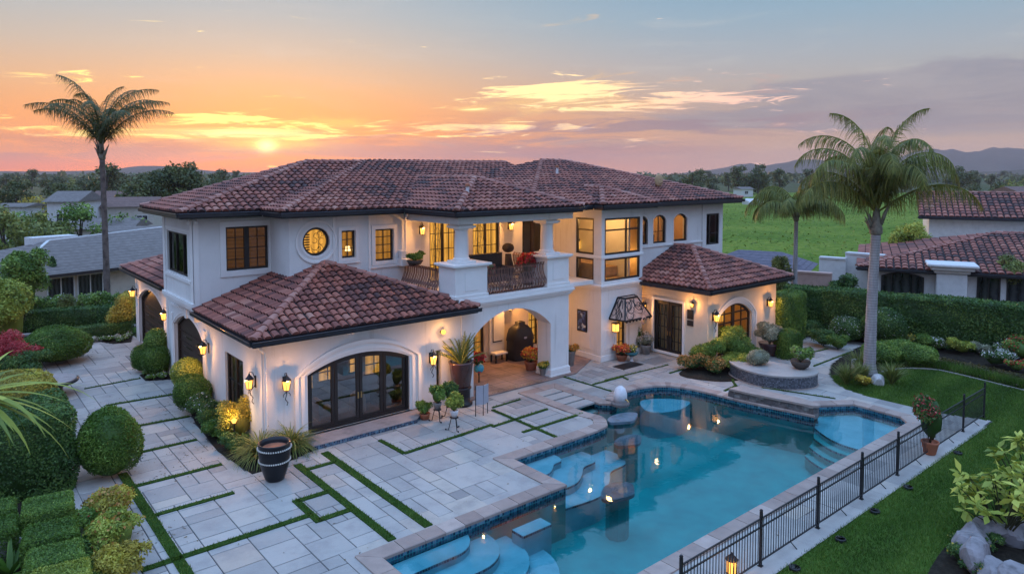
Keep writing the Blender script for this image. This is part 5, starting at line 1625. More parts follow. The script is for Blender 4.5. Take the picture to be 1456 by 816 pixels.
def palm(name, loc, H, r0, r1, fronds, mat, label, leaf=.9, hang=1.0, seed=1, lean=(0, 0), shaft=.9, n=46, bark=None, w=.032, group=None, boots=False, curl=1.6):
    t = thing(name, loc, label, 'palm tree', group); rng = random.Random(seed)
    mb = MB(); prof = []; k = max(20, int(H / .14))
    path, rad = [], []
    for i in range(k + 1):
        f = i / k; rr = r0 + (r1 - r0) * min(1, f * 1.25) + (.10 * max(0, 1 - f * 14)) ; rr *= 1 + (.035 if i % 2 else -.02)
        path.append((lean[0] * f * f, lean[1] * f * f, H * f)); rad.append(rr)
    mb.tube(path, rad, 14); tr = mb.build('trunk', bark or M['palm_bark'], t, smooth=True, local=True)
    top = Vector((lean[0], lean[1], H))
    mb = MB(); mb.tube([top + Vector((0, 0, z)) for z in (0, .08, .3, .6, shaft)], [r1 * 1.05, r1 * 1.35, r1 * 1.3, r1 * .95, r1 * .5], 12)
    for i in range(9 if boots else 5):
        a = rng.uniform(0, 6.28); mb.tube([top + Vector((r1 * math.cos(a), r1 * math.sin(a), .1 + .05 * i)), top + Vector((r1 * 1.9 * math.cos(a), r1 * 1.9 * math.sin(a), .45 + .08 * i)), top + Vector((r1 * 2.6 * math.cos(a), r1 * 2.6 * math.sin(a), .6 + .1 * i))], [.07, .05, .02], 5)
    mb.build('crownshaft', M['palm_shaft'], t, smooth=True, local=True)
    for (az_, e0, L_, dr, tw) in fronds:
        V_, Q_, T_ = frond(az_, e0, L_, dr, rng, leaf, n, hang, w, tuple(top + Vector((0, 0, shaft * .75))), tw, curl)
        mesh_np('frond', np.array(V_), np.array(Q_), np.array(T_), M[mat], t)
    return t


def ringbark(name, c0, c1, k):
    m, out = newmat(name); p = geo_pos(); s_ = X.nt.nodes.new('ShaderNodeSeparateXYZ'); X.nt.links.new(p, s_.inputs[0])
    n_ = noise(p, 2.0, 5, .6); r_ = X.m('FRACT', X(s_.outputs[2]) * k + n_ * .5)
    c = ramp(noise(comb(X(s_.outputs[0]) * 5, X(s_.outputs[1]) * 5, X(s_.outputs[2]) * 1.2), 1.5, 6, .65), [(.3, c0), (.7, c1)]); c = mixc(sstep(r_, .70, .95) * .55, c, tuple(q * .35 for q in c0))
    b_ = principled(c, .9, 0, r_ * -.6 + noise(p, 30, 4) * .4, .8, .03); X.nt.links.new(b_.outputs[0], out.inputs[0]); return m
M['palm_bark'] = ringbark('ringed grey palm trunk', (.24, .225, .23), (.40, .38, .38), 8.5)
M['palm_bark_dark'] = simple('weathered brown palm trunk', (.13, .105, .095), .9, var=.35, scale=2.5, bstr=.8, fine=14)
M['palm_shaft'] = simple('pale palm leaf bases', (.22, .20, .16), .8, var=.3, scale=5, bstr=.4)
# azimuth that points to the right in the picture / away from the camera
AZR = math.atan2(-FX, FY); AZB = YAW
def dirs(spec):
    return [(math.atan2(rt * math.sin(AZR) + bk * math.sin(AZB), rt * math.cos(AZR) + bk * math.cos(AZB)), e0, L_, dr, tw) for rt, bk, e0, L_, dr, tw in spec]
fr = dirs([(.30, .1, 1.44, 6.1, 1.5, .06), (.5, .3, 1.38, 5.4, 2.3, 0), (-.12, .3, 1.53, 5.8, 1.6, .1), (-1, .1, 1.28, 5.5, 2.7, 0), (-.9, -.3, 1.14, 5.2, 2.8, 0), (.1, -.6, 1.42, 5.4, 2.6, 0), (.5, -.6, 1.34, 5.0, 2.9, 0), (.8, -.1, 1.28, 5.0, 2.9, 0),
          (-.3, -1, 1.32, 5.0, 2.9, 0), (-1, .4, 1.02, 4.6, 2.8, 0), (1, .5, 1.15, 4.6, 2.9, 0), (-.4, 1, 1.25, 5.0, 2.6, 0), (.4, 1, 1.25, 5.0, 2.6, 0), (.1, -.9, 1.2, 4.6, 3.0, 0), (-.5, .2, 1.44, 5.6, 2.4, 0), (.15, .2, 1.52, 5.4, 1.9, 0), (-.6, -.6, 1.38, 5.2, 2.8, 0), (.65, -.3, 1.2, 4.8, 3.0, 0),
          (-1, -.25, .72, 4.9, 2.2, .1), (1, -.05, .62, 5.2, 2.0, -.1), (-.8, .6, .8, 4.4, 2.5, 0), (-.2, -.5, 1.5, 5.4, 2.6, 0), (.3, .6, 1.4, 5.2, 2.6, 0)])
pl = at(1236, 533)
palm('palm_tree', (pl[0], pl[1], 0), 6.3, .26, .20, fr, 'palm_leaf', 'tall queen palm with a ringed grey trunk standing in the lawn-side bed by the pool', 1.15, 2.1, 4, (.05, -.1), 1.3, 125, w=.042, boots=True, curl=2.0)
p2 = at_d(1133, 44.0)
fr = [(AZR + a, e, 3.3 * s_, 2.4, 0) for a, e, s_ in ((3.1, 1.1, 1.1), (2.7, .8, 1.2), (2.2, 1.2, 1), (1.6, 1.0, 1), (1.0, 1.2, 1), (.4, .9, 1.2), (-.2, 1.1, 1.2), (-.8, .9, 1), (-1.4, 1.2, 1), (-2.2, .9, 1), (3.4, .7, 1.1), (.1, .7, 1.1), (2.9, 1.35, 1), (.2, 1.35, 1), (-.5, .65, 1.1), (2.4, .65, 1.1))]
palm('palm_tree', (p2[0], p2[1], 0), 6.0, .16, .12, fr, 'palm_leaf', 'smaller drooping palm behind the right wing, its crown over the green field', 1.25, 2.4, 9, (0, 0), .7, 95, w=.05)
p3 = at_d(148, 46.0)
fr = dirs([(-1, .1, .95, 5.7, 1.35, 0), (-.8, -.3, 1.12, 5.5, 1.6, 0), (-.7, .4, 1.24, 5.7, 1.6, 0), (-.35, .3, 1.40, 6.0, 1.8, .1), (-.1, -.3, 1.5, 5.9, 1.6, .1), (.25, .2, 1.46, 5.9, 1.7, 0), (.45, -.2, 1.36, 5.7, 1.7, 0), (.7, .4, 1.22, 5.6, 1.6, 0),
          (1, .1, .96, 5.5, 1.4, 0), (.3, .9, 1.25, 5.2, 1.7, 0), (-.3, .9, 1.2, 5.2, 1.7, 0), (.3, -.9, 1.25, 5.2, 1.9, 0), (-.3, -.9, 1.2, 5.2, 1.9, 0), (.8, -.6, 1.05, 5.0, 1.7, 0), (-.5, .1, 1.3, 5.6, 1.8, 0), (.6, .0, 1.28, 5.5, 1.8, 0), (0, .4, 1.52, 5.6, 1.5, 0)])
palm('palm_tree', (p3[0], p3[1], 0), 9.9, .21, .16, fr, 'palm_dark', 'tall dark palm on the left, silhouetted against the orange sunset sky', 1.15, 1.8, 6, (-.05, .0), 1.2, 96, bark=M['palm_bark_dark'], w=.045, boots=True, curl=1.5)

# ---- clipped hedges and balls on the left of the drive
hedge_box('clipped_hedge', (-.6, 24.3), (3.0, 24.3), 2.6, 2.3, 'deep', 'tall dark clipped hedge block at the left edge of the drive, beside the round shrub', size=.075, dens=900, rad=.22, wob=.06)
hedge_box('clipped_hedge', (.8, 28.6), (3.0, 29.0), 2.4, 2.15, 'gold', 'golden clipped hedge behind the tall dark block, in front of the round stone table', size=.07, dens=700, rad=.25, wob=.06)
c = at(161, 684); ellipsoid_shrub('ball_shrub', (c[0], c[1] + .4, 0), (.85, .85, 1.02), 'hedge', 'round dark green ball shrub at the corner of the paving, right of the tall hedge', size=.06, dens=1700, wob=.06, spread=.8)
c = at(82, 516); ellipsoid_shrub('ball_shrub', (c[0], c[1] + .2, 0), (1.42, 1.42, .82), 'hedge', 'wide clipped green dome shrub behind the round stone table', size=.07, dens=1100)
g_ = 'clipped topiary segments on the left'
for i, (px, py, L_, wd, mt, lb) in enumerate(((70, 711, 1.1, 1.05, 'box', 'topmost of the clipped topiary blocks in the stepped row beside the tall hedge'), (74, 749, 1.12, 1.0, 'hedge', 'dark green second clipped topiary block of the stepped row'), (80, 782, 1.1, .95, 'box', 'third clipped topiary block of the stepped row, light green'), (88, 811, 1.1, .9, 'lime', 'yellow green clipped topiary block nearest the bottom of the stepped row'),
                                          (-4, 716, .8, .8, 'box', 'small clipped topiary block at the far left, behind the other left one'), (-8, 744, .95, .95, 'hedge', 'clipped topiary block at the left edge above the grey rock'))):
    c = at(px, py, .9); hedge_box('topiary_block', (c[0] - L_ / 2, c[1] + .05), (c[0] + L_ / 2, c[1] - .05), wd, .92, mt, lb, g_, .042, 2600, .16, .03, 'topiary')
g_ = 'loose shrubs edging the drive'
for i, (px, py, r_, h_, mt, lb, ex) in enumerate(((152, 722, .62, .75, 'gold', 'golden shrub with orange tips at the top of the row along the drive', [('orange_leaf', .05, .08)]), (166, 760, .66, .8, 'lime', 'yellow green shrub in the middle of the row along the drive', [('orange_leaf', .03, .08)]), (176, 803, .62, .8, 'gold', 'golden shrub at the bottom of the row along the drive', []),
                                              (124, 735, .5, .6, 'box', 'green shrub with a red tip between the topiary row and the golden shrubs', [('flower_red', .01, .06)]), (132, 775, .5, .6, 'deep', 'dark green shrub beside the stepped topiary row', []), (142, 812, .5, .6, 'box', 'green shrub at the bottom edge between topiary and golden shrubs', []))):
    c = at(px, py, .3); lobed_shrub('shrub', (c[0], c[1], 0), r_, h_, mt, lb, 'shrub', g_, .075, 11, 700, [(M[a], b, s_) for a, b, s_ in ex], seed=i)
# further left
c = at_d(4, 34.0); lobed_shrub('conifer_shrub', (c[0], c[1], 0), 1.25, 4.3, 'lime', 'tall feathery light green conifer at the left edge', 'shrub', None, .13, 26, 330, seed=3)
c = at_d(26, 39.0); lobed_shrub('leafy_tree', (c[0], c[1], .6), 1.25, 4.6, 'box', 'tall bushy green tree behind the light green conifer', 'tree', None, .15, 16, 260, seed=4)
c = at_d(8, 30.5); lobed_shrub('shrub', (c[0], c[1], 0), 1.1, 1.9, 'red_leaf', 'bright red leaved shrub at the left edge above the clipped dome', 'shrub', None, .09, 12, 420, seed=5)
c = at_d(28, 30.0); lobed_shrub('shrub', (c[0], c[1], 0), 1.0, 1.3, 'deep', 'dark shrub under the red shrub and the yucca leaves', 'shrub', None, .09, 10, 380, seed=6)
# lawn strip, low hedges and plants at the end of the drive
b = MB(); sheet(b, [(3.0, 46.3), (3.0, 44.6), (9.4, 43.6), (9.6, 45.2)], [], .01); props(b.build('lawn', M['lawn']), kind='structure')
hedge_box('low_hedge', (4.6, 44.1), (8.5, 43.4), .8, .75, 'deep', 'low dark clipped hedge at the end of the drive', size=.08, dens=500)
hedge_box('low_hedge', (3.0, 48.6), (10.6, 46.7), .9, 1.15, 'deep', 'dark clipped hedge behind the strip of lawn, below the neighbouring house', size=.09, dens=420)
b = MB(); b.bar((3.2, 47.2, .02), (9.8, 45.6, .02), .15, .12); props(b.build('lawn_edging', M['edging']), kind='structure')
for i in range(8):
    c = (3.6 + i * .95, 50.3 - i * .3); lobed_shrub('shrub', (c[0], c[1], 0), .85, 1.75, 'box' if i % 3 else 'olive', 'white flecked leafy shrub in the row under the grey roofed house', 'shrub', 'shrubs in front of the left house', .12, 9, 220, [(M['flower_white'], .02, .08)], seed=i)
c = at(47, 468); lobed_shrub('shrub', (c[0], c[1], 0), .6, .9, 'deep', 'violet flowering plant by the dark hedge at the end of the drive', 'shrub', None, .09, 7, 300, [(M['flower_blue'], .5, .1)])
c = at(181, 470); lobed_shrub('shrub', (8.2, 44.2, 0), 1.05, 2.1, 'gold', 'golden rounded shrub beside the far garage corner', 'shrub', None, .1, 12, 350)
for i in range(7): lobed_shrub('shrub', (5.0 + i * .5, 43.0 - i * .1, 0), .28, .3, 'grey' if i % 2 else 'box', 'small bedding plant along the end of the drive', 'shrub', 'bedding plants at the end of the drive', .06, 5, 500, [(M['flower_white'], .1, .05)], seed=i, stems=False)
# ---- along the left house wall
W_ = [((7.55, 28.9), .62, .62, 'lime', 'upper ball of clipped lime green shrub in front of the near garage door'), ((7.35, 27.7), .68, .66, 'hedge', 'larger clipped green ball below the lime one by the near garage door')]
for (c, r_, h_, mt, lb) in W_: ellipsoid_shrub('ball_shrub', (c[0], c[1], .55 if 'upper' in lb else .1), (r_, r_, h_), mt, lb, 'shrub', None, .06, 1300, .05)
ellipsoid_shrub('ball_shrub', (7.62, 34.3, .75), (.52, .52, .62), 'box', 'upper ball shrub between the two garage doors', size=.065, dens=1000)
ellipsoid_shrub('ball_shrub', (7.55, 33.9, .0), (.62, .6, .68), 'hedge', 'lower right ball shrub between the two garage doors', size=.065, dens=1000)
ellipsoid_shrub('ball_shrub', (7.15, 34.9, .0), (.45, .45, .62), 'hedge', 'small ball shrub on the drive side of the pair between the garages', size=.065, dens=1000)
for i, (x, y, r_, h_, mt, ex, lb) in enumerate(((7.45, 26.3, .62, .95, 'deep', [('flower_white', .02, .07)], 'dark rose bush with a few pale blooms by the wing wall'), (7.5, 25.2, .6, .8, 'deep', [], 'dark low shrub between the rose bush and the golden one'),
                                       (7.75, 23.75, .75, 1.5, 'gold', [], 'golden yellow rounded shrub against the wing wall'), (7.3, 24.4, .55, .6, 'hedge', [], 'low green shrub in front of the golden one'), (7.3, 22.9, .5, .55, 'deep', [], 'dark low shrub by the edge of the drive, left of the grass clump'))):
    lobed_shrub('shrub', (x, y, 0), r_, h_, mt, lb, 'shrub', 'shrubs along the wing wall', .07, 11, 700, [(M[a], b_, s_) for a, b_, s_ in ex], seed=i)
for i, (x, y, L_, lb) in enumerate(((7.75, 21.7, 1.25, 'arching clump of striped grass left of the black urn'), (8.75, 21.75, 1.2, 'arching clump of striped grass behind the black urn, at the wing corner'))):
    blade_clump('grass_clump', (x, y, .02), 330, L_, .035, 'olive', lb, 'grass', 'arching grass clumps at the wing corner', (.5, 1.5), 2.3, seed=i)
for i, (x, y) in enumerate(((7.2, 33.4), (7.6, 33.1), (7.15, 34.1), (7.6, 41.9), (7.2, 42.4), (7.9, 42.4))): lobed_shrub('shrub', (x, y, 0), .3, .28, 'box', 'low ground plant in the small beds by the garage doors', 'shrub', 'low plants by the garages', .06, 5, 500, [(M['flower_white'], .06, .05)], seed=i, stems=False)

# ---- right side of the terrace
for i, (px, py, r_, h_, mt, ex, lb) in enumerate(((1005, 521, .75, 1.35, 'box', [], 'bushy green shrub with upright tips left in the planting before the arched window'), (1040, 516, .95, 1.75, 'box', [], 'largest green shrub in front of the arched window of the right wing'), (1048, 527, .75, .8, 'lime', [], 'low yellow green shrub at the right of the group by the bench wall'),
                                         (985, 526, .6, .75, 'deep', [('orange_leaf', .3, .07)], 'low shrub with orange leaf tips nearest the glazed door'), (1015, 530, .6, .65, 'deep', [('orange_leaf', .25, .07)], 'low shrub with orange leaf tips in front of the green shrubs'), (1062, 519, .6, .9, 'hedge', [], 'dark green shrub between the large shrub and the bench wall'))):
    c = at(px, py); lobed_shrub('shrub', (c[0], c[1], 0), r_, h_, mt, lb, 'shrub', 'shrubs in front of the right wing', .075, 14, 700, [(M[a], b_, s_) for a, b_, s_ in ex], seed=i)
b = MB(); sheet(b, smooth_loop([at(965, 531), at(1000, 541), at(1050, 541), at(1075, 520), at(1085, 508), at(1010, 512)], set(), 4), [], .008); props(b.build('flower_bed', M['soil']), kind='structure')
hedge_box('clipped_hedge', at(1104, 508), at(1137, 507), 1.1, 1.35, 'hedge', 'low rounded clipped hedge block right of the dark planter pot', size=.065, dens=900, rad=.3)
hedge_box('clipped_hedge', at_d(1096, 36.6)[:2], at_d(1136, 38.4)[:2], 1.4, 2.6, 'box', 'tall clipped hedge block with light top at the corner of the right wing', size=.08, dens=600, rad=.3)
ha, hb = at_d(1118, 40.5), at_d(1490, 34.0)
hedge_box('boundary_hedge', ha[:2], hb[:2], 1.5, 2.55, 'deep', 'long tall dark clipped boundary hedge between the garden and the neighbouring house', size=.11, dens=420, rad=.2, wob=.05)
c = at(1256, 490); ellipsoid_shrub('ball_shrub', (c[0], c[1], 0), (1.1, 1.1, .98), 'deep', 'large round shrub with pale flecks behind the palm trunk', size=.085, dens=800, extra=[(M['flower_white'], .02, .05)])
c = at(1204, 485); ellipsoid_shrub('flowering_shrub', (c[0], c[1], 0), (.85, .85, .65), 'deep', 'dark flowering shrub with many white flowers left of the round shrub', size=.085, dens=700, extra=[(M['flower_white'], .07, .05)])
for i, (px, py, r_, h_, mt, lb) in enumerate(((1170, 492, .75, .9, 'deep', 'soft green mounded plant beside the garden path'), (1192, 497, .55, .7, 'hedge', 'small rounded plant at the bend of the garden path'), (1145, 476, .8, .9, 'deep', 'low dark shrub under the tall hedge by the right wing'), (1120, 480, .7, .8, 'deep', 'dark shrub beside the tall clipped block'))):
    c = at(px, py); lobed_shrub('shrub', (c[0], c[1], 0), r_, h_, mt, lb, 'shrub', 'shrubs along the garden path', .085, 11, 500, seed=i)
m_ = [at(1262, 517), at(1290, 515), at(1310, 520)]
for i, q in enumerate(m_): ellipsoid_shrub('mound_shrub', (q[0], q[1] + .3, 0), (.95, .9, .48), 'box', ('rounded light green mound in the low hedge next to the palm', 'middle mound of the low green hedge behind the lawn', 'rounded end mound of the low green hedge at the lawn edge')[i], 'shrub', 'low mounded hedge behind the lawn', .08, 900, .06, loose=.03)
for i, (px, py, L_, lb) in enumerate(((1203, 546, 1.0, 'upright reddish green grass clump left of the palm trunk'), (1224, 541, .9, 'grass clump just left of the palm foot'), (1268, 546, 1.0, 'upright reddish green grass clump right of the palm trunk'), (1222, 528, 1.1, 'tall grass clump behind the palm foot'))):
    c = at(px, py); blade_clump('grass_clump', (c[0], c[1], .0), 300, L_, .035, 'olive', lb, 'grass', 'grass clumps around the palm', (.9, 1.55), .9, seed=20 + i)
c = at(1230, 549); lobed_shrub('flower_clump', (c[0], c[1], 0), .32, .4, 'gold', 'yellow flowers at the foot of the palm', 'flowers', None, .06, 6, 900, [(M['flower_yellow'], .5, .07)], stems=False)
def rock(name, loc, r, label, cat='rock', seed=0, mat=None, parent=None, sz=.7):
    rng = random.Random(seed); bm = bmesh.new(); bmesh.ops.create_icosphere(bm, subdivisions=3, radius=1)
    dirs = [Vector((rng.gauss(0, 1), rng.gauss(0, 1), rng.gauss(0, 1))).normalized() for _ in range(14)]; cut = [rng.uniform(.6, .92) for _ in dirs]
    for v in bm.verts:
        d = v.co.normalized(); s_ = 1.0
        for q, k_ in zip(dirs, cut):
            dd = d.dot(q)
            if dd > .05: s_ = min(s_, k_ / dd)
        v.co = d * s_
        v.co.x *= r[0]; v.co.y *= r[1]; v.co.z *= r[2]
    me = bpy.data.meshes.new(name); bm.to_mesh(me); bm.free(); me.materials.append(mat or M['boulder'])
    at_ = me.attributes.new('tint', 'FLOAT', 'FACE'); at_.data.foreach_set('value', [.5] * len(me.polygons))
    o = bpy.data.objects.new(name, me); COL.objects.link(o)
    if parent: o.parent = parent; o.location = Vector(loc) - root_loc(parent)
    else: o.location = loc; props(o, label, cat)
    return o
M['boulder'] = simple('grey boulder', (.24, .22, .23), .9, var=.3, scale=2.5, bstr=.8, fine=12)
M['white_rock'] = simple('pale boulder', (.55, .55, .56), .8, var=.12, scale=3, bstr=.5, fine=12)
c = at(1248, 546); rock('boulder', (c[0], c[1], .12), (.36, .3, .32), 'pale grey boulder at the foot of the palm', seed=2, mat=M['white_rock'])
c = at(1205, 527); rock('boulder', (c[0] + .3, c[1] - .2, .2), (.2, .25, .5), 'upright pale stone behind the grass clumps left of the palm', seed=5, mat=M['white_rock'])
# right hand flower bed, a mix of small plants
rb_ = random.Random(31); kinds = [('deep', None), ('box', None), ('hedge', 'flower_white'), ('lime', None), ('grey', None), ('deep', 'flower_white'), ('box', 'flower_red'), ('olive', 'flower_yellow')]
names_ = {'deep': 'dark green', 'box': 'mid green', 'hedge': 'leafy green', 'lime': 'lime green', 'grey': 'silver grey', 'olive': 'olive green'}
spots = [(1300, 478), (1322, 470), (1345, 482), (1362, 474), (1378, 488), (1402, 480), (1420, 492), (1436, 484), (1450, 496), (1312, 492), (1336, 497), (1368, 503), (1395, 503), (1428, 508), (1452, 512), (1290, 492), (1285, 470), (1330, 455), (1400, 462), (1440, 470), (1350, 462), (1415, 520), (1445, 528)]
for i, (px, py) in enumerate(spots):
    c = at(px, py); mt, fl = kinds[i % 8]; r_ = rb_.uniform(.45, .85)
    lobed_shrub('bedding_plant', (c[0], c[1], 0), r_, r_ * rb_.uniform(.9, 1.4), mt, 'small %s plant%s in the flower bed before the boundary hedge' % (names_[mt], {None: '', 'flower_white': ' with white flowers', 'flower_red': ' with red flowers', 'flower_yellow': ' with yellow flowers'}[fl]), 'plant', 'bedding plants before the boundary hedge: %s%s' % (names_[mt], '' if not fl else ', ' + fl.split('_')[1]), .09, 8, 380, [(M[fl], .12, .08)] if fl else None, seed=i, stems=False)
c = at(1330, 455); 
# ground cover border between lawn and bed
M['cover'] = leafmat('reddish ground cover', (.04, .045, .012), (.09, .075, .02), (.16, .11, .03))
bord = [(33.4, 13.5), (34.6, 13.3), (36.3, 13.9), (37.4, 12.4), (37.2, 10), (36.8, 7.5), (36.6, 3), (34.9, 3), (34.9, 8.2), (35.2, 9.8), (35.5, 11.9), (34.6, 13.0)]
q = scatter_poly(bord, 60000, RNG); P = np.concatenate([q, RNG.uniform(0, .12, (len(q), 1))], 1)
V_, Q_, T_ = leaves(P, np.tile(np.array([[0, 0, 1.0]]), (len(P), 1)), .09, RNG, .7); props(mesh_np('ground_cover', V_, Q_, T_, M['cover']), kind='stuff')
b2 = [(33.2, 13.5), (34.55, 13.0), (35.45, 11.9), (35.15, 9.8), (34.85, 8.2), (34.7, 5), (35.3, 5), (35.5, 8.2), (35.9, 9.8), (36.2, 12.0), (35.2, 13.4)]
q = scatter_poly(b2, 26000, RNG); P = np.concatenate([q, np.zeros((len(q), 1))], 1)
props(blades('border_grass', P, .32, .03, RNG, .3), kind='stuff')

# ---- planted island at the bottom right: rock ring and yellow green shrubs
pond = thing('rock_pond', (*at(1440, 815), 0), 'ring of grey boulders round a dark planted pit at the bottom right corner', 'rock ring')
cx_, cy_ = at(1452, 806)
for i in range(13):
    a = 6.283 * i / 13; rock('boulder', (cx_ + 1.25 * math.cos(a), cy_ + 1.0 * math.sin(a), .2 + .05 * (i % 3)), (.52, .40, .36 + .06 * (i % 2)), '', seed=40 + i, parent=pond)
b = MB(); b.prism([(cx_ + 1.1 * math.cos(.4 * i), cy_ + .85 * math.sin(.4 * i)) for i in range(16)], .005, .03); b.build('pit_floor', M['soil'], pond)
def big_leaf_shrub(loc, r, h, n, seed, label, z0=.4):
    rng = np.random.default_rng(seed); t = thing('leafy_shrub', loc, label, 'shrub'); mb = MB(); P, Nn = [], []
    for i in range(n):
        an = rng.uniform(0, 6.28); rad = r * math.sqrt(rng.uniform(.05, 1)); z = z0 + (h - z0) * rng.uniform(.25, 1.0) * (1 - .35 * (rad / r) ** 2); tip = Vector((rad * math.cos(an), rad * math.sin(an), z))
        mb.tube([(0, 0, 0), tip * .5 + Vector((0, 0, .15)), tip], [.03, .018, .008], 5)
        for k in range(9): P.append(tuple(tip + Vector(rng.normal(0, .03, 3)))); Nn.append((rng.normal(0, .5), rng.normal(0, .5), 1.0))
    mb.build('stem', M['stem'], t, local=True)
    V_, Q_, T_ = leaves(np.array(P), np.array(Nn), .30, rng, .35, .42, tvar=.28, tbase=.6); mesh_np('foliage', V_, Q_, T_, M['lime'], t)
    return t
c = at(1425, 770); big_leaf_shrub((c[0], c[1], 0), .95, 1.9, 46, 3, 'big leaved yellow green shrub above the rock ring', .5)
c = at(1470, 745); big_leaf_shrub((c[0], c[1], 0), .9, 2.35, 40, 5, 'yellow green shrub with large leaves cut by the right edge', .6)
for i, (px, py) in enumerate(((1372, 800), (1388, 815), (1375, 780), (1400, 782))):
    c = at(px, py); lobed_shrub('shrub', (c[0], c[1], 0), .38, .42, 'deep', 'low dark shrub left of the rock ring', 'shrub', 'low shrubs by the rock ring', .05, 8, 900, [(M['flower_yellow'], .01, .04)], seed=60 + i)

# ---- bottom left: rock, agave, and the yucca leaves reaching in from the left
c = at(2, 800); rock('boulder', (c[0], c[1], .35), (.5, .4, .35), 'pointed grey rock at the left edge below the topiary', seed=77)
c = at(6, 822); blade_clump('agave', (c[0] + .1, c[1], .05), 26, 1.0, .13, 'hedge', 'green agave at the bottom left corner', 'plant', None, (.35, 1.2), .5, seed=70)
yl = at_d(-55, 7.6)
yt = thing('yucca', (yl[0], yl[1], 0), 'tall yucca with long yellow green leaves reaching in at the left edge', 'yucca')
b = MB(); b.tube([(0, 0, 0), (.05, 0, 3), (0, .05, 6.3)], [.22, .15, .10], 10); b.build('trunk', M['bark'], yt, smooth=True, local=True)
blade_clump('foliage', (yl[0], yl[1], 6.55), 46, 1.15, .085, 'lime', '', parent=yt, e0=(-.5, 1.0), droop=1.0, seed=71, seg=7)

# =================================================================== LANTERNS, FENCE, FURNITURE
LG = 'black iron wall lanterns with amber glass'
def lantern(x, y, z, nx, ny, label, s=1.0, power=16.0, tail=False, group=LG):
    t = thing('wall_lantern', (x, y, z), label, 'lantern', group); o = .22 * s; cx_, cy_ = x + nx * o, y + ny * o
    b = MB(); tx, ty = -ny, nx
    b.box(x + min(nx * .001, nx * .03, tx * -.05, tx * .05), x + max(nx * .001, nx * .03, tx * -.05, tx * .05), y + min(ny * .001, ny * .03, ty * -.05, ty * .05), y + max(ny * .001, ny * .03, ty * -.05, ty * .05), z - .18 * s, z + .22 * s)
    b.tube([(x + nx * .02, y + ny * .02, z + .1 * s), (x + nx * .1 * s, y + ny * .1 * s, z + .34 * s), (cx_, cy_, z + .38 * s), (cx_, cy_, z + .3 * s)], .014 * s, 6)
    if tail:
        b.tube([(x + nx * .03, y + ny * .03, z - .1), (cx_, cy_, z - .32 * s), (x + nx * .1, y + ny * .1, z - .52 * s), (x + nx * .16 + tx * .06, y + ny * .16 + ty * .06, z - .62 * s), (x + nx * .1 + tx * .05, y + ny * .1 + ty * .05, z - .72 * s)], .014 * s, 6)
        for sg in (-1, 1): b.tube([(cx_ + tx * sg * .12 * s * math.cos(k), cy_ + ty * sg * .12 * s * math.cos(k), z - .36 * s + .1 * s * math.sin(k)) for k in (0, .7, 1.4, 2.1, 2.8, 3.5)], .01 * s, 5)
    b.build('bracket', M['iron'], t)
    b = MB(); n = 6
    b.lathe([(.15 * s, .24 * s), (.16 * s, .26 * s), (.10 * s, .33 * s), (.04 * s, .40 * s), (.02 * s, .45 * s)], (cx_, cy_, z - .12 * s), n); b.lathe([(.02 * s, -.12 * s), (.07 * s, -.09 * s), (.10 * s, -.06 * s)], (cx_, cy_, z - .12 * s), n)
    for k in range(n):
        a = 6.283 * k / n; b.bar((cx_ + .10 * s * math.cos(a), cy_ + .10 * s * math.sin(a), z - .18 * s), (cx_ + .148 * s * math.cos(a), cy_ + .148 * s * math.sin(a), z + .13 * s), .014 * s)
    b.build('cage', M['iron'], t)
    b = MB(); b.lathe([(.092 * s, -.055 * s), (.138 * s, .235 * s)], (cx_, cy_, z - .12 * s), n); b.build('lantern_glass', M['amber_glass'], t)
    l = bpy.data.lights.new('lantern_light', 'POINT'); l.energy = power * 2.9; l.color = (1.0, .44, .12); l.shadow_soft_size = .035
    lo = bpy.data.objects.new('lantern_light', l); COL.objects.link(lo); lo.parent = t; lo.location = (nx * (o + .17 * s), ny * (o + .17 * s), .08 * s)
    return t


lantern(8.05, 27.85, 2.3, -1, 0, 'amber lantern on the left wall between the near garage door and the wing window', 0.97, 18)
lantern(8.05, 22.85, 2.15, -1, 0, 'amber lantern on the left wall next to the downspout at the wing corner', 0.97, 16, True)
lantern(8.78, 22.3, 2.1, 0, -1, 'amber lantern with a scrolled tail left of the arched pool doors', 1.01, 18, True)
lantern(14.5, 22.3, 1.95, 0, -1, 'amber lantern with a scrolled tail right of the arched pool doors', 1.01, 20, True)
lantern(8.4, 41.65, 2.6, -1, 0, 'amber lantern at the far end of the far garage wall', 1.01, 16)
lantern(8.4, 35.1, 2.4, -1, 0, 'amber lantern on the wall between the two garage doors', 1.01, 18)
lantern(16.55, 26.2, 6.5, 0, -1, 'amber lantern on the balcony wall left of the lit grille doors', 0.92, 22)
lantern(21.6, 26.2, 6.45, 0, -1, 'amber lantern on the balcony wall between the right grille door and the dark door', 0.92, 26)
lantern(21.5, 26.2, 2.55, 0, -1, 'amber lantern high on the back wall of the arched porch', 1.0, 34)
lantern(27.8, 22.72, 2.25, -1, 0, 'amber lantern left of the glazed door of the right wing', 0.92, 14)
lantern(28.2, 19.05, 2.25, 0, -1, 'amber lantern left of the arched window of the right wing', 1.01, 20, True)
lantern(33.0, 19.05, 2.35, 0, -1, 'amber lantern at the far right end of the right wing front', 0.92, 22)
lantern(27.8, 19.85, 2.75, -1, 0, 'small added amber lantern for the warm patch above the plaque on the right wing', .55, 12, group=None)  # added lantern, stands in for an unseen flood lamp lighting this wall
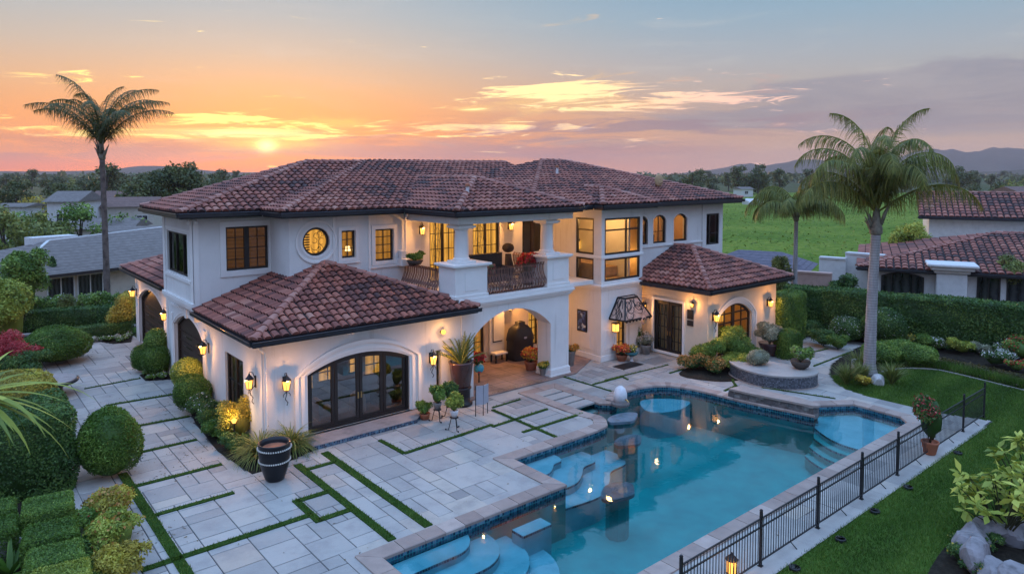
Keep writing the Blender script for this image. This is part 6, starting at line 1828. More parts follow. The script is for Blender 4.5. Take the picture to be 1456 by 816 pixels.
# globe lamp on the wing wall by the porch
t = thing('globe_lamp', (15.0, 22.3, 2.9), 'small round globe lamp high on the wing wall beside the porch', 'lamp')
b = MB(); b.box(14.96, 15.04, 22.2, 22.299, 2.86, 2.94); b.build('bracket', M['iron'], t); b = MB(); b.ball((15.0, 22.12, 2.92), .10, 12); b.build('globe', M['amber_glass'], t, smooth=True)
l = bpy.data.lights.new('globe_light', 'POINT'); l.energy = 8; l.color = (1, .5, .16); l.shadow_soft_size = .04; lo = bpy.data.objects.new('globe_light', l); COL.objects.link(lo); lo.parent = t; lo.location = (0, -.34, .05)
# recessed glow of the porch and balcony ceilings is from these two ceiling lamps
for (x, y, z, pw, lb) in ((18.6, 24.6, 3.66, 22, 'round ceiling lamp inside the arched porch'), (18.8, 24.6, 7.40, 30, 'round ceiling lamp over the balcony'), (23.3, 24.6, 7.40, 10, 'round lamp under the eave between balcony and bay')):
    t = thing('ceiling_lamp', (x, y, z), lb, 'lamp'); b = MB(); b.lathe([(.12, 0), (.12, -.03), (.10, -.05)], (x, y, z), 14); b.build('base', M['iron'], t); b = MB(); b.lathe([(.10, -.052), (.07, -.09), (.001, -.10)], (x, y, z), 14); b.build('lamp_shade', M['amber_glass'], t)
    l = bpy.data.lights.new('ceiling_light', 'POINT'); l.energy = pw; l.color = (1, .46, .13); l.shadow_soft_size = .04; lo = bpy.data.objects.new('ceiling_light', l); COL.objects.link(lo); lo.parent = t; lo.location = (0, 0, -.25)
# bed spot lamp
t = thing('garden_lamp', (7.5, 23.4, 0), 'small glowing garden lamp among the shrubs by the wing wall', 'lamp'); b = MB(); b.tube([(7.5, 23.4, 0), (7.5, 23.4, .75)], .02, 6); b.build('post', M['iron'], t); b = MB(); b.lathe([(.05, .75), (.10, .86), (.001, .9)], (7.5, 23.4, 0), 10); b.build('lamp_shade', M['amber_glass'], t)
l = bpy.data.lights.new('garden_light', 'POINT'); l.energy = 10; l.color = (1, .6, .2); l.shadow_soft_size = .035; lo = bpy.data.objects.new('garden_light', l); COL.objects.link(lo); lo.parent = t; lo.location = (-.1, -.1, 1.05)
# lantern standing by the fence at the bottom edge
c = at(1040, 822); t = thing('post_lantern', (c[0], c[1], 0), 'glowing orange lantern on the coping behind the fence at the bottom edge', 'lantern')
b = MB(); b.tube([(*c, 0), (*c, .12)], .06, 8); b.lathe([(.13, .12), (.13, .14), (.05, .16)], (*c, 0), 8); b.lathe([(.13, .42), (.15, .44), (.05, .54), (.015, .6)], (*c, 0), 8)
for k in range(6): b.bar((c[0] + .115 * math.cos(1.047 * k), c[1] + .115 * math.sin(1.047 * k), .14), (c[0] + .115 * math.cos(1.047 * k), c[1] + .115 * math.sin(1.047 * k), .43), .012)
b.build('cage', M['iron'], t); b = MB(); b.lathe([(.105, .145), (.105, .42)], (*c, 0), 8); b.build('lantern_glass', M['amber_glass'], t)
l = bpy.data.lights.new('post_light', 'POINT'); l.energy = 5; l.color = (1, .45, .12); l.shadow_soft_size = .035; lo = bpy.data.objects.new('post_light', l); COL.objects.link(lo); lo.parent = t; lo.location = (0, -.25, .35)

# ---- pool fence
fn = thing('pool_fence', (20, 8.35, 0), 'black iron picket fence along the near side of the pool', 'fence')
FY0 = 8.35; px_ = [11.4, 14.39, 17.08, 19.56, 21.96, 24.7, 27.49, 29.64]
for i, x in enumerate(px_):
    b = MB(); b.box(x - .028, x + .028, FY0 - .028, FY0 + .028, 0, 1.27); b.box(x - .05, x + .05, FY0 - .05, FY0 + .05, 0, .02); b.ball((x, FY0, 1.30), .042, 8); b.build('post', M['iron'], fn)
for a, c_ in zip(px_[:-1], px_[1:]):
    b = MB()
    for z in (.12, .92, 1.12): b.box(a + .03, c_ - .03, FY0 - .016, FY0 + .016, z - .013, z + .013)
    n_ = int((c_ - a) / .11)
    for k in range(1, n_): x = a + (c_ - a) * k / n_; b.box(x - .0068, x + .0068, FY0 - .0075, FY0 + .0075, .121, 1.119)
    m_ = (a + c_) / 2; b.bar((m_, FY0, .11), (m_ - .02, FY0 - .18, 0), .018)
    b.build('picket_panel', M['iron'], fn)
# uplights in the lawn
for i, (px, py) in enumerate(((1362, 645), (1291, 694), (1244, 728), (1195, 768), (1130, 809))):
    c = at(px, py); t = thing('lawn_light', (c[0], c[1], 0), 'small dark round uplight sunk in the lawn outside the fence', 'uplight', 'uplights in the lawn along the fence')
    b = MB(); b.lathe([(.12, -.03), (.13, .05), (.11, .07)], (*c, 0), 14); b.build('housing', M['iron'], t); b = MB(); b.lathe([(.105, .071), (.0001, .075)], (*c, 0), 14); b.build('lens', M['glass_dark'], t)

# ---- pots and plants
def pot(prof, c, mat, name='pot', parent=None, n=24, mi=None):
    b = MB(); b.lathe(prof, c, n); return b.build(name, M[mat], parent, smooth=True)
M['glaze_black'] = simple('black glazed ceramic', (.010, .010, .013), .32, 0, var=.1, spec=.35)
M['glaze_plum'] = simple('plum brown glazed ceramic', (.055, .022, .022), .25, 0, var=.25, scale=2, spec=.6, coat=.3)
M['terracotta'] = simple('terracotta', (.36, .12, .06), .8, var=.15)
M['grey_pot'] = simple('weathered grey pot', (.22, .21, .20), .7, var=.2)
M['bead'] = simple('white painted beads', (.65, .63, .58), .6)
# black urn with beaded bands
c = at(391, 681); u = thing('urn', (c[0], c[1], 0), 'black glazed urn with two white beaded bands standing on the paving', 'urn')
pot([(.24, 0), (.27, .03), (.30, .10), (.40, .42), (.455, .75), (.465, .92), (.45, 1.02), (.47, 1.08), (.47, 1.12), (.42, 1.12), (.40, 1.0), (.38, .9), (.001, .9)], (*c, 0), 'glaze_black', 'body', u, 32)
for z, r_ in ((.60, .438), (.97, .468)):
    b = MB()
    for k in range(44): b.box(*(lambda X_, Y_: (X_ - .018, X_ + .018, Y_ - .018, Y_ + .018))(c[0] + (r_ + .004) * math.cos(6.283 * k / 44), c[1] + (r_ + .004) * math.sin(6.283 * k / 44)), z - .018, z + .018)
    b.build('bead_band', M['bead'], u)
b = MB(); b.lathe([(.395, .95), (.001, .97)], (*c, 0), 20); b.build('rust_lining', M['terracotta'], u)
# large pot with cycad, beside the porch
c = at(656, 575); t = thing('potted_cycad', (c[0], c[1], 0), 'large plum glazed two-tier pot holding a spiky cycad beside the porch', 'potted plant')
pot([(.40, 0), (.44, .03), (.44, .10), (.34, .14), (.36, .62), (.40, .66), (.40, .70), (.35, .72)], (*c, 0), 'glaze_black', 'pedestal', t)
pot([(.32, .70), (.36, .74), (.47, 1.62), (.50, 1.66), (.50, 1.72), (.44, 1.72), (.42, 1.6), (.001, 1.6)], (*c, 0), 'glaze_plum', 'pot', t)
V_, Q_, T_ = [], [], []; rng = random.Random(44)
for i in range(30):
    v, q, s_ = frond(rng.uniform(0, 6.283), rng.uniform(.55, 1.4), rng.uniform(1.0, 1.35), rng.uniform(.2, .7), rng, .17, 26, .05, .022); q = [tuple(k + len(V_) for k in f) for f in q]; V_ += v; Q_ += q; T_ += s_
o = mesh_np('foliage', np.array(V_), np.array(Q_), np.array(T_), M['olive'], t); o.location = (0, 0, 1.6)
def potted(px, py, prof, pm, r_, h_, mt, label, fl=None, frac=.3, size=.07, z0=0.0, name='potted_plant', group=None, stand=None, fs=.07):
    c = at(px, py, z0); t = thing(name, (c[0], c[1], z0), label, 'potted plant', group)
    hp = max(z for r, z in prof)
    pot(prof, (*c, z0), pm, 'pot', t, 18)
    fls = fl if isinstance(fl, list) else ([fl] if fl else [])
    lobed_shrub('foliage', (c[0], c[1], z0 + hp * .85), r_, h_, mt, '', size=size, nl=9, dens=1200, parent=t, extra=[(M[f_], frac, fs) for f_ in fls], seed=int(px), stems=True)
    return t
PR = [(.14, 0), (.16, .02), (.22, .30), (.24, .34), (.24, .38), (.20, .38), (.19, .33), (.001, .33)]
def scale_pr(k, kz=None): return [(r * k, z * (kz or k)) for r, z in PR]
potted(604, 596, scale_pr(.85, .6), 'terracotta', .32, .45, 'box', 'small leafy plant in a terracotta pot at the step of the pool doors')
potted(1322, 645, scale_pr(1.1), 'terracotta', .55, 1.75, 'deep', 'bushy dark shrub with reddish tips in a terracotta pot by the fence', ['red_leaf'], .10, .09)
potted(755, 527, scale_pr(1.3, 1.2), 'terracotta', .45, .62, 'olive', 'terracotta pot of red, orange and yellow flowers in front of the arched porch', ['flower_orange', 'flower_red', 'flower_yellow'], .22, .06, fs=.09)
potted(772, 535, scale_pr(.7, 1.0), 'grey_pot', .3, .35, 'deep', 'small grey pot of mixed flowers beside the terracotta flower pot', ['flower_yellow'], .2, .06)
potted(811, 521, [(.14, 0), (.15, .02), (.24, .68), (.26, .70), (.26, .74), (.22, .74), (.001, .66)], 'grey_pot', .38, .42, 'deep', 'tall tapered grey planter with orange flowers between porch pillar and bay', ['flower_orange'], .25, .06)
potted(884, 513, scale_pr(1.2, .8), 'terracotta', .4, .55, 'deep', 'pot of red and orange flowers under the patterned awning', ['flower_orange', 'flower_red'], .3, .06, fs=.09)
potted(918, 503, scale_pr(1.2), 'grey_pot', .42, .6, 'grey', 'pot of pale grey leaves and white flowers left of the glazed door', ['flower_white'], .15, .07)
ellipsoid_shrub('ball_shrub', (27.2, 22.9, 0), (.42, .32, .75), 'hedge', 'narrow clipped green shrub in the corner between bay and right wing', size=.055, dens=1500)
potted(1094, 505, [(.30, 0), (.34, .05), (.52, .55), (.55, .62), (.50, .64), (.001, .56)], 'glaze_plum', .75, 1.1, 'grey', 'wide dark plum pot with a silver grey bush right of the arched window', None, .3, .08)
c = at(898, 514); t = thing('flower_bowl', (c[0], c[1], 0), 'teal bowl on a small white pedestal with pale flowers under the awning', 'planter')
M['teal'] = simple('teal glazed bowl', (.02, .14, .16), .25, spec=.6); M['white_paint'] = simple('white painted metal', (.7, .7, .72), .5)
pot([(.14, 0), (.07, .05), (.06, .22), (.10, .26)], (*c, 0), 'white_paint', 'pedestal', t, 14); pot([(.10, .26), (.26, .34), (.33, .48), (.30, .48), (.001, .42)], (*c, 0), 'teal', 'bowl', t, 18)
lobed_shrub('foliage', (c[0], c[1], .42), .3, .35, 'deep', '', size=.06, nl=6, dens=1200, parent=t, extra=[(M['flower_yellow'], .15, .08), (M['flower_white'], .1, .06)])
c = at(893, 520); b = MB(); b.box(c[0] - .7, c[0] + .7, c[1] - .35, c[1] + .35, .003, .025); props(b.build('door_mat', M['iron'], bevel=.005), 'black mat under the flower pots by the niche door', 'mat')
# planter bowl and grey mound on the bench wall
c = at(1138, 524, .57); t = thing('planter_bowl', (c[0], c[1], .57), 'woven brown bowl planter with pale green leaves on the mosaic bench wall', 'planter')
M['wicker'] = simple('dark woven wicker', (.07, .055, .045), .8, var=.3, scale=20, bstr=.8, fine=45)
pot([(.18, 0), (.34, .12), (.42, .30), (.40, .36), (.36, .36), (.001, .28)], (*c, .57), 'wicker', 'bowl', t); lobed_shrub('foliage', (c[0], c[1], .85), .4, .62, 'grey', '', size=.09, nl=9, dens=700, parent=t, extra=[(M['box'], .5, .1)])
c = at(1078, 518, .57); ellipsoid_shrub('cushion_plant', (c[0], c[1], .57), (.48, .45, .30), 'grey', 'grey cushion shaped plant on the left end of the bench wall', 'plant', None, .06, 1300, .08)
# plant stands beside the big pot
for i, (px, py, pm, mt, zz, lb) in enumerate(((646, 611, 'white_paint', 'lime', .45, 'lime green plant in a pale pot on a three-legged iron stand beside the big pot'), (622, 598, 'grey_pot', 'box', .42, 'bushy green plant on an iron stand by the lantern right of the pool doors'), (640, 592, 'mosaic_pot', 'deep', .38, 'dark leafy plant in a blue patterned pot on an iron stand'))):
    if pm == 'mosaic_pot' and pm not in M: M[pm] = poster('blue patterned pot glaze', [(0, (.03, .05, .14)), (.45, (.07, .1, .28)), (.75, (.5, .55, .6))])
    c = at(px, py); t = thing('plant_stand', (c[0], c[1], 0), lb, 'plant stand', 'iron plant stands by the porch')
    for k in range(3):
        a = 2.094 * k + .4; b = MB(); b.tube([(c[0] + .30 * math.cos(a), c[1] + .30 * math.sin(a), .01), (c[0] + .2 * math.cos(a), c[1] + .2 * math.sin(a), .02), (c[0] + .10 * math.cos(a), c[1] + .10 * math.sin(a), zz)], .014, 5); b.ball((c[0] + .30 * math.cos(a), c[1] + .30 * math.sin(a), .03), .03, 6); b.build('leg', M['iron'], t)
    b = MB(); b.lathe([(.15, zz - .01), (.15, zz + .01)], (*c, 0), 12); b.build('ring', M['iron'], t)
    pot([(.10, zz + .012), (.15, zz + .2), (.16, zz + .26), (.13, zz + .26), (.001, zz + .2)], (*c, 0), pm, 'pot', t, 14)
    lobed_shrub('foliage', (c[0], c[1], zz + .2), .34, .7, mt, '', size=.085, nl=9, dens=900, parent=t, seed=i)
# grey double board sign
c = at(686, 590); t = thing('board_stand', (c[0], c[1], 0), 'two blank grey panels on thin metal legs standing by the porch', 'panel stand')
b = MB()
for (dx_, dy_) in ((-.28, .05), (.0, -.05), (.28, .05)): b.tube([(c[0] + dx_, c[1] + dy_, 0), (c[0] + dx_, c[1] + dy_, 1.15)], .016, 6)
b.bar((c[0] - .28, c[1] + .05, .45), (c[0], c[1] - .05, .45), .03); b.build('leg_frame', M['iron'], t)
M['grey_board'] = simple('grey painted board', (.36, .37, .42), .5, var=.05)
for (a, q) in (((-.27, .03), (-.01, -.065)), ((.01, -.065), (.30, .03))):
    b = MB(); b.bar((c[0] + a[0], c[1] + a[1], .78), (c[0] + q[0], c[1] + q[1], .78), .02, .72); b.build('board', M['grey_board'], t, bevel=.004)
# glass ball ornament with flowers
c = at(681, 545); t = thing('glass_ornament', (c[0], c[1], 0), 'colourful red and turquoise glass flower ornament beside the porch', 'ornament')
M['turq'] = poster('mottled turquoise glass', [(0, (.05, .35, .45)), (.35, (.1, .55, .6)), (.6, (.6, .5, .1)), (.8, (.6, .08, .1))])
b = MB(); b.lathe([(.12, 0), (.03, .05), (.03, .45)], (*c, 0), 12); b.build('stand', M['iron'], t); b = MB(); b.ball((c[0], c[1], .66), .22, 16); b.build('ball', M['turq'], t, smooth=True)
lobed_shrub('foliage', (c[0] - .1, c[1], .75), .28, .6, 'deep', '', size=.08, nl=7, dens=900, parent=t, extra=[(M['flower_red'], .7, .11)])
# covered grill in the porch
t = thing('covered_grill', (21.9, 25.55, .05), 'black fabric cover over a barbecue grill inside the arched porch', 'grill cover')
M['cover_cloth'] = simple('black vinyl cover', (.014, .014, .017), .55, var=.15, scale=3, bstr=.5, fine=6)
b = MB(); x0, y0 = 21.75, 25.5
secs = [(.62, .42, .06), (.64, .44, .5), (.62, .42, .95), (.66, .44, 1.0), (.60, .42, 1.25), (.50, .36, 1.52), (.36, .26, 1.66), (.22, .18, 1.72), (.22, .18, 1.84), (.12, .1, 1.88)]
n = 20; vs = []
for k, (a, q, z) in enumerate(secs):
    for j in range(n):
        an = 6.283 * j / n; ca, sa = math.cos(an), math.sin(an); e = .45; w_ = 1 + .03 * math.sin(j * 2.7 + k)
        vs.append((x0 + a * w_ * math.copysign(abs(ca) ** e, ca), y0 + q * w_ * math.copysign(abs(sa) ** e, sa), z))
b.add(vs, [(i * n + j, i * n + (j + 1) % n, (i + 1) * n + (j + 1) % n, (i + 1) * n + j) for i in range(len(secs) - 1) for j in range(n)] + [tuple((len(secs) - 1) * n + j for j in range(n))]); b.build('cover', M['cover_cloth'], t, smooth=True)
b = MB(); b.lathe([(.001, 0), (.09, .01), (.10, .02)], (0, 0, 0), 16); b.v = [(21.72 + p[0], 25.075 - p[2], 1.15 + p[1] * .55) for p in b.v]; b.build('badge', M['grey_board'], t)
# door bench in porch
b = MB(); t = thing('porch_bench', (20.9, 25.6, .05), 'low white bench against the panel in the porch', 'bench'); b.box(20.25, 21.0, 25.5, 25.95, .42, .5); b.build('seat', M['trim'], t, bevel=.01)
for (x, y) in ((20.3, 25.55), (20.95, 25.55), (20.3, 25.9), (20.95, 25.9)): b = MB(); b.box(x - .03, x + .03, y - .03, y + .03, .05, .42); b.build('leg', M['iron'], t)
# ---- balcony furniture
M['rattan'] = simple('dark brown rattan', (.035, .028, .025), .7, var=.3, scale=18, bstr=.8, fine=45)
t = thing('balcony_sofa', (18.6, 23.8, 4.06), 'dark rattan sofa with a floral cushion on the balcony', 'sofa')
b = MB(); b.box(17.75, 19.45, 23.4, 24.2, 4.32, 4.6); b.build('seat', M['rattan'], t, bevel=.04); b = MB(); b.box(17.75, 19.45, 23.35, 23.5, 4.6, 5.15) if False else b.prism([(17.7, 24.05), (19.5, 24.05), (19.5, 24.25), (17.7, 24.25)], 4.5, 5.5); b.build('backrest', M['rattan'], t, bevel=.06)
for x in (17.66, 19.36): b = MB(); b.box(x, x + .18, 23.35, 24.2, 4.3, 4.95); b.build('armrest', M['rattan'], t, bevel=.05)
for x in (17.75, 19.4):
    for y in (23.45, 24.1): b = MB(); b.box(x - .03, x + .03, y - .03, y + .03, 4.06, 4.33); b.build('leg', M['iron'], t)
M['floral'] = poster('floral cushion cloth', [(0, (.35, .12, .1)), (.4, (.45, .35, .22)), (.75, (.15, .2, .1))]); b = MB(); b.box(18.5, 19.0, 23.9, 24.06, 4.62, 5.05); b.build('cushion', M['floral'], t, bevel=.06)
t = thing('balcony_chair', (20.2, 24.2, 4.06), 'dark ornate round-topped chair on the balcony right of the sofa', 'chair')
b = MB(); b.lathe([(.36, 4.42), (.38, 4.46), (.36, 4.52)], (20.2, 24.1, 0), 18); b.build('seat', M['rattan'], t)
b = MB(); b.tube([(20.2 + .02, 24.42, 4.5), (20.2, 24.5, 5.1), (20.2, 24.52, 5.35)], [.26, .16, .14], 12); b.ball((20.2, 24.52, 5.62), .28, 14, sz=.8); b.build('backrest', M['rattan'], t, smooth=True)
for k in range(4): b = MB(); a = .785 + 1.571 * k; b.tube([(20.2 + .3 * math.cos(a), 24.1 + .3 * math.sin(a), 4.06), (20.2 + .26 * math.cos(a), 24.1 + .26 * math.sin(a), 4.44)], .02, 6); b.build('leg', M['iron'], t)
c = (20.35, 23.35); t = thing('potted_plant', (c[0], c[1], 4.06), 'pot of bright red flowers behind the balcony rail beside the right column', 'potted plant'); pot(scale_pr(1.4, 1.6), (*c, 4.06), 'glaze_black', 'pot', t, 16); lobed_shrub('foliage', (c[0], c[1], 4.55), .45, .95, 'deep', '', size=.09, nl=9, dens=700, parent=t, extra=[(M['flower_red'], .3, .14)])
t = thing('side_table', (19.6, 23.1, 4.06), 'small low dark table behind the balcony rail', 'table'); b = MB(); b.lathe([(.45, 4.50), (.46, 4.53), (.45, 4.55)], (19.3, 23.0, 0), 20); b.build('tabletop', M['iron'], t)
for k in range(3): b = MB(); a = 2.094 * k; b.tube([(19.3 + .35 * math.cos(a), 23.0 + .35 * math.sin(a), 4.06), (19.3 + .2 * math.cos(a), 23.0 + .2 * math.sin(a), 4.5)], .018, 6); b.build('leg', M['iron'], t)
t = thing('rail_planter', (15.72, 25.4, 5.1), 'brown bowl of green leaves on the left end of the balcony rail', 'planter'); pot([(.05, 5.1), (.25, 5.16), (.36, 5.32), (.33, 5.34), (.001, 5.28)], (15.72, 25.3, 0), 'wicker', 'bowl', t, 18); lobed_shrub('foliage', (15.72, 25.3, 5.28), .36, .4, 'box', '', size=.09, nl=8, dens=900, parent=t)
b = MB(); b.box(15.35, 15.75, 25.75, 26.18, 5.05, 5.35); b.box(15.42, 15.68, 25.9, 26.18, 5.36, 5.7); props(b.build('wall_bracket', M['trim'], V, bevel=.02))

# ---- patterned awning over the niche door
t = thing('awning', (26.2, 22.6, 2.0), 'black iron awning with rose tracery panels over the niche door', 'awning')
M['rose_panel'] = simple('rose patterned awning panel', (.55, .36, .28), .7, var=.25, scale=6)
W0, W1, B0, B1 = (25.55, 22.63, 2.98), (26.75, 22.63, 2.98), (24.95, 22.63, 2.02), (27.4, 22.63, 2.02); F0, F1, T0, T1 = (25.2, 21.85, 1.98), (27.15, 21.85, 1.98), (25.72, 22.3, 2.95), (26.6, 22.3, 2.95)
faces = [(F0, F1, T1, T0), (B0, F0, T0, W0), (F1, B1, W1, T1), (T0, T1, W1, W0)]
b = MB()
for f in faces: b.poly(f); b.poly([Vector(p) - Vector((0, 0, .025)) for p in f][::-1])
b.build('awning_panel', M['rose_panel'], t)
b = MB()
def lerp3(a, q, k): return Vector(a).lerp(Vector(q), k)
for e in ((F0, F1), (F1, T1), (T1, T0), (T0, F0), (B0, F0), (F1, B1), (T0, W0), (T1, W1), (W0, W1), (B0, W0), (B1, W1)): b.bar(e[0], e[1], .075)
ra = random.Random(6)
for f in faces[:3]:
    nn = (Vector(f[1]) - Vector(f[0])).cross(Vector(f[3]) - Vector(f[0])).normalized(); nn = nn if nn.y < 0 or nn.z > 0 else -nn
    for k in range(9):
        u_, v_ = ra.uniform(.15, .85), ra.uniform(.12, .88); r_ = ra.uniform(.12, .22); a0 = ra.uniform(0, 6)
        pts = []
        for j in range(7):
            uu = min(.97, max(.03, u_ + r_ * math.cos(a0 + j * .75) * .9)); vv = min(.97, max(.03, v_ + r_ * math.sin(a0 + j * .75) * 1.3)); pts.append(lerp3(lerp3(f[0], f[1], uu), lerp3(f[3], f[2], uu), vv) + nn * .012)
        b.tube(pts, .017, 4)
for k in range(8): p = lerp3(F0, F1, (k + .5) / 8); b.ball(p - Vector((0, 0, .06)), .05, 8)
b.build('iron_tracery', M['iron'], t)
b = MB(); b.tube([(26.55 + .17 * math.cos(k * .6), 21.83, 1.86 + .17 * math.sin(k * .6)) for k in range(9)], .045, 8); b.build('scroll', M['rose_panel'], t, smooth=True)
t = thing('hanging_lantern', (25.05, 22.3, 1.65), 'square amber lantern hanging at the left corner of the awning', 'lantern'); b = MB(); b.box(24.9, 25.2, 22.15, 22.45, 1.82, 1.86); b.box(24.92, 25.18, 22.17, 22.43, 1.42, 1.45)
for x in (24.92, 25.18):
    for y in (22.17, 22.43): b.bar((x, y, 1.44), (x, y, 1.83), .018)
b.tube([(25.05, 22.3, 1.86), (25.05, 22.3, 2.05)], .01, 5); b.build('cage', M['iron'], t); b = MB(); b.box(24.94, 25.16, 22.19, 22.41, 1.455, 1.815); b.build('lantern_glass', M['amber_glass'], t)
l = bpy.data.lights.new('hanging_light', 'POINT'); l.energy = 9; l.color = (1, .55, .2); l.shadow_soft_size = .035; lo = bpy.data.objects.new('hanging_light', l); COL.objects.link(lo); lo.parent = t; lo.location = (.0, -.28, .0)

# ---- roof fittings
t = thing('satellite_dish', (31.2, 24.9, 8.22), 'round pale satellite dish on the right part of the main roof', 'satellite dish')
b = MB(); vs = []
for k in range(5):
    r_ = .36 * k / 4
    for j in range(20): a = 6.283 * j / 20; vs.append((31.2 + r_ * math.cos(a), 24.75 - .12 + .25 * r_ * r_ * 2 , 8.62 + r_ * math.sin(a)))
b.add(vs, [(k * 20 + j, k * 20 + (j + 1) % 20, (k + 1) * 20 + (j + 1) % 20, (k + 1) * 20 + j) for k in range(4) for j in range(20)]); d_ = b.build('dish', M['furn_light'], t, smooth=True)
sm = d_.modifiers.new('solid', 'SOLIDIFY'); sm.thickness = .02
b = MB(); b.tube([(31.2, 24.95, 8.15), (31.2, 24.9, 8.4), (31.2, 24.72, 8.6)], .025, 6); b.tube([(31.2, 24.66, 8.4), (31.2, 24.3, 8.55)], .012, 5); b.build('arm', M['iron'], t)
for (x, y, z, lb) in ((17.1, 23.4, 8.1, 'short pale vent pipe near the front hip of the balcony roof'), (25.8, 27.2, 8.95, 'small metal vent on the roof behind the bay')):
    t = thing('roof_vent', (x, y, z), lb, 'roof vent'); b = MB(); b.tube([(x, y, z - .1), (x, y, z + .38)], .07, 10); b.build('pipe', M['white_paint'], t); b = MB(); b.lathe([(.12, .38), (.10, .46), (.001, .52)], (x, y, z), 12); b.build('cap', M['terracotta'], t)

# ---- pool ornaments
c = (20.35, 17.85); t = thing('water_spout', (c[0], c[1], 0), 'pale dome shaped water spout on the coping point of the pool', 'fountain')
b = MB(); b.lathe([(.36, .035), (.36, .12), (.29, .16)], (*c, 0), 18); b.build('base', M['rock'], t); b = MB(); b.lathe([(.27, .16), (.26, .48), (.19, .68), (.08, .77), (.001, .78)], (*c, 0), 18); b.build('dome', M['white_paint'], t, smooth=True)
b = MB(); b.tube([(c[0], c[1] - .18, .3), (c[0], c[1] - .34, .3), (c[0], c[1] - .4, .24)], .03, 8); b.build('spout', M['brass'], t)
def kidney(cx_, cy_, a, q, rot=0.0): return smooth_loop([(cx_ + (a * (1 + .22 * math.cos(2 * k))) * math.cos(k + rot) , cy_ + q * math.sin(k + rot) * (1 + .1 * math.sin(3 * k))) for k in [i * .5236 for i in range(12)]], set(), 3)
for i, (px, py, a, q, zt, lb) in enumerate(((886, 592, .62, .42, -.03, 'flat dark stone seat standing just above the water below the spout'), (893, 618, .55, .40, -.19, 'second flat stone seat just under water in the pool, in front of the first'), (878, 688, .62, .45, -.20, 'stone stool with a slab top standing under water in the middle of the pool'))):
    c = at(px, py); t = thing('pool_stool', (c[0], c[1], zt), lb, 'pool stool', 'stone stools in the pool')
    b = MB(); b.prism(kidney(c[0], c[1], a, q, .3 * i), zt - .10, zt); b.build('seat', M['slate_dark'] if 'slate_dark' in M else M.setdefault('slate_dark', simple('wet dark slate', (.11, .17, .21), .35, var=.25, scale=3, spec=.5)), t, bevel=.02)
    b = MB(); b.lathe([(.34, 0), (.34, zt - .10 - DEEP)], (c[0], c[1], DEEP), 8); b.build('pedestal', M['plaster'], t)
# round stone table by the drive
c = at(69, 541, .62); t = thing('stone_table', (c[0], c[1], 0), 'round stone table with a dark rim behind the golden hedge', 'table'); zt = .62
b = MB(); b.lathe([(1.0, zt - .12), (1.05, zt - .10), (1.05, zt - .02), (1.02, zt)], (*c, 0), 40); b.build('tabletop', M['glaze_black'], t); b = MB(); b.lathe([(.98, zt + .002), (.97, zt + .03), (.0001, zt + .031)], (*c, 0), 40); b.build('top_slab', M['slate'], t); b = MB(); b.lathe([(.6, 0), (.5, .1), (.45, zt - .13)], (*c, 0), 24); b.build('pedestal', M['rock'], t)

# =================================================================== BEYOND THE GARDEN
class FR:
    """Local frame of a neighbouring house: s along its front (left to right), t away from the viewer."""
    def __init__(s, a, d): l = math.hypot(*d); s.a = a; s.d = (d[0] / l, d[1] / l); s.n = (-d[1] / l, d[0] / l)
    def __call__(s, u, t, z): return (s.a[0] + s.d[0] * u + s.n[0] * t, s.a[1] + s.d[1] * u + s.n[1] * t, z)


def fbox(mb, F, s0, s1, t0, t1, z0, z1, mi=0):
    v = [F(s, t, z) for z in (z0, z1) for t in (t0, t1) for s in (s0, s1)]
    mb.add(v, [(0, 2, 3, 1), (4, 5, 7, 6), (0, 1, 5, 4), (2, 6, 7, 3), (0, 4, 6, 2), (1, 3, 7, 5)], mi)


def nwindow(F, parent, s0, s1, z0, z1, t, fm='frame', nv=1, nh=0, arch_=0, pane='dark_pane'):
    wf = WF((F.a[0] + F.n[0] * t, F.a[1] + F.n[1] * t), F.d); wf.n = (-F.n[0], -F.n[1])
    lp = arch(s0, s1, z0, z1 - arch_, arch_, 8) if arch_ else rect(s0, s1, z0, z1)
    b = MB(); ring(b, wf, lp, inset(lp, .07), .002, .06); bars(b, wf, lp, [s0 + (s1 - s0) * (k + 1) / (nv + 1) for k in range(nv)], [z0 + (z1 - z0) * (k + 1) / (nh + 1) for k in range(nh)], .06, .03, .05)
    o = b.build('window', M[fm], parent); MB().poly([wf.P(*p, .012) for p in lp]).build('pane', M[pane], o); return o


m, out = newmat('dark curtained window'); g_ = X.nt.nodes.new('ShaderNodeTexCoord'); s_ = X.nt.nodes.new('ShaderNodeSeparateXYZ'); X.nt.links.new(g_.outputs['Object'], s_.inputs[0])
w_ = X.m('SINE', (X(s_.outputs[0]) * .8 + X(s_.outputs[1])) * 22.0 + noise(g_.outputs['Object'], 2, 3) * 5.0) * .5 + .5
b_ = principled(ramp(w_, [(0, (.012, .014, .016)), (1, (.055, .06, .06))]), .08, spec=.6); X.nt.links.new(b_.outputs[0], out.inputs[0]); M['dark_pane'] = m
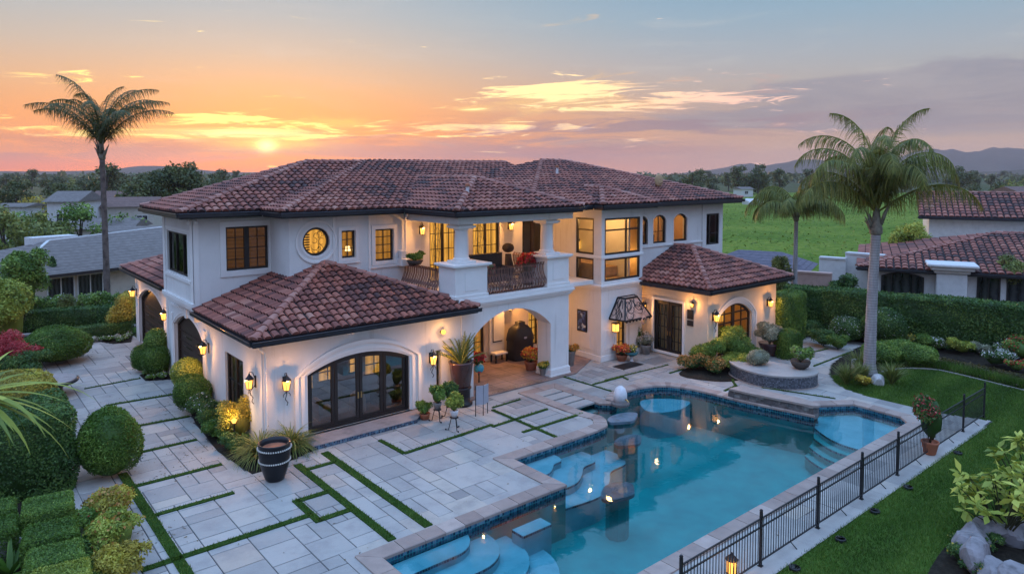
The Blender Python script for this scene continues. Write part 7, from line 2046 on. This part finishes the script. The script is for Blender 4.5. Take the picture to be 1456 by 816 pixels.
# grey shingle: courses along the slope
def shingle(name, c0, c1, sc):
    m, out = newmat(name); p = geo_pos(); s_ = X.nt.nodes.new('ShaderNodeSeparateXYZ'); X.nt.links.new(p, s_.inputs[0])
    zz = X(s_.outputs[2]) * sc; fr_ = X.m('FRACT', zz + noise(p, 1.2, 2) * .12)
    n_ = noise(comb(X(s_.outputs[0]) * 3.0, X(s_.outputs[1]) * 3.0, X.m('FLOOR', zz) * 7.3), 1.0, 3)
    c = ramp(n_, [(.3, c0), (.7, c1)]); c = mixc(sstep(fr_, .82, .97) * .75, c, tuple(q * .35 for q in c0))
    b_ = principled(c, .9, 0, X.m('MULTIPLY', fr_, -1.0), .7, .04); X.nt.links.new(b_.outputs[0], out.inputs[0]); return m
M['shingle'] = shingle('grey lavender shingles', (.135, .112, .104), (.21, .18, .168), 7.0)
M['purple_tile'] = shingle('purple grey tiles', (.09, .08, .105), (.15, .13, .16), 6.0)
M['cream'] = simple('cream painted wall', (.50, .46, .40), .9, var=.06)
M['pink_wall'] = simple('pink plaster wall', (.52, .36, .32), .9, var=.06)
M['white_wall'] = simple('white plaster wall', (.62, .62, .62), .9, var=.06)

# ---- left neighbour: low house with a grey shingle roof
F = FR((5.3, 53.9), (.954, .30)); nh = thing('neighbour_house', F(3, 3, 0), 'low cream house with a grey shingle roof behind the left palm', 'house')
b = MB(); fbox(b, F, -1.5, 16, 0, 11, -.1, 2.45); b.build('wall', M['cream'], nh)
b = MB(); E0, E1, R0, R1_ = F(-2.3, -.7, 2.5), F(17, -.7, 2.5), F(3.0, 5.6, 4.15), F(17, 6.6, 4.75); BL, BR = F(-2.3, 12, 2.5), F(17, 12, 2.5)
b.poly([E0, E1, R1_, R0]); b.poly([BL, E0, R0]); b.poly([BR, BL, R0, R1_]); b.poly([E1, BR, R1_]); o = b.build('roof', M['shingle'], nh)
b = MB(); b.bar(R0, R1_, .25, .1); b.bar(E0, R0, .2, .08); b.build('ridge_cap', M['white_wall'], o); b = MB(); b.bar(Vector(E0) - Vector((0, 0, .1)), Vector(E1) - Vector((0, 0, .1)), .18, .2); b.build('gutter', M['gutter'], o)
fb_ = MB(); q0, q1 = F(3.6, 6.6, 4.3), F(7.0, 7.6, 4.5); fbox(fb_, F, 2.2, 5.2, 6.0, 7.4, 3.6, 4.38); fb_.build('flat_dormer', M['white_wall'], nh)
nwindow(F, nh, .35, 2.05, .75, 2.2, 0, 'white_wall', 1, 0); nwindow(F, nh, 2.2, 3.9, .75, 2.2, 0, 'white_wall', 1, 0); nwindow(F, nh, 7.4, 8.8, 1.2, 2.1, 0, 'white_wall', 1, 0)
c = at_d(71, 46.0); o = blade_clump('x', (0, 0, 0), 1, 1, .1, 'deep', '', seed=1); bpy.data.objects.remove(o)
ellipsoid_shrub('cypress', (c[0], c[1], 0), (.33, .33, 1.75), 'deep', 'thin dark cypress in front of the grey roofed house', 'tree', None, .12, 320, .05)

# ---- right neighbour: red tile roofs, white walls
F = FR((46.4, 21.0), (3.6, -8.4)); rh = thing('neighbour_house', F(6, 4, 0), 'white house with red clay tile roofs beyond the boundary hedge on the right', 'house')
b = MB(); fbox(b, F, 1.1, 18, 0, 12, -.1, 2.95); b.build('wall', M['white_wall'], rh); b = MB(); fbox(b, F, 5.6, 26, 16.6, 24, 0, 5.45); b.build('upper_wall', M['white_wall'], rh)
EL_, EM, ER = F(.5, -.6, 3.0), F(4.2, -.6, 3.0), F(20, -.6, 3.0)
roof(rh, [[EL_, ER, F(20, 8, 4.85), F(9.1, 8, 4.85)], [F(.5, 14, 3.0), EL_, F(9.1, 8, 4.85)]], [(EL_, F(9.1, 8, 4.85)), (F(9.1, 8, 4.85), F(20, 8, 4.85))], [[EL_, ER]], .42, .55)
roof(rh, [[F(4.8, 15.9, 5.5), F(28, 15.9, 5.5), F(28, 20.5, 7.35), F(4.8, 20.5, 7.35)], [F(4.8, 25, 5.5), F(4.8, 24.8, 5.5), F(4.8, 20.5, 7.35)]] if False else [[F(4.8, 15.9, 5.5), F(28, 15.9, 5.5), F(28, 20.5, 7.35), F(4.8, 20.5, 7.35)]], [(F(4.8, 20.5, 7.35), F(28, 20.5, 7.35))], [[F(4.8, 15.9, 5.5), F(28, 15.9, 5.5)]], .42, .55)
nwindow(F, rh, 1.9, 4.3, 1.2, 2.7, 0, 'frame', 3, 0, .25); nwindow(F, rh, 7.1, 8.3, .9, 2.7, 0, 'frame', 1); nwindow(F, rh, 8.6, 11.8, .9, 2.7, 0, 'frame', 2); nwindow(F, rh, 12.2, 14.8, .9, 2.7, 0, 'frame', 2)
b = MB(); fbox(b, F, 4.9, 6.5, -1.0, .2, 0, 2.9); fbox(b, F, 4.75, 6.65, -1.15, .35, 2.9, 3.1); fbox(b, F, 4.55, 6.85, -1.35, .55, 3.1, 3.3); fbox(b, F, 4.35, 7.05, -1.5, .7, 3.3, 3.5); b.build('chimney', M['white_wall'], rh, bevel=.08)
c = at_d(1432, 42.5); lobed_shrub('small_tree', (c[0], c[1], 1.6), 1.0, 2.3, 'olive', 'small yellow green tree before the tiled roof at the right edge', 'tree', None, .14, 12, 200, seed=8)
c = at_d(1300, 54.0); lobed_shrub('leafy_tree', (c[0], c[1], 0), 1.7, 5.6, 'lime', 'light green feathery tree left of the white upper wall of the right house', 'tree', None, .18, 14, 150, seed=9)

# ---- houses and walls between
F = FR(at_d(1005, 56)[:2], (.35, -.94)); t = thing('outbuilding', F(2, 2, 0), 'low outbuilding with a purple grey hipped roof behind the right wing', 'outbuilding')
b = MB(); fbox(b, F, 0, 7.2, 0, 5, 0, 1.6); b.build('wall', M['white_wall'], t); b = MB(); a = [F(-.4, -.5, 1.65), F(7.8, -.5, 1.65), F(7.8, 5.4, 1.65), F(-.4, 5.4, 1.65), F(2, 2.6, 2.75), F(5.4, 2.6, 2.75)]
b.add(a, [(0, 1, 5, 4), (1, 2, 5), (2, 3, 4, 5), (3, 0, 4)]); b.build('roof', M['purple_tile'], t)
def gwall(px0, px1, d0, d1, z, th, mat, label):
    a, c_ = at_d(px0, d0), at_d(px1, d1); b = MB(); b.bar((a[0], a[1], z / 2), (c_[0], c_[1], z / 2), th, z); b.bar((a[0], a[1], z + .06), (c_[0], c_[1], z + .06), th + .15, .12); return props(b.build('garden_wall', M[mat]), label, 'wall')
gwall(1128, 1186, 47.0, 45.8, 2.35, .4, 'pink_wall', 'pink plaster garden wall with a pale coping behind the tall hedge'); gwall(1168, 1206, 50, 49, 2.95, .5, 'white_wall', 'white stepped wall above the pink wall'); gwall(1206, 1262, 49.3, 47.5, 3.35, .5, 'white_wall', 'taller white wall beside the neighbouring tiled roof')
c = at_d(1192, 45.6); lobed_shrub('leafy_shrub', (c[0], c[1], .0), 1.3, 2.35, 'deep', 'dark strap leaved shrub in front of the white walls', 'shrub', None, .2, 10, 120, seed=13)
c = at_d(1108, 44); lobed_shrub('columnar_shrub', (*at_d(1112, 44.0)[:2], 0), .7, 4.3, 'olive', 'slim columnar shrub beside the smaller palm', 'shrub', None, .12, 14, 330, seed=15)
def far_house(px, d, wd, dp, h, rh_, wm, rm, label, rot=.35):
    a = at_d(px, d); F = FR(a[:2], (FY * math.cos(rot) + FX * math.sin(rot), -FX * math.cos(rot) + FY * math.sin(rot))); t = thing('distant_house', F(0, 0, 0), label, 'house')
    b = MB(); fbox(b, F, 0, wd, 0, dp, 0, h); b.build('wall', M[wm], t)
    b = MB(); v = [F(-.4, -.4, h), F(wd + .4, -.4, h), F(wd + .4, dp + .4, h), F(-.4, dp + .4, h), F(-.4, dp / 2, h + rh_), F(wd + .4, dp / 2, h + rh_)]
    b.add(v, [(0, 1, 5, 4), (2, 3, 4, 5), (1, 2, 5), (3, 0, 4)]); b.build('roof', M[rm], t)
    n_ = max(1, int(wd / 3))
    for k in range(n_): s0 = wd * (k + .3) / n_; nwindow(F, t, s0, s0 + min(1.4, wd / n_ * .5), h * .35, h * .75, 0, 'white_wall', 1)
    return t
M['brown_tile'] = shingle('brown tiles', (.13, .075, .065), (.20, .12, .10), 5.0)
for a in ((66, 84, 3.2, 8, 5.6, 1.2, 'white_wall', 'shingle', 'pale two-storey gabled house among the trees on the left', .2), (100, 80, 6.2, 7, 2.6, 1.1, 'cream', 'shingle', 'low pale house right of the gabled one', .2), (146, 92, 6, 7, 4.6, 1.2, 'cream', 'brown_tile', 'house with a reddish brown roof behind the left palm', .3), (152, 72, 5.0, 4, 3.0, .4, 'white_wall', 'shingle', 'long pale house with blue shaded glass right of the left palm', .2),
          (186, 66, 4, 5, 2.2, .3, 'white_wall', 'shingle', 'low white house just left of the villa roof', .3), (-8, 92, 3.4, 6, 4.6, .4, 'white_wall', 'shingle', 'white flat roofed house at the left edge', .2), (208, 120, 9, 7, 3.2, 1.6, 'cream', 'shingle', 'pale house under the dark trees left of the villa roof', .3), (128, 150, 10, 7, 3.4, 1.8, 'white_wall', 'brown_tile', 'far brown roofed house among the left trees', .1),
          (1054, 270, 5, 6, 3.0, .8, 'white_wall', 'shingle', 'small white house at the far edge of the green field', .2), (1450, 170, 9, 8, 4.4, 1.4, 'white_wall', 'brown_tile', 'white farmhouse at the right edge before the hills', .2)): far_house(*a)
for i, (px, d) in enumerate(((1064, 205), (1070, 210), (1076, 204))):
    c = at_d(px, d); rock('hay_pile', (c[0], c[1], .5), (2.6, 2.2, 1.2), ('left heap of white covered hay at the far edge of the field', 'middle heap of white covered hay at the far edge of the field', 'right heap of white covered hay at the far edge of the field')[i], 'hay pile', seed=i, mat=M['white_wall'])

# ---- trees
def make_tree(name, h, r, mat, nl, n, size, label, cat='tree', group=None, seed=0, trunk_f=.35, squash=.8):
    rng = np.random.default_rng(seed); t = thing(name, (0, 0, 0), label, cat, group)
    b = MB(); tr_ = max(.08, h * .022); b.tube([(0, 0, -.2), (.1, 0, h * .3), (0, .15, h * .62), (.05, .1, h * .85)], [tr_ * 1.4, tr_, tr_ * .6, tr_ * .2], 7)
    Ps, Ns = [], []
    for i in range(nl):
        an = rng.uniform(0, 6.283); z = h * (trunk_f + (1 - trunk_f) * rng.uniform(.1, .86)); e = 1 - abs((z / h - trunk_f) / (1 - trunk_f) - .42) * 1.15
        rad = r * max(.12, e) * math.sqrt(rng.uniform(.05, .75)); lr = r * rng.uniform(.24, .44)
        k = int(n / nl); d = unit(rng.normal(0, 1, (k, 3))); q = d * (lr * rng.uniform(.5, 1.1, k))[:, None] * np.array([1, 1, squash]) + np.array([rad * math.cos(an), rad * math.sin(an), z]); Ps.append(q); Ns.append(d)
        if i % 2 == 0: b.tube([(0, 0, h * .3), (rad * .5 * math.cos(an), rad * .5 * math.sin(an), z * .75), (rad * math.cos(an), rad * math.sin(an), z)], [tr_ * .6, tr_ * .35, tr_ * .1], 5)
    b.build('trunk', M['bark'], t, local=True)
    P, Nn = np.concatenate(Ps), np.concatenate(Ns); V_, Q_, T_ = leaves(P, Nn + np.array([0, 0, .35]), size, rng, .6, .6, clump=r * .8); mesh_np('crown', V_, Q_, T_, M[mat], t)
    return t
def place(t, px, d, s=1.0, label=None, rz=None, group=None, first=[False]):
    a = at_d(px, d); t.location = (a[0], a[1], -.05); t.scale = (s, s, s * random.uniform(.92, 1.08)); t.rotation_euler = (0, 0, random.uniform(0, 6.28) if rz is None else rz)
    if label: t['label'] = label
    if group: t['group'] = group
    return t
near = [('olive', 6.0, 3.4, 20, 2600, .34, 30, 62, 'loose bright green tree left of the grey roofed house'), ('olive', 6.4, 3.0, 16, 2200, .34, 4, 58, 'bright green tree at the left edge before the white flat house'), ('olive', 4.6, 2.6, 14, 1600, .34, 66, 70, 'low spreading green tree in front of the gabled house'),
        ('box', 6.6, 2.9, 14, 1800, .34, 113, 74, 'dense round green tree beside the left palm trunk'), ('gold', 6.6, 3.4, 12, 1500, .4, 55, 98, 'golden green round topped tree behind the gabled house'), ('far_tree', 12.0, 4.6, 30, 6500, .5, 260, 112, 'tall dark tree standing out against the sunset left of the villa roof'), ('far_tree', 9.6, 4.8, 26, 5000, .5, 212, 108, 'dark bushy tree left of the tall one by the villa roof'),
        ('olive', 6.5, 3.0, 12, 1500, .36, 150, 100, 'olive green tree behind the left palm'), ('far_tree', 6.0, 2.6, 10, 1000, .4, 128, 118, 'dull green tree between the palm and the gabled house'), ('olive', 3.2, 2.4, 10, 1000, .34, 95, 62, 'low green tree over the ridge of the grey roof'),
        ('box', 5.4, 3.6, 16, 2000, .36, -4, 70, 'wide green tree at the left edge, in front of the flat roofed house'), ('far_tree', 7.5, 4.0, 18, 2400, .42, 24, 128, 'broad dark tree behind the golden topped tree at far left'), ('olive', 5.6, 3.4, 16, 2000, .38, 176, 120, 'olive tree between the left palm and the dark trees by the villa roof'), ('far_tree', 7.8, 4.2, 18, 2600, .42, 92, 138, 'dark spreading tree behind the gabled house'), ('box', 4.4, 2.8, 14, 1600, .36, 172, 84, 'bushy green tree left of the low white house by the villa')]
for i, (mt, h, r, nl, n, sz, px, d, lb) in enumerate(near): place(make_tree('leafy_tree', h, r, mt, nl, n, sz, lb, seed=i, trunk_f=.22), px, d)
hedge_box('boundary_hedge', at_d(52, 66)[:2], at_d(150, 68)[:2], 1.4, 1.6, 'olive', 'clipped green hedge above the ridge of the grey roof', size=.2, dens=90)
KINDS_ = [('far_tree', 11, 5.0, 20, 1500, .85), ('far_tree', 14, 4.4, 20, 1500, .85), ('olive', 9, 5.0, 18, 1300, .85), ('far_tree', 8, 5.6, 18, 1300, .9)]
LBL = ['broad dark far tree in the plain', 'tall narrow dark far tree in the plain', 'rounded olive far tree in the plain', 'low spreading dark far tree in the plain']
protos = [make_tree('far_tree', k[1], k[2], k[0], k[3], k[4], k[5], LBL[i], 'tree', 'far trees: ' + LBL[i], seed=60 + i, trunk_f=.12) for i, k in enumerate(KINDS_)]
random.seed(23); used = [False] * 4
def far(px, d, s, i):
    t = protos[i] if not used[i] else copy_tree(protos[i]); used[i] = True; return place(t, px, d, s)
for k in range(64): far(random.uniform(-40, 345), 170 * (4.2 ** random.random()), random.uniform(.55, .95), random.choice([0, 0, 2, 3, 3, 1]))
for k in range(46): far(random.uniform(905, 1500), 330 * (2.6 ** random.random()), random.uniform(.6, 1.0), random.choice([0, 1, 2, 3]))
for px, d, s, i in ((985, 300, .95, 0), (995, 305, .85, 1), (1049, 310, 1.0, 1), (1078, 300, 1.15, 0), (1070, 306, .95, 3), (1108, 320, .95, 1), (1362, 330, 1.2, 0), (1420, 240, .7, 3), (1440, 230, .75, 2), (1386, 260, .6, 3), (1330, 250, .5, 3), (1260, 300, .6, 0)): far(px, d, s, i)
# far woods: one mass beyond the trees one can tell apart
P, Nn = [], []
rw = np.random.default_rng(77)
for k in range(420):
    px = rw.uniform(-150, 1650); d = 600 * (2.6 ** rw.random()); a = at_d(px, d); r_ = rw.uniform(5, 11); n = 34
    dd = unit(rw.normal(0, 1, (n, 3))); dd[:, 2] = np.abs(dd[:, 2]); P.append(dd * np.array([r_ * 1.6, r_ * 1.6, r_ * rw.uniform(.5, .95)]) + np.array([a[0], a[1], 0])); Nn.append(dd)
P, Nn = np.concatenate(P), np.concatenate(Nn); V_, Q_, T_ = leaves(P, Nn, 5.2, rw, .5, .8, clump=20); props(mesh_np('far_woods', V_, Q_, T_, M['far_tree']), kind='stuff')

# crop tufts over the near part of the field
q = scatter_poly([(a[0], a[1]) for a in fld], 60000, rw, (), None); dd_ = q[:, 0] * FX + q[:, 1] * FY; q = q[(dd_ < 210) & (rw.random(len(q)) < np.clip(90 / dd_, 0, 1))]
P = np.concatenate([q, rw.uniform(-.02, .12, (len(q), 1))], 1); V_, Q_, T_ = leaves(P, np.tile(np.array([[0, 0, 1.0]]), (len(P), 1)), .42, rw, .6, .5, clump=14, tvar=.3); M['crop'] = leafmat('field crop leaves', (.09, .15, .02), (.135, .205, .027), (.19, .25, .04)); props(mesh_np('field_crop', V_, Q_, T_, M['crop']), kind='stuff')
# ---- hills and mountains, built at their distance
def range_(name, prof, d, depth, mat, seed):
    rng = np.random.default_rng(seed); n, k = 220, 9; x0, x1 = prof[0][0], prof[-1][0]; V_, Q_ = [], []
    xs = np.linspace(x0, x1, n); h = np.interp(xs, [p[0] for p in prof], [p[1] for p in prof]); h = (247 - h) / 994 * d
    rough = sum(np.interp(np.arange(n), np.linspace(0, n - 1, m_), rng.uniform(-1, 1, m_)) * a for m_, a in ((30, .035), (70, .022), (160, .010)))
    h = np.maximum(0, h * (1 + rough * 2.2) + 9)
    for j in range(k + 1):
        f = j / k; dd = d + depth * (f - .5); s_ = math.sin(math.pi * f) ** .8
        wob = np.interp(np.arange(n), np.linspace(0, n - 1, 40), rng.uniform(.55, 1.0, 40)) if 0 < j < k and abs(f - .5) > .06 else np.ones(n)
        for i in range(n): a = at_d(xs[i], dd); V_.append((a[0], a[1], -.5 + h[i] * s_ * wob[i]))
    for j in range(k):
        for i in range(n - 1): Q_.append((j * n + i, j * n + i + 1, (j + 1) * n + i + 1, (j + 1) * n + i))
    o = mesh_np(name, np.array(V_), np.array(Q_), np.full(len(Q_), .5), M[mat]); o.data.polygons.foreach_set('use_smooth', [True] * len(Q_)); return props(o, kind='structure')
M['hill'] = groundmat('scrub covered hills', [(.3, (.04, .045, .03)), (.5, (.08, .075, .05)), (.7, (.14, .11, .075))], .004, .0012, .5, .01, 8)
range_('mountains', [(700, 246), (860, 246), (940, 251), (985, 244), (1020, 240), (1050, 234), (1066, 232), (1085, 236), (1110, 232), (1130, 227), (1160, 228), (1200, 232), (1240, 232), (1275, 226), (1300, 217), (1330, 213), (1352, 211), (1372, 214), (1395, 211), (1420, 212), (1445, 211), (1480, 214), (1560, 222), (1700, 238)], 3000, 900, 'hill', 3)
range_('hills', [(-250, 244), (-60, 243), (40, 244), (130, 243), (170, 240), (205, 236), (245, 236), (290, 242), (330, 245), (420, 245), (600, 246)], 2600, 800, 'hill', 5)
range_('hills', [(1120, 249), (1230, 247), (1300, 246), (1340, 243), (1380, 245), (1420, 243), (1470, 240), (1560, 238), (1700, 246)], 1500, 500, 'hill', 8)

# ---- the evening air
m, out = newmat('evening haze'); v = X.nt.nodes.new('ShaderNodeVolumePrincipled'); v.inputs['Color'].default_value = (.62, .56, .60, 1); v.inputs['Density'].default_value = .00021; v.inputs['Anisotropy'].default_value = .1
X.nt.links.new(v.outputs[0], out.inputs['Volume'])
b = MB(); b.box(-3700, 3700, -3700, 3700, -4, 130); hz = b.build('haze', m); props(hz, kind='stuff')
